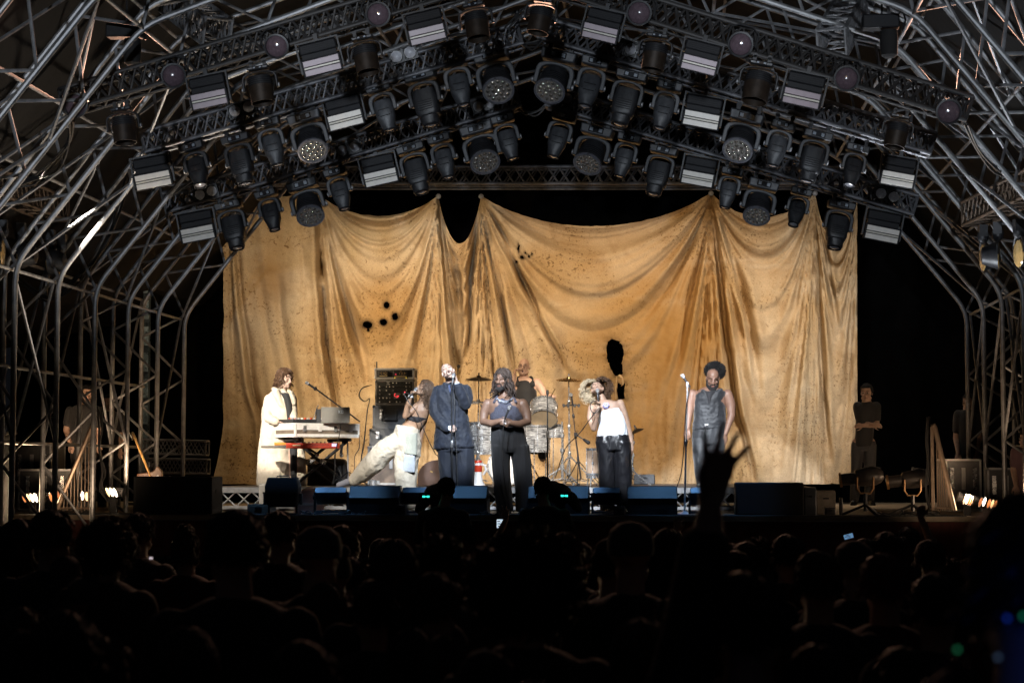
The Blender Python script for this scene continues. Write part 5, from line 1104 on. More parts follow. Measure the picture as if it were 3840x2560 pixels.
# rack of cases and synthesizers
RKY = 4.2
def stacked(name, label, x0, x1, y0, y1, m, cat, edge=ALU, d=.45, lat=2):
    a = Z5(x0, y1, RKY); b = Z5(x1, y0, RKY); return case(name, label, ((a.x+b.x)/2, RKY+d/2, a.z), b.x-a.x, d, b.z-a.z, 0, m, cat, None, lat, edge), (b.x-a.x), (b.z-a.z)
base = Z5(1000, 880, RKY).z; c0, cw, ch = stacked('road_case', 'brownish road case at the bottom of the synthesizer stack', 1000, 1250, 882, 1186, M('case_rust', (.16, .115, .085), .6, 0, .3, 8), 'flight case')
c1, cw, ch = stacked('road_case', 'black moulded road case second from the bottom of the synthesizer stack', 1015, 1262, 746, 880, CASEB, 'flight case', CASEB)
c2, cw, ch = stacked('road_case', 'black moulded road case with recessed handle under the modular synthesizer', 1040, 1300, 562, 744, M('moulded_black', (.05, .052, .055), .5, 0, .2, 10, .2, 60), 'flight case', M('moulded_edge', (.06, .062, .066), .5)); obj('handle', MB().path([(-.1, -.23, ch*.75), (-.1, -.24, ch*.35), (.12, -.24, ch*.35), (.12, -.23, ch*.75)], .016, 6), CASEB, c2)
c3, cw, ch = stacked('modular_synthesizer', 'modular synthesizer panel full of knobs and sockets in the middle of the stack', 1060, 1366, 362, 560, M('panel_black', (.035, .037, .04), .35, 0, .3, 10), 'synthesizer', ALU2, .3, 0); rk = random.Random(3)
for j in range(6):
    for i in range(10):
        if rk.random() < .75: obj('knob', MB().lathe([(.012, 0), (.010, .02), (0, .021)], (-cw*.38+i*cw*.085+rk.uniform(-.004, .004), -.15, ch*(.12+j*.15)), (0, -1, 0), 8), [KNOB, CHR, CASEB][rk.randrange(3)], c3)
obj('blank_plate', MB().box((-cw*.17, -.153, ch*.86), (.05, .008, .05)), M('plate_grey', (.45, .45, .47), .5), c3); q = obj('led_matrix', MB().box((cw*.05, -.153, ch*.36), (.085, .008, .085)), M('matrix_grey', (.22, .2, .21), .4), c3); mb = MB()
for i, (x, z) in enumerate(((-.03, .02), (-.03, 0), (-.02, .03), (-.01, -.01), (.01, .0), (.01, -.02), (.02, -.01), (.0, -.03), (.03, -.005))): mb.box((cw*.05+x, -.159, ch*.36+z), (.009, .004, .009))
obj('lit_led', mb, M('led_red', (.5, .02, .02), .4, emit=(1, .05, .06), es=2.5), q); obj('lit_led', MB().box((cw*.26, -.154, ch*.5), (.016, .008, .016)), MATS['led_red'], c3)
c4, cw, ch = stacked('synthesizer_case', 'silver edged open case with two small synthesizers on top of the stack', 1055, 1367, 270, 358, M('case_inside', (.07, .07, .075), .6, 0, .2, 9), 'flight case', M('edge_silver', (.65, .66, .7), .35, .7, .1, 9), .35, 0)
for x, w_, h_ in ((-cw*.27, .14, .085), (cw*.16, .215, .115)):
    s_ = obj('synthesizer', MB().box((x, -.185, ch*.44), (w_, .03, h_)), CASEB, c4, bevel=.005); obj('key_row', MB().box((x, -.203, ch*.44-h_*.32), (w_*.85, .006, h_*.16)), M('keys_cream', (.6, .48, .28), .5), s_); mb = MB()
    for k in range(14): mb.box((x-w_*.4+rk.uniform(0, w_*.8), -.203, ch*.44+rk.uniform(-.01, h_*.4)), (.010, .006, .008))
    obj('control', mb, M('control_gold', (.65, .45, .2), .4), s_)
obj('red_button', MB().box((cw*.04, -.206, ch*.42), (.02, .006, .014)), M('button_red', (.6, .02, .03), .4, emit=(1, .05, .1), es=.8), c4)
for x in (-.02, .22): obj('lit_led', MB().ball((cw*.16+(x-.1)*.7, -.206, ch*.44-.055), .006, None, 6, 5), M('led_yellow', (.6, .4, .02), .4, emit=(1, .7, .05), es=2), c4)
obj('antenna', MB().box((-cw*.49, .0, ch+.05), (.02, .01, .11)), CASEB, c4)
cable([Z5(1035, 410, 4.1), Z5(960, 430, 4.1), Z5(935, 490, 4.1), Z5(975, 530, 4.1), Z5(1020, 510, 4.1), Z5(1000, 600, 4.1), Z5(985, 700, 4.1), Z5(975, 850, 4.1), Z5(950, 1000, 4.1), Z5(945, 1180, 4.1)], 2, .006, 'black cable looping down the left side of the synthesizer stack', .01)
# brown arched cabinet behind the singer
ap = Z5(1550, 1190, 3.6); t = thing('amplifier', 'brown arched amplifier cabinet on the riser behind the singer in navy', 'amplifier', (ap.x, 3.6, RISER)); pts = [(-.29, 0), (-.29, .12)]+[(.29*cos(a), .12+.25*sin(a)) for a in [pi-pi*k/14 for k in range(1, 14)]]+[(.29, .12), (.29, 0)]
mb = MB(); n = len(pts); mb.add([(x, y, z) for y in (0, .25) for x, z in pts], [tuple(range(n)), tuple(reversed(range(n, 2*n)))]+[(i, n+i, n+(i+1) % n, (i+1) % n) for i in range(n)]); obj('cabinet', mb, M('amp_brown', (.13, .075, .055), .7, 0, .2, 8, .3, 90), t, sharp=50)
obj('badge', MB().box((-.09, -.004, .2), (.04, .008, .02), Matrix.Rotation(.5, 3, 'Y')), M('badge_gold', (.7, .5, .2), .3, 1), t); obj('port', MB().lathe([(.02, 0), (.018, -.006), (0, -.006)], (.24, 0, .13), (0, 1, 0), 14), DKP, t)
t = thing('light_bulb_jar', 'small shiny metal can on the riser under the dancer', 'can', (Z5(1045, 1184, 3.0).x, 3.0, RISER)); obj('can', MB().lathe([(.05, 0), (.058, .02), (.058, .075), (.05, .085), (0, .086)], n=18), CHR, t); obj('bracket', MB().box((.07, 0, .05), (.04, .03, .05)), ALU, t)
# megaphone
mp = Z6(195, 1192, 2.75); t = thing('megaphone', 'white megaphone with a red band standing on its horn behind the singer in navy', 'megaphone', (mp.x, 2.75, RISER)); WP = M('white_plastic', (.75, .72, .70), .4, 0, .06, 9)
obj('horn', MB().lathe([(.10, 0), (.098, .015), (.075, .06), (.055, .14), (.05, .2), (0, .2)], n=26), WP, t); obj('body', MB().lathe([(.05, .2), (.055, .21), (.055, .34), (.05, .36), (0, .36)], n=26), RED, t); obj('grip', MB().path([(.05, -.02, .3), (.10, -.02, .29), (.11, -.02, .22), (.07, -.02, .16)], .02, 8), WP, t); obj('stripe', MB().lathe([(.0565, .29), (.0565, .325)], n=26, caps=False), WP, t)
# drums
def drum(name, label, c, r, depth, ax, headm, group=None, lugs=8, wrap=None, legs=False):
    c = V(c); ax = V(ax).normalized(); t = thing(name, label, 'drum', c, group=group); obj('shell', MB().lathe([(r, 0), (r, depth)], (0, 0, 0), ax, 36, False), wrap or OYS, t)
    for nm, h in (('resonant_head', -.004), ('batter_head', depth+.004)): obj(nm, MB().lathe([(r*.985, 0), (0, 0)], ax*h, ax, 36, False), headm, t)
    for h in (-.012, depth-.02): obj('hoop', MB().lathe([(r*1.0, 0), (r*1.05, 0), (r*1.05, .032), (r, .032)], ax*h, ax, 36, False), CHR, t)
    u = ax.orthogonal().normalized(); w_ = ax.cross(u)
    for k in range(lugs):
        a = 2*pi*k/lugs+.2; q = (u*cos(a)+w_*sin(a))*r*1.03; obj('lug', MB().tube(q, q+ax*depth, .005, n=5).box(q+ax*depth*.5, (.022, .022, .04)), CHR, t)
    if legs:
        for k in range(3): a = 2*pi*k/3+.5; q = V((cos(a)*(r+.02), sin(a)*(r+.02), 0)); obj('leg', MB().tube(q+V((0, 0, depth*.5)), q+V((0, 0, RISER-c.z)), .008, n=6), CHR, t)
    return t
DY = 4.35
a = Z6(216, 945, DY); b = Z6(216, 700, DY); drum('floor_tom', 'silver and black striped floor tom left of the person with dreadlocks', (a.x, DY, a.z), .175, b.z-a.z, (0, 0, 1), HEADW, 'floor toms', legs=True)
a = Z6(645, 925, DY); b = Z6(645, 725, DY); drum('floor_tom', 'silver and black striped floor tom right of the person with dreadlocks', (a.x, DY, a.z), .21, b.z-a.z, (0, 0, 1), HEADW, 'floor toms', legs=True)
a = Z6(708, 672, 4.15); drum('rack_tom', 'tilted striped rack tom showing its pale lower head to the audience', a, .20, .27, (-.03, .66, .75), M('tom_head_amber', (.52, .40, .26), .4, 0, .15, 6), lugs=8)
a = Z6(430, 945, 4.6); drum('bass_drum', 'striped bass drum mostly hidden behind the person with dreadlocks', (a.x, 4.3, RISER+.28), .27, .4, (0, 1, 0), HEADW)
a = Z6(790, 905, DY+.1); b = Z6(790, 715, DY); drum('snare_drum', 'small striped snare drum on a stand right of the big floor tom', (a.x, DY+.1, (a.z+b.z)/2), .13, (b.z-a.z)*.5, (0, 0, 1), HEADW, legs=True)
def tripod_stand(name, label, foot, top, m=CHR, spread=.28, r=.012, legs=3, a0=.4, cat='stand'):
    foot = V(foot); top = V(top); t = thing(name, label, cat, foot); h = top-foot; obj('lower_tube', MB().tube((0, 0, .1), h*.55, r*1.25), m, t); obj('upper_tube', MB().tube(h*.52, h, r*.75), m, t)
    for f in (.3, .55, .78): obj('collar', MB().lathe([(r*1.5, -.03), (r*2.1, -.02), (r*2.1, .02), (r*1.5, .03)], h*f, h, 10), m, t)
    for k in range(legs): q = a0+k*2*pi/legs; e = V((cos(q)*spread, sin(q)*spread, .015)); obj('leg', MB().tube(h*.28, e, r*.8, n=6).tube((0, 0, .1), e*.6+V((0, 0, .05)), r*.6, n=5).ball(e, r*1.6, None, 8, 6), m, t)
    return t
def cymbal(label, p, r, m, tilt=(0, 0)):
    t = thing('cymbal', label, 'cymbal', p, (tilt[0], tilt[1], 0), 'cymbals'); obj('bow', MB().lathe([(r, -.030), (r*.6, -.008), (r*.2, .004), (r*.16, .022), (.012, .028), (.012, .024), (r*.15, .018), (r*.2, 0), (r*.6, -.012), (r, -.033)], n=40, caps=False), m, t); obj('wing_nut', MB().lathe([(.012, .02), (.012, .06), (.004, .07)], n=10), CHR, t); return t
c_ = Z6(200, 345, 4.1); cymbal('dark cymbal on a chrome stand between the singer in navy and the dreadlocks', c_, .19, M('dark_bronze', (.10, .07, .045), .4, .9, .3, 20), (radians(-4), 0)); tripod_stand('cymbal_stand', 'chrome cymbal stand under the dark left cymbal', (Z6(187, 1180, 4.1).x, 4.1, RISER), c_, cat='cymbal stand')
c_ = Z6(905, 352, 4.1); cymbal('shining bronze cymbal above the right side of the drum kit', c_, .187, BRNZ, (radians(8), radians(2))); tripod_stand('cymbal_stand', 'chrome cymbal stand under the bronze cymbal', (Z6(912, 1180, 4.0).x, 4.0, RISER), c_, spread=.42, cat='cymbal stand')
c_ = Z6(1432, 752, 4.2); cymbal('small dark cymbal half hidden behind the person in white', c_, .11, MATS['dark_bronze'], (radians(10), radians(-22))); tripod_stand('cymbal_stand', 'chrome stand behind the right arm of the person in white', (Z6(1398, 1190, 4.0).x, 4.0, RISER), Z6(1410, 765, 4.2), r=.014, cat='cymbal stand')
tripod_stand('hardware_stand', 'thick chrome drum stand beside the striped snare drum', (Z6(855, 1150, 4.0).x, 4.0, RISER), Z6(853, 690, 4.0), r=.016, spread=.4, a0=1.2)
c_ = Z6(853, 690, 4.0)
t = thing('clamp_arm', 'chrome clamp arm on the left cymbal stand', 'clamp', Z6(185, 540, 4.05)); obj('block', MB().box((-.03, 0, 0), (.10, .03, .045)), CHR, t); obj('arm', MB().tube((.02, 0, 0), (.09, -.02, -.0), .012).tube((.05, 0, -.02), (.09, -.02, -.12), .01), CHR, t)
tripod_stand('microphone_boom', 'black drum microphone stand leaning right of the bronze cymbal', (Z6(1000, 1150, 3.7).x, 3.7, RISER), Z6(925, 495, 3.8), BLKM, .3, .009, cat='microphone stand'); mic('dark microphone on the leaning black drum stand', Z6(922, 480, 3.8), Z6(930, 520, 3.8))
t = thing('drum_microphone', 'black drum microphone sticking out toward the person in white', 'microphone', Z6(960, 790, 3.7)); e = Z6(1060, 855, 3.65)-Z6(960, 790, 3.7); obj('boom', MB().tube((0, 0, 0), e*.7, .008), BLKM, t); obj('body', MB().cap(e*.65, e, .02, .028), DKP, t); obj('clamp', MB().box((0, 0, 0), (.05, .04, .05)), DKP, t)
t = thing('percussion_bar', 'black percussion bar with small blocks on the right cymbal stand', 'percussion', Z6(920, 565, 3.95)); obj('bar', MB().tube((-.11, 0, 0), (.13, 0, .01), .01), BLKM, t)
for x in (-.1, -.04, .06, .12): obj('block', MB().box((x, -.01, .0), (.035, .05, .05), Matrix.Rotation(x*3, 3, 'Y')), CASEB, t, bevel=.006)
a = Z6(1093, 1128, 3.0); b = Z6(1093, 905, 3.0); WOOD = M('conga_wood', (.52, .36, .25), .4, 0, .15, 4, stretch=(6, 6, .6)); t = drum('conga', 'tall pale wooden conga drum on a chrome basket left of the person in white', (a.x, 3.0, a.z), .088, b.z-a.z, (0, 0, 1), HEADW, lugs=5, wrap=WOOD)
for k in range(3): q = k*2.09+.3; obj('basket_leg', MB().tube((.08*cos(q), .08*sin(q), .04), (.11*cos(q), .11*sin(q), RISER-a.z), .011), CHR, t)
obj('basket', MB().lathe([(.094, 0), (.1, 0), (.1, .03), (.094, .03)], (0, 0, .03), n=24, caps=False), CHR, t)
stand('straight black microphone stand in front of the rack tom', (Z6(740, 1145, 2.5).x, 2.5, RISER+.01), Z6(738, 455, 2.5))
t = thing('music_stool', 'dark drum stool hidden behind the kit', 'stool', (Z6(585, 900, 5.25).x, 5.25, RISER)); obj('seat', MB().lathe([(.17, .46), (.18, .49), (.17, .53), (0, .535)], n=24), CASEB, t)
for k in range(3): q = k*2.09; obj('leg', MB().tube((0, 0, .4), (.22*cos(q), .22*sin(q), .01), .011), CHR, t)
stp = Z8(862, 286, 3.8); tripod_stand('mallet_stand', 'thin chrome stand behind the singer in navy holding a round mallet', (Z8(850, 1300, 3.8).x, 3.8, RISER), Z8(845, 470, 3.8), spread=.2, r=.009); o = obj('mallet', MB().tube(Z8(838, 420, 3.8), Z8(855, 310, 3.8), .006).ball(stp, (.028, .028, .028), None, 14, 10), M('felt_white', (.6, .55, .48), .9)); tag(o, 'round pale mallet head sticking up beside the head of the singer in navy', 'mallet')
# ---- stage front: wedges, ribbed floor lights, boxes
BLUEB = M('monitor_paint', (.014, .015, .017), .42, 0, .2, 14, .25, 120)
def prism(mb, prof, w_):
    n = len(prof); return mb.add([(x, y, z) for x in (-w_/2, w_/2) for y, z in prof], [tuple(reversed(range(n))), tuple(range(n, 2*n))]+[(i, (i+1) % n, n+(i+1) % n, n+i) for i in range(n)])
def wedge(label, x0, x1, Y, h=.365):
    a = PD(x0, 1180, Y); b = PD(x1, 1180, Y); w_ = b.x-a.x; t = thing('monitor_wedge', label, 'stage monitor', ((a.x+b.x)/2, Y, DECK), group='floor monitors along the stage edge')
    obj('cabinet', prism(MB(), [(0, 0), (-.0, h*.56), (.13, h), (.24, h), (.50, .08), (.50, 0)], w_), BLUEB, t, bevel=.008); R = Matrix.Rotation(-atan2(h-.08, -.26)-pi/2, 3, 'X'); c = V((0, .372, (h+.08)/2+.002))
    obj('grille', MB().box(c+V((0, .006, .006)), (w_*.9, .012, .36), Matrix.Rotation(radians(-42), 3, 'X')), DKP, t)
    for s in (-1, 1): obj('handle', MB().box((s*(w_/2+.002), .2, h*.6), (.012, .1, .035)), DKP, t)
    obj('trim', MB().box((0, -.004, h*.575), (w_*.99, .006, .012)), CASEB, t); obj('socket_plate', MB().box((w_*.2, -.004, .06), (.12, .008, .05)), M('plate_dark', (.012, .012, .013), .3), t)
wedge('blue lit monitor wedge under the dancer', 800, 917, .35); wedge('blue lit monitor wedge under the singer in navy, beside the left camera operator', 1006, 1118, .35); wedge('monitor wedge right of the person with dreadlocks, behind the right camera operator', 1212, 1352, .45); wedge('wide blue lit monitor wedge under the person in white', 1441, 1556, .3)
RIB = M('rib_paint', (.06, .07, .085), .4, .3, .2, 14)
def floor_light(label, x0, x1, Y, y1=1166):
    a = PD(x0, y1, Y); b = PD(x1, y1, Y); w_ = b.x-a.x; t = thing('floor_light', label, 'floor light', ((a.x+b.x)/2, Y, DECK), group='ribbed floor lights between the monitors'); R = Matrix.Rotation(radians(-40), 3, 'X')
    obj('housing', MB().box((0, .12, .235), (w_*.9, .24, .09), R), RIB, t, bevel=.008)
    for k in range(5): obj('cooling_rib', MB().box(V((0, .12, .235))+R @ V((0, -.10+k*.045, .05)), (w_*.72, .012, .022), R), RIB, t)
    obj('base_plate', MB().box((0, .08, .035), (w_*.86, .2, .03)), RIB, t)
    for s in (-1, 1): obj('bracket', MB().box((s*w_*.47, .1, .15), (.028, .05, .27)), BLKM, t); obj('knob', MB().lathe([(.03, -.012), (.03, .012)], (s*w_*.5, .1, .22), (1, 0, 0), 12), DKP, t)
floor_light('blue lit ribbed floor light left of the wedge under the dancer', 718, 798, .45); floor_light('ribbed floor light left of the left camera operator', 919, 1000, .45); floor_light('ribbed floor light in front of the white top, left of the wide wedge', 1358, 1427, .45); floor_light('ribbed floor light right of the lone chrome microphone stand', 1582, 1650, .45)
p = PD(650, 1160, .25); t = thing('stage_light', 'big black stage light seen from its back on the front edge at left', 'floor light', (p.x, .25, DECK)); R = Matrix.Rotation(radians(8), 3, 'X')
obj('housing', MB().loft([ring((0, 0, 0), .17, .1, 24, 7, .10), ring((0, 0, 0), .215, .13, 24, 8, .17), ring((0, 0, 0), .22, .13, 24, 8, .36), ring((0, 0, 0), .19, .11, 24, 7, .47), ring((0, 0, 0), .18, .10, 24, 7, .475)]), M('light_black', (.008, .008, .009), .8, 0, .3, 9), t); obj('handle', MB().path([(-.08, 0, .47), (-.08, 0, .495), (.08, 0, .495), (.08, 0, .47)], .008, 6), BLKM, t)
for s in (-1, 1): obj('bracket', MB().box((s*.235, 0, .2), (.03, .06, .14)).box((s*.18, 0, .06), (.02, .05, .12)), BLKM, t)
obj('base_plate', MB().box((0, .02, .012), (.4, .3, .024)), BLKM, t)
for lab, x0, x1, y0, Y, d in (('long black front speaker block at the left stage edge', 305, 487, 1094, .25, .6), ('long black front speaker block at the right stage edge', 1690, 1846, 1108, .25, .6)):
    a = PD(x0, 1183, Y); b = PD(x1, y0, Y); t = thing('front_speaker', lab, 'speaker', ((a.x+b.x)/2, Y+d/2, DECK), group='front speaker blocks'); w_ = b.x-a.x; h_ = b.z-DECK; obj('cabinet', MB().box((0, 0, h_/2), (w_, d, h_)), M('speaker_black', (.013, .013, .014), .75, 0, .3, 12, .3, 80), t, bevel=.015); obj('grille', MB().box((0, -d/2-.004, h_/2), (w_*.93, .01, h_*.88)), M('grille_black', (.010, .010, .011), .8, 0, .3, 60, .4, 200), t)
    for s in (-1, 1): obj('handle', MB().box((s*(w_/2+.003), 0, h_*.6), (.012, .2, .05)), DKP, t)
def smallbox(name, label, cat, zf, x0, x1, y0, Y, m, d=.3, zb=DECK, bev=.01):
    a = zf(x0, y0, Y); b = zf(x1, y0, Y); t = thing(name, label, cat, ((a.x+b.x)/2, Y+d/2, zb)); h_ = max(.05, a.z-zb); obj('body', MB().box((0, 0, h_/2), (b.x-a.x, d, h_)), m, t, bevel=bev); obj('lid', MB().box((0, 0, h_+.006), ((b.x-a.x)*.96, d*.96, .012)), m, t); obj('handle', MB().box((0, -d/2-.006, h_*.7), ((b.x-a.x)*.3, .012, .02)), DKP, t); return t
smallbox('white_box', 'pale upright box at the left end of the riser below the cream coat', 'box', Z5, 148, 238, 1182, 1.5, M('box_white', (.62, .58, .52), .5, 0, .12, 9), .4)
smallbox('step_box', 'dark grey box with pale edge at the right end of the black front speaker', 'box', Z7, 905, 985, 1018, .4, M('box_slate', (.07, .08, .10), .5, 0, .2, 9), .35); smallbox('step_box', 'low grey wooden steps behind the right front speaker block', 'steps', Z7, 985, 1112, 1040, 1.1, M('box_taupe', (.16, .14, .12), .7, 0, .25, 9), .4); smallbox('step_box', 'small black box on the floor right of the grey steps', 'box', Z7, 1045, 1112, 1150, .5, CASEB, .2); smallbox('floor_post', 'short black floor post right of the small black box', 'post', Z7, 1137, 1160, 1085, .5, CASEB, .09)
smallbox('stage_box', 'small black connection box on the stage edge left of the left camera operator', 'stage box', Z5, 1215, 1298, 1350, .12, CASEB, .2); smallbox('stage_box', 'small black connection box at the stage edge left of the wide wedge', 'stage box', Z6, 1258, 1345, 1362, .12, CASEB, .2); smallbox('dark_case', 'low dark case on the riser below the big hole, right of the person in white', 'box', Z6, 1415, 1580, 1110, 5.5, CASEB, .4, RISER); smallbox('floor_wedge', 'flat brown wooden block on the floor left of the black stage light', 'block', Z5, 55, 235, 1345, .5, M('block_brown', (.12, .095, .07), .8, 0, .2, 8), .4)
p = Z5(545, 1260, 1.4); t = thing('pink_case', 'pale pink curved plastic hood between the black stage light and the ribbed floor light', 'hood', (p.x, 1.4, DECK)); obj('shell', MB().lathe([(.20, 0), (.20, .12), (.185, .2), (.14, .28), (.07, .325), (0, .335)], n=28), M('pink_plastic', (.58, .36, .36), .4, 0, .08, 6), t); obj('rim', MB().lathe([(.205, .10), (.212, .11), (.212, .135), (.205, .14)], n=28, caps=False), M('pink_pale', (.66, .48, .47), .4), t)
rc = random.Random(11)
for k, (x, y) in enumerate(((560, 1390), (870, 1395), (1180, 1395), (1960, 1395))):
    pts = [];
    for i in range(7): p = Z5(x-90+i*32+rc.uniform(-20, 20), y, .1+rc.random()*.35); p.z = DECK+.012+.02*rc.random(); pts.append(p)
    cable(pts, 3, .008, ['tangle of thin cables on the stage edge below the black stage light', 'tangle of thin cables in front of the wedge under the dancer', 'tangle of thin cables beside the small box near the left camera operator', 'tangle of thin cables at the feet of the person with dreadlocks'][k], .03)
o = struct('dark_strip', MB().box((-.7, .30, DECK+.006), (11.6, .60, .008)), M('strip_black', (.016, .015, .015), .9, 0, .3, 9, .3, 60))  # added black strip that keeps the deck front dark
# ---- side lamps lying on the stage, lit
def lit_bar(label, zf, spots, Y, tilt, cols, w_=.045, h_=.10):
    pts = [zf(x, y, Y) for x, y in spots]; w_ = min(.03, .40*(pts[1]-pts[0]).length); h_ = .062; c = sum(pts, V((0, 0, 0)))/len(pts); t = thing('lamp_bar', label, 'stage light', c, group='lit lamp bars at the sides'); L = (pts[-1]-pts[0]).length; d = (pts[-1]-pts[0]).normalized()
    obj('housing', MB().tube(pts[0]-c-d*.08+V((0, .10, 0)), pts[-1]-c+d*.08+V((0, .10, 0)), .075, n=10), BLKM, t); obj('foot', MB().box((0, .1, (DECK-c.z)/2), (.08, .08, max(.05, c.z-DECK))), BLKM, t)
    for p, k in zip(pts, cols):
        q = p-c; R = Matrix.Rotation(radians(tilt), 3, 'Y'); obj('lamp', MB().ball(q, (w_, .02, h_), R, 14, 10), LAMP[k], t); obj('reflector', MB().lathe([(.5, .0), (1.0, -.04), (1.08, -.035), (.55, .03)], (0, 0, 0), (0, 1, 0), 18, False), CHR, t, loc=q+V((0, .02, 0)), rot=(0, radians(tilt), 0)).scale = (w_*1.05, 1, h_*1.05)
LAMP = {'w': M('lamp_white', (.9, .85, .75), .4, emit=(1, .86, .62), es=8), 'y': M('lamp_warm', (.9, .7, .45), .4, emit=(1, .58, .25), es=3.2), 'o': M('lamp_orange', (.8, .4, .15), .4, emit=(1, .30, .08), es=1.3), 'd': M('lamp_dim', (.7, .35, .15), .4, emit=(1, .3, .1), es=.7)}
lit_bar('lit bar of four lamps at the far left, orange to white', ZL, [(120, 1393), (140, 1393), (158, 1393), (177, 1393)], .4, -20, 'oyww'); lit_bar('lit bar of three orange lamps beside the left stair rail', ZL, [(250, 1390), (268, 1388), (286, 1378)], .4, -18, 'oyd'); lit_bar('two small white lamps seen through the left stair rail', ZL, [(404, 1382), (427, 1386)], .5, -4, 'wy', .03, .08); lit_bar('lit bar of three white lamps right of the left stair rail', ZL, [(530, 1365), (548, 1366), (566, 1368)], .5, -22, 'yww'); 
lit_bar('lit bar of four warm lamps right of the right stair rail', Z7, [(1962, 1090), (1978, 1092), (1992, 1098), (2004, 1102)], .5, 18, 'ywoo', .035, .10); lit_bar('lit bar of five lamps at the far right, orange and white', Z7, [(2065, 1108), (2090, 1106), (2120, 1118), (2142, 1122), (2162, 1126)], .4, 18, 'dwoyo', .035, .11)
lamp('side_lamp', PD(80, 1138, -.1), (-4.5, -12, 1.6), 260, (1, .7, .42), 120, 1, .3); lamp('side_lamp', PD(2262, 1143, -.1), (4, -12, 1.6), 260, (1, .7, .42), 120, 1, .3)
for p_, q_, w_ in (((80, 1125, .2), (215, 915, 3.6), 330), ((255, 1120, .2), (320, 1030, 1.5), 200), ((2240, 1130, .2), (1990, 945, 4.4), 210), ((2262, 1130, .2), (2320, 900, 1.0), 40), ((2235, 1150, .1), (2040, 1150, .4), 60)):
    lamp('side_lamp', PD(*p_), PD(*q_), w_, (1, .68, .42), 46, 1, .15)
lamp('side_lamp', PD(190, 1150, -1.2), PD(180, 1050, -.2), 45, (1, .7, .45), 90, 1, .15); lamp('side_lamp', PD(2180, 1150, -1.2), PD(2160, 1050, -.2), 45, (1, .7, .45), 90, 1, .15)  # extra fill from ahead of the stage, added for the stair rails
# ---- stair rails
def stair_rail(label, top, bot, post, Y, n):
    a = PD(*top, Y); b = PD(*bot, Y); t = thing('stair_rail', label, 'handrail', b, group='stair rails'); A = a-b; RM = M('rail_bronze', (.30, .22, .16), .4, .6, .2, 10)
    obj('handrail', MB().path([V((0, 0, 0)), A*.97, A, A+V((post*.03, 0, -.02))], .030, 8), RM, t); obj('post', MB().tube(A+V((post*.03, 0, -.02)), V((A.x+post*.03, 0, 0)), .022), RM, t)
    for k in range(1, n): q = A*(k/n); obj('baluster', MB().tube(q, V((q.x, 0, 0)), .007, n=6), RM, t)
    obj('bottom_rail', MB().tube((0, 0, .03), (A.x, 0, .03), .014), RM, t)
stair_rail('bronze stair rail with thin balusters sloping up at the left end of the stage', (213, 975), (130, 1172), 1, -.2, 10); stair_rail('bronze stair rail with thin balusters sloping up at the right end of the stage', (2146, 976), (2192, 1172), -1, -.2, 9)
cable([PD(228, 935, -.1), PD(232, 980, -.1), PD(226, 1030, -.1), PD(240, 1080, -.1), PD(232, 1120, -.1), PD(250, 1150, -.1)], 4, .012, 'cables and chains wound round the left stair post', .03); cable([PD(2135, 960, -.1), PD(2128, 1010, -.1), PD(2136, 1060, -.1), PD(2132, 1120, -.1), PD(2138, 1170, -.1)], 4, .012, 'cables wound round the right stair post', .03)
# ---- guitar on a stand
gp = ZL(725, 1255, 1.4); gt = ZL(648, 1070, 1.5); t = thing('electric_guitar', 'electric guitar with pale maple neck leaning behind the left front speaker', 'guitar', gp); d = gt-gp; dn = d.normalized(); MAP = M('maple', (.72, .42, .16), .3, 0, .12, 8, coat=.6)
obj('neck', MB().path([-dn*.1, d*.74], [.026, .021], 10, flat=.5), MAP, t); obj('headstock', MB().path([d*.74, d*.8, d*.97, d], [.020, .036, .030, .014], 10, flat=.35), MAP, t)
for k in range(6): obj('tuning_peg', MB().ball(d*(.8+.033*k)+V((-.04, -.01, 0)), .011, None, 6, 5), CHR, t)
bd = [(-.05, .06), (-.16, .10), (-.19, 0), (-.14, -.14), (-.17, -.28), (-.10, -.36), (.08, -.36), (.17, -.27), (.13, -.13), (.17, -.02), (.14, .07), (.06, .03)]; n = len(bd); mb = MB().add([V((x, y, 0))*1.0 for y in (-.022, .022) for x, _ in bd], []); mb = MB(); Rg = Matrix.Rotation(atan2(d.x, d.z), 3, 'Y')
mb.add([Rg @ V((x, y, z-.08)) for y in (-.022, .022) for x, z in bd], [tuple(range(n)), tuple(reversed(range(n, 2*n)))]+[(i, n+i, n+(i+1) % n, (i+1) % n) for i in range(n)]); obj('body', mb, M('sunburst', (.10, .04, .02), .25, 0, .2, 5, coat=.8), t, bevel=.01); obj('pickguard', MB().box(Rg @ V((.02, -.026, -.2)), (.16, .006, .14), Rg), WP, t)
gs = thing('guitar_stand', 'small black stand holding the electric guitar', 'guitar stand', (gp.x, gp.y+.06, DECK)); obj('upright', MB().tube((0, .05, .02), gp-gs.location+V((0, .05, .1)), .012), BLKM, gs)
for k in range(3): obj('leg', MB().tube((0, .05, .15), (.2*cos(k*2.1+1), .05+.2*sin(k*2.1+1), .01), .01), BLKM, gs)
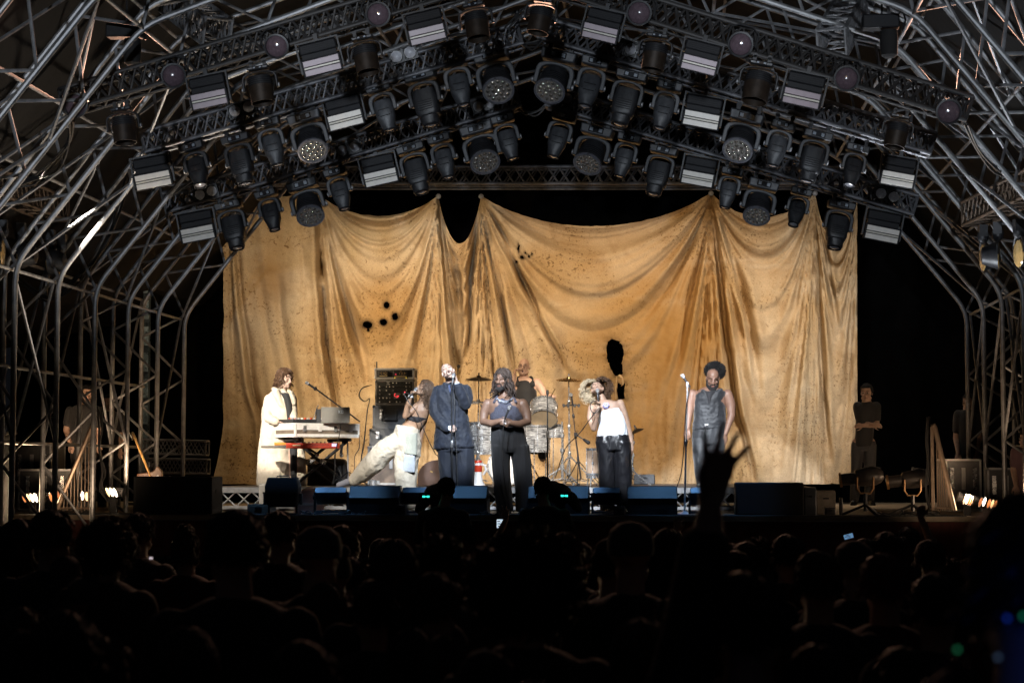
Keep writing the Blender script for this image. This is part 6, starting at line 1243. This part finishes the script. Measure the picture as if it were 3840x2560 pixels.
# ---- profile spots on low tripods at right
def profile_spot(label, zf, c, Y, yaw, foot):
    p = zf(*c, Y); t = thing('profile_spot', label, 'stage light', (p.x, Y, DECK), group='profile spots on low stands'); q = V((0, 0, p.z-DECK)); ax = V((cos(yaw), -sin(yaw), .12)); OR = M('warm_black', (.05, .042, .038), .4, .3, .3, 14)
    obj('barrel', MB().lathe([(.055, -.30), (.075, -.28), (.075, -.12), (.10, -.10), (.115, .0), (.115, .14), (.09, .2), (.05, .24)], q, ax, 22), OR, t); obj('lens_rim', MB().lathe([(.072, -.31), (.09, -.31), (.09, -.28), (.072, -.28)], q, ax, 22, False), M('rim_orange_lit', (.6, .33, .14), .3, .8), t); obj('lens', MB().lathe([(.07, -.302), (.04, -.315), (0, -.32)], q, ax, 20), MATS['warm_lit_glass'], t)  # orange light on rim and lens put into their colours
    h = q.z; obj('yoke', MB().path([q+V((-.10, -.13, 0)), q+V((-.10, -.13, -.14)), q+V((-.06, -.13, -.2)), q+V((.06, -.13, -.2)), q+V((.10, -.13, -.14)), q+V((.10, -.13, 0))], .012, 8), M('yoke_orange_lit', (.38, .22, .11), .4, .6), t); obj('post', MB().tube(q+V((0, -.13, -.2)), (0, -.13, .06), .025), BLKM, t)  # black yoke with its orange light put into the colour
    for k in range(3): obj('leg', MB().tube((0, -.13, .14), (.3*cos(k*2.1+.9), -.13+.22*sin(k*2.1+.9), .015), .016), BLKM, t)
    obj('drape_flag', MB().box(q+V((.1, .0, .11)), (.2, .02, .06), Matrix.Rotation(.2, 3, 'Y')), BLKM, t)
profile_spot('black profile spot on a low tripod right of the canvas, nearer the wall of boxes', Z7, (1300, 945), .35, radians(4), 0); profile_spot('black profile spot on a low tripod just left of the right stair rail', Z7, (1610, 960), .5, radians(6), 0)
cable([Z7(1400, 1185, .1), Z7(1480, 1190, .12), Z7(1540, 1170, .15), Z7(1600, 1195, .1), Z7(1690, 1190, .1), Z7(1800, 1200, .05)], 4, .010, 'black cables lying on the stage beside the right tripod lights', .04)
# ---- cases in the wings
case('flight_case', 'dark metal edged flight case in the left wing behind the lamps', (ZL(240, 1300, 2.4).x, 2.4, DECK), .75, .5, .58, .1, edge=ALU2, group='flight cases in the wings'); case('flight_case', 'second dark flight case stacked further back at left', (ZL(190, 1300, 3.4).x, 3.4, DECK), .6, .5, .95, -.1, edge=ALU2, group='flight cases in the wings')
case('flight_case', 'grey flight case with bright edges behind the right stair rail', (Z7(1925, 1000, 3.2).x, 3.2, DECK), .5, .5, .72, .1, M('case_pale', (.22, .21, .21), .5, 0, .2, 8), edge=MATS['bright_aluminium'], group='flight cases in the wings'); case('flight_case', 'dark case at the right edge behind the lamp bars', (Z7(2230, 1000, 2.0).x, 2.0, DECK), .5, .5, .6, -.1, edge=ALU2, group='flight cases in the wings')
a = PD(8, 1080, -1.4); t = thing('speaker_stack', 'dark speaker cabinet at the far left edge beside the tower', 'speaker', (a.x-.35, -1.4, DECK-.2)); obj('cabinet', MB().box((0, 0, .6), (.7, .6, 1.2)), MATS['speaker_black'], t, bevel=.02); obj('grille', MB().box((0, -.31, .6), (.62, .012, 1.1)), MATS['grille_black'], t); obj('shelf', MB().box((0, -.02, 1.22), (.8, .7, .03)), M('shelf_wood', (.12, .09, .06), .7, 0, .2, 8), t)
truss('low_truss', 'low dark truss lying level behind the left wing', ZL(700, 1140, 5.5), ZL(1015, 1150, 5.5), .22, TDK, r=.018); truss('low_truss', 'second low dark truss lying on the deck behind the left wing', ZL(720, 1235, 5.3), ZL(1020, 1240, 5.3), .22, TDK, r=.018)
t = thing('striplight_tower', 'dim bluish glinting upright fixture far back in the left wing', 'light tower', (ZL(715, 900, 6.2).x, 6.2, DECK)); obj('upright', MB().box((0, 0, 2.0), (.10, .1, 4.0)), M('blue_grey', (.10, .14, .17), .3, .6, .5, 6), t); obj('foot', MB().box((0, 0, .02), (.5, .5, .04)), BLKM, t)
for k in range(8): obj('panel', MB().box((.0, -.06, .6+k*.42), (.09, .03, .3)), M('pale_blue_metal', (.3, .42, .5), .3, .4, .6, 14), t)
# ================================================================ camera operators and the crowd
BLKC = CLOTH('crew_black', (.012, .012, .012)); TEAL = M('viewfinder_screen', (.05, .3, .25), .4, emit=(.05, .95, .75), es=1.6); RAIN = M('rain_cover', (.012, .012, .013), .6, 0, .3, 9, .4, 20)
def cam_operator(x, ytop, Y, lab, lab2, s):
    p = PD(x, ytop, Y); h = p.z-.1; p.z -= GZ; t = thing('video_camera', lab2, 'video camera', (p.x-.02*s, Y, GZ)); c = V((0, 0, p.z-.22))
    obj('body', remesh(MB().ball(c, (.13, .2, .12), None, 16, 10).ball(c+V((.08*s, -.05, .05)), (.10, .14, .10), None, 14, 8).cap(c+V((-.12*s, .1, -.04)), c+V((-.20*s, .05, -.16)), .07, .05), .018, 3, .5, (.012, 9, (1, 1, 1))), RAIN, t); obj('lens', MB().lathe([(.06, .15), (.075, .2), (.075, .4), (.085, .42), (.085, .5)], c, (0, 1, .05), 20), DKP, t)
    v = obj('viewfinder', MB().box(c+V((-.07*s, -.27, -.02)), (.17, .1, .10)), DKP, t, bevel=.01); mb = MB()
    for k in range(5): mb.box(c+V((-.07*s-.035+k*.0165, -.323, -.012)), (.012, .004, .022 if k != 2 else .012))
    obj('lit_display', mb, TEAL, v); obj('tripod_head', MB().cap(c+V((0, 0, -.14)), c+V((0, 0, -.3)), .06, .05), DKP, t)
    for k in range(3): a = k*2.09+.5; obj('leg', MB().tube(c+V((0, 0, -.3)), (.42*cos(a), .42*sin(a), .02), .022), DKP, t)
    obj('pan_handle', MB().tube(c+V((.05*s, 0, -.22)), c+V((.25*s, -.45, -.35)), .012), DKP, t)
    f = Fig(None, Y, lab, (p.x+.12*s, Y-.45, 0)); b = f.loc; hd = b+V((.03*s, .05, p.z-.16)); mb = MB(); R = RH(180-15*s, -4); head(mb, hd, R, 1.05); mb.cap(hd+V((0, .0, -.07)), b+V((0, 0, p.z-.36)), .056, .07)
    jb = MB(); zz = p.z-.40; jb.loft([ring(b, rx, ry, 18, 2.4, z) for rx, ry, z in ((.10, .09, zz+.05), (.2, .12, zz), (.225, .14, zz-.12), (.21, .14, zz-.4), (.2, .14, zz-.65))])
    for q in (-1, 1): pts = [b+V((q*.21, 0, zz-.05)), b+V((q*.30, .12, zz-.3)), b+V((q*.16, .36, zz-.12))]; jb.chain(pts, [.075, .06, .05]); mb.chain(pts, [.055, .045, .03]); hand(mb, pts[2], (-.3*q, .8, .2), (-q, 0, 0), 45, 1, q)
    mb.loft([ring(b, .17, .1, 16, 2, z) for z in (zz, zz-.6)]); tb = MB()
    for q in (-1, 1): k = [b+V((q*.10, 0, zz-.6)), b+V((q*.12, .03, .5)), b+V((q*.13, 0, .08))]; tb.chain(k, [.12, .085, .07]); mb.chain(k, [.1, .06, .045]); shoe(f.root, b+V((q*.13, 0, 0)), (q*.2, 1, 0), MATS['black_leather'])
    f.part('body', mb, SK_RUD, .012, 3); f.part('jacket', jb, BLKC, .016, 3, (.01, 7, (1, 1, .7))); f.part('trousers', tb, BLKC, .018, 3); hb = strands(hd, R, 1.05, 120, .12, .010, random.Random(4), wav=.015, out=1.06); skullcap(hb, hd, R, 1.05, 1.06); obj('hair', hb, HAIRB, f.root); f.finish(); f.root.location.z += GZ
cam_operator(1005, 1092, -2.2, 'camera operator in black at the left pit camera with teal display', 'left video camera in the pit with glowing teal display', 1); cam_operator(1282, 1090, -2.2, 'camera operator in black at the right pit camera with teal display', 'right video camera in the pit with glowing teal display', -1)
# crowd prototypes: body, jacket, trousers, hair (all seen from behind)
CLOTHS = [CLOTH('crowd_black', (.018, .017, .017)), CLOTH('crowd_navy', (.022, .025, .035)), CLOTH('crowd_maroon', (.06, .014, .016)), CLOTH('crowd_brown', (.05, .036, .026))]
HAIRS = [M('crowd_hair_dark', (.022, .015, .012), .5, 0, .4, 30), M('crowd_hair_brown', (.060, .036, .022), .5, 0, .4, 30), M('crowd_hair_red', (.13, .035, .025), .5, 0, .4, 30), M('crowd_cap_grey', (.075, .072, .075), .8, 0, .3, 12)]
def crowd_person(hair, hm, cloth, arms=None, seed=0, vox=.016, scale=1):
    rd = random.Random(seed); r = thing('person', None, 'person'); b = V((0, 0, 0)); H = 1.76; hd = V((0, .02, H-.125)); R = RH(180+rd.uniform(-12, 12), rd.uniform(-4, 8), rd.uniform(-4, 4)); mb = MB(); head(mb, hd, R, 1.0); mb.cap(hd+V((0, 0, -.06)), V((0, 0, 1.45)), .055, .066); zz = 1.42
    jb = MB(); jb.loft([ring(b, rx, ry, 18, 2.4, z) for rx, ry, z in ((.07, .07, zz+.06), (.15, .10, zz+.02), (.20, .125, zz-.04), (.215, .14, zz-.15), (.20, .135, zz-.4), (.205, .14, zz-.66))]); mb.loft([ring(b, .17, .1, 16, 2, z) for z in (zz, zz-.6)])
    for q in (-1, 1):
        pts = [V((q*.195, 0, zz-.05)), V((q*.25, .02, zz-.33)), V((q*.22, .14, zz-.57))]; dd = (0, .3, -1); nn = (-q, .3, 0); cu = 25; sp = .05; hs = 1.0
        if arms and q in arms: pts = [V((q*.19, 0, zz-.05))]+[V(x) for x in arms[q][:2]]; dd = arms[q][2]; nn = arms[q][3]; cu = arms[q][4]; sp = arms[q][5]; hs = arms[q][6] if len(arms[q]) > 6 else 1.0
        jb.chain([pts[0], pts[1], pts[1].lerp(pts[2], .8 if not (arms and q in arms) else .1)], [.078, .062, .05]); mb.chain(pts, [.052, .043, .029]); hand(mb, pts[2], dd, nn, cu, hs, q, sp)
    tb = MB()
    for q in (-1, 1): k = [V((q*.09, 0, zz-.6)), V((q*.11, .02, .48)), V((q*.12, 0, .08))]; tb.chain(k, [.115, .08, .065]); mb.chain(k, [.09, .058, .045]); mb.cap(V((q*.12, -.06, .045)), V((q*.14, .14, .04)), .045, .04)
    obj('body', remesh(mb, vox if not arms else .009, 3), SK_RUD, r); obj('jacket', remesh(jb, .018, 3, .5, (.011, 7, (1, 1, .7))), cloth, r); obj('trousers', remesh(tb, .02, 3), CLOTHS[0], r)
    if hair == 'short': h = strands(hd, R, 1.0, 420, .10, .005, rd, wav=.02, out=1.05, flare=.5, seg=5); skullcap(h, hd, R, 1.0, 1.05)
    elif hair == 'long': h = strands(hd, R, 1.0, 260, .42, .006, rd, wav=.03, out=1.08, flare=.05, seg=9); skullcap(h, hd, R, 1.0, 1.06)
    elif hair == 'curly': h = curls(hd+V((0, -.01, .02)), (.105, .115, .12), rd, 420, .004, .06); skullcap(h, hd, R, 1.0, 1.05)
    elif hair == 'afro': h = afro(hd+V((0, -.01, .03)), (.15, .155, .15), rd, 900, .005, .04)
    elif hair == 'bun': h = strands(hd, R, 1.0, 200, .14, .006, rd, wav=.01, out=1.05); skullcap(h, hd, R, 1.0, 1.05); k = curls(hd+V((0, -.05, .13)), (.05, .05, .045), rd, 90, .005, .03); h.add(k.v, k.f)
    elif hair == 'cap':
        h = MB().lathe([(.092, -.02), (.096, .0), (.096, .03), (.085, .075), (.05, .105), (0, .115)], hd+V((0, .0, .02)), (0, 0, 1), 26); h.v = [(x, hd.y+(y-hd.y)*1.12, z) for x, y, z in h.v]; h.cap(hd+V((-.05, .12, .02)), hd+V((.05, .12, .02)), .03, .03)
    obj('cap' if hair == 'cap' else 'hair', h, hm, r); return r
kinds = [('short', 0, 0), ('short', 1, 1), ('long', 1, 0), ('curly', 1, 3), ('cap', 3, 0), ('long', 0, 1), ('short', 2, 2), ('afro', 0, 0), ('bun', 1, 2), ('curly', 0, 1)]
PR = {}
def place(kind, x, ytop, w_, label, group=None, d=None, yaw=None):
    hw = {'afro': .30, 'curly': .25, 'cap': .20}.get(kinds[kind][0], .20); d = d or hw*4450/w_; Y = CAM.y+d; p = PD(x, ytop, Y)
    if kind not in PR: PR[kind] = crowd_person(kinds[kind][0], HAIRS[kinds[kind][1]], CLOTHS[kinds[kind][2]], seed=kind); o = PR[kind]
    else: o = copy_tree(PR[kind])
    top = {'afro': 1.83, 'curly': 1.83, 'bun': 1.85}.get(kinds[kind][0], 1.77); s = max(.86, min(1.12, (p.z-gz(Y))/top)); o.location = (p.x, Y, max(gz(Y)-.08, p.z-top*s) if p.z-top*s < gz(Y) else gz(Y)); o.scale = (s*R0.uniform(.96, 1.04), s, s); o.rotation_euler = (0, 0, radians(R0.uniform(-25, 25)) if yaw is None else yaw)
    tag(o, label, 'person', group); return o
G = 'crowd watching the stage from behind'
L_ = [(0, 540, 1168, 135, 'tall dark head with soft short hair in front of the left speaker block'), (1, 118, 1168, 95, 'head with a warm rim of hair below the left lamp bars'), (5, 40, 1192, 92, 'long haired head at the far left edge under the lamp bars'), (3, 243, 1158, 125, 'broad curly head below the left stair rail'), (0, 318, 1176, 70, 'small round head just right of the broad curly head at left'),
 (8, 428, 1190, 72, 'reddish clad head with a small bun left of the tall dark head'), (0, 640, 1172, 80, 'dark head directly below the black stage light'), (4, 727, 1206, 110, 'wide head in a grey cap below the ribbed floor light'), (1, 790, 1204, 78, 'head peeping out right of the grey cap'), (5, 905, 1238, 122, 'large smooth long haired head left of the curly halo head'), (3, 1010, 1198, 135, 'curly head with a pale halo below the left pit camera'),
 (1, 1000, 1312, 128, 'head with lit crown lower down below the curly halo head'), (0, 862, 1330, 125, 'dark head low between the grey cap and the lit crown'), (7, 1205, 1216, 230, 'big dark round afro head in the middle of the crowd'), (2, 1300, 1222, 82, 'long haired head just right of the big dark afro'), (4, 1446, 1196, 112, 'head in a pale cap below the wide blue wedge'), (5, 1535, 1214, 84, 'long haired head right of the pale cap'),
 (9, 1735, 1212, 95, 'messy curly head behind the raised hand'), (0, 1810, 1226, 78, 'small head right of the messy curls'), (1, 1880, 1262, 120, 'head between the messy curls and the reddish head'), (4, 1962, 1240, 96, 'capped head left of the flat topped head at right'), (0, 2040, 1220, 70, 'flat topped head below the dark barrier line at right'), (6, 2030, 1268, 118, 'reddish haired head lit red from the side at right'), (1, 2135, 1238, 72, 'small head beside the flat topped one at right'),
 (3, 2180, 1262, 84, 'curly head near the big blurred shape at right'), (0, 2150, 1315, 130, 'large dark head under the small heads at right'), (0, 150, 1400, 190, 'very near dark head low at the left'), (5, 430, 1440, 170, 'near long haired head low at left centre'), (0, 700, 1470, 180, 'near dark head below the grey cap'), (1, 1480, 1420, 170, 'near dark head low right of the big afro'), (5, 1880, 1480, 190, 'near long haired head low at right centre'), (0, 1120, 1490, 180, 'near dark head low at the bottom middle')]
for k, x, y, w_, lab in L_: place(k, x, y, w_, lab, G)
place(0, 2372, 1120, 260, 'very near tall blurred dark figure rising at the right edge', G, d=3.1)
place(3, 2300, 1400, 260, 'near figure lit faintly blue at the bottom right corner', G, d=3.35)
rq = random.Random(21)
for i in range(52):
    d = rq.uniform(8.5, 20); x = rq.uniform(-30, 2380); k = rq.choice([0, 1, 2, 5, 0, 1, 9, 4, 6]); h = rq.uniform(1.56, 1.74)+gz(CAM.y+d)*1.05-.012*max(0, d-11); y = max(1208, 1070+(2.02-h)/d*4450)
    place(k, x, y, 100, 'one of the small dark heads seen from behind among the crowd further forward', G, d=d)
for i in range(22):
    d = rq.uniform(3.6, 8.0); x = rq.uniform(-30, 2380); k = rq.choice([0, 1, 2, 5]); h = rq.uniform(1.45, 1.56); y = 1070+(2.02-h)/d*4450
    place(k, x, y, 100, 'one of the near shapes lost in the black lower part of the crowd', G, d=d)
# raised hand
def arm_from(px_list, loc): return px_list
d = 4.7; Y = CAM.y+d; hx = PD(1690, 1290, Y); wr = PD(1632, 1152, Y); el = PD(1622, 1265, Y); base = V((hx.x+.03, Y, 0))
o = crowd_person('short', HAIRS[0], CLOTHS[0], {-1: (tuple(el-base), tuple(wr-base), (.22, 0, 1), (.5, -.6, .1), 7, .34, 1.22)}, seed=40); o.location = base; tag(o, 'person stretching one open hand high above the crowd in front of the waistcoat singer', 'person', G)
o = crowd_person('short', HAIRS[0], CLOTHS[2], {-1: ((-.24, .1, 1.62), (-.12, .1, 1.86), (-.1, 0, 1), (0, -1, 0), 12, .35)}, seed=41); p = PD(1160, 1130, -4.2); o.location = (p.x+.12, -4.2, GZ); o.scale = (1.0, 1, .98); tag(o, 'person in the front rows raising a spread hand before the dreadlocked singer', 'person', G)
o = crowd_person('long', HAIRS[0], CLOTHS[0], {1: ((.24, .1, 1.60), (.14, .1, 1.80), (.1, 0, 1), (0, -1, 0), 15, .25)}, seed=42); p = PD(1570, 1180, -6); o.location = (p.x-.2, -6, gz(-6)); o.scale = (1, 1, .95); tag(o, 'person in the front rows raising a hand right of the second pit camera', 'person', G)
o = crowd_person('short', HAIRS[1], CLOTHS[0], {1: ((.22, .1, 1.6), (.12, .1, 1.85), (.05, 0, 1), (0, -1, 0), 60, .0)}, seed=43); p = PD(2112, 1160, -7); o.location = (p.x-.1, -7, gz(-7)); tag(o, 'person raising a fist in front of the right stair rail', 'person', G)
# phones
def phone(label, x, y, Y, es, colr, w_=.07, h_=.10, tilt=0, name='phone'):
    p = PD(x, y, Y); t = thing(name, label, 'phone', p, (0, tilt, 0)); obj('case', MB().box((0, .006, 0), (w_, .01, h_)), DKP, t, bevel=.004); mb = MB(); rr = random.Random(int(x))
    obj('lit_screen', MB().box((0, -.001, 0), (w_*.9, .004, h_*.9)), M('screen_%d' % int(x), colr, .4, emit=colr, es=es), t); 
    for k in range(3): obj('dark_image', MB().box((rr.uniform(-.2, .2)*w_, -.004, (-.25+.25*k)*h_), (w_*rr.uniform(.3, .7), .002, h_*.1)), DKP, t)
phone('tiny bright phone screen held up below the dreadlocked singer', 1148, 1202, -4.0, .9, (.7, .85, 1), .07, .10); phone('small bluish phone screen tilted in the crowd at right', 1949, 1231, -5, .35, (.3, .6, 1), .10, .05, radians(-15)); phone('speck of a white phone light in the crowd at left', 347, 1281, -14, .8, (1, .85, .9), .02, .012); phone('added unseen blue phone past the bottom right corner', 2500, 1478, CAM.y+3.0, .5, (.02, .08, .9), .12, .16)  # last phone is added out of frame for the blue glow
led = thing('led_garland', 'string of small blue and green lights on the near figure at the bottom right', 'string lights', PD(2290, 1480, CAM.y+2.7)); b0 = led.location; obj('wire', MB().path([PD(x, y, CAM.y+2.7)-b0 for x, y in ((2190, 1500), (2240, 1470), (2310, 1420), (2352, 1412))], .002, 5), CABLE, led)
for x, y, c, s in ((2313, 1419, (.02, .10, 1), 2.2), (2350, 1414, (.05, .9, .5), 1.6), (2199, 1491, (.08, .8, .35), 1.4), (2292, 1508, (.3, .55, 1), .9)): obj('bulb', MB().ball(PD(x, y, CAM.y+2.7)-b0, .0032, None, 8, 6), M('bulb_%d' % x, c, .4, emit=c, es=s*.14), led)
lamp('corner_blue_fill', PD(2480, 1490, CAM.y+2.75), PD(2290, 1560, CAM.y+3.2), .22, (.03, .12, 1), 150, 1, .05)  # added blue fill on the near figure
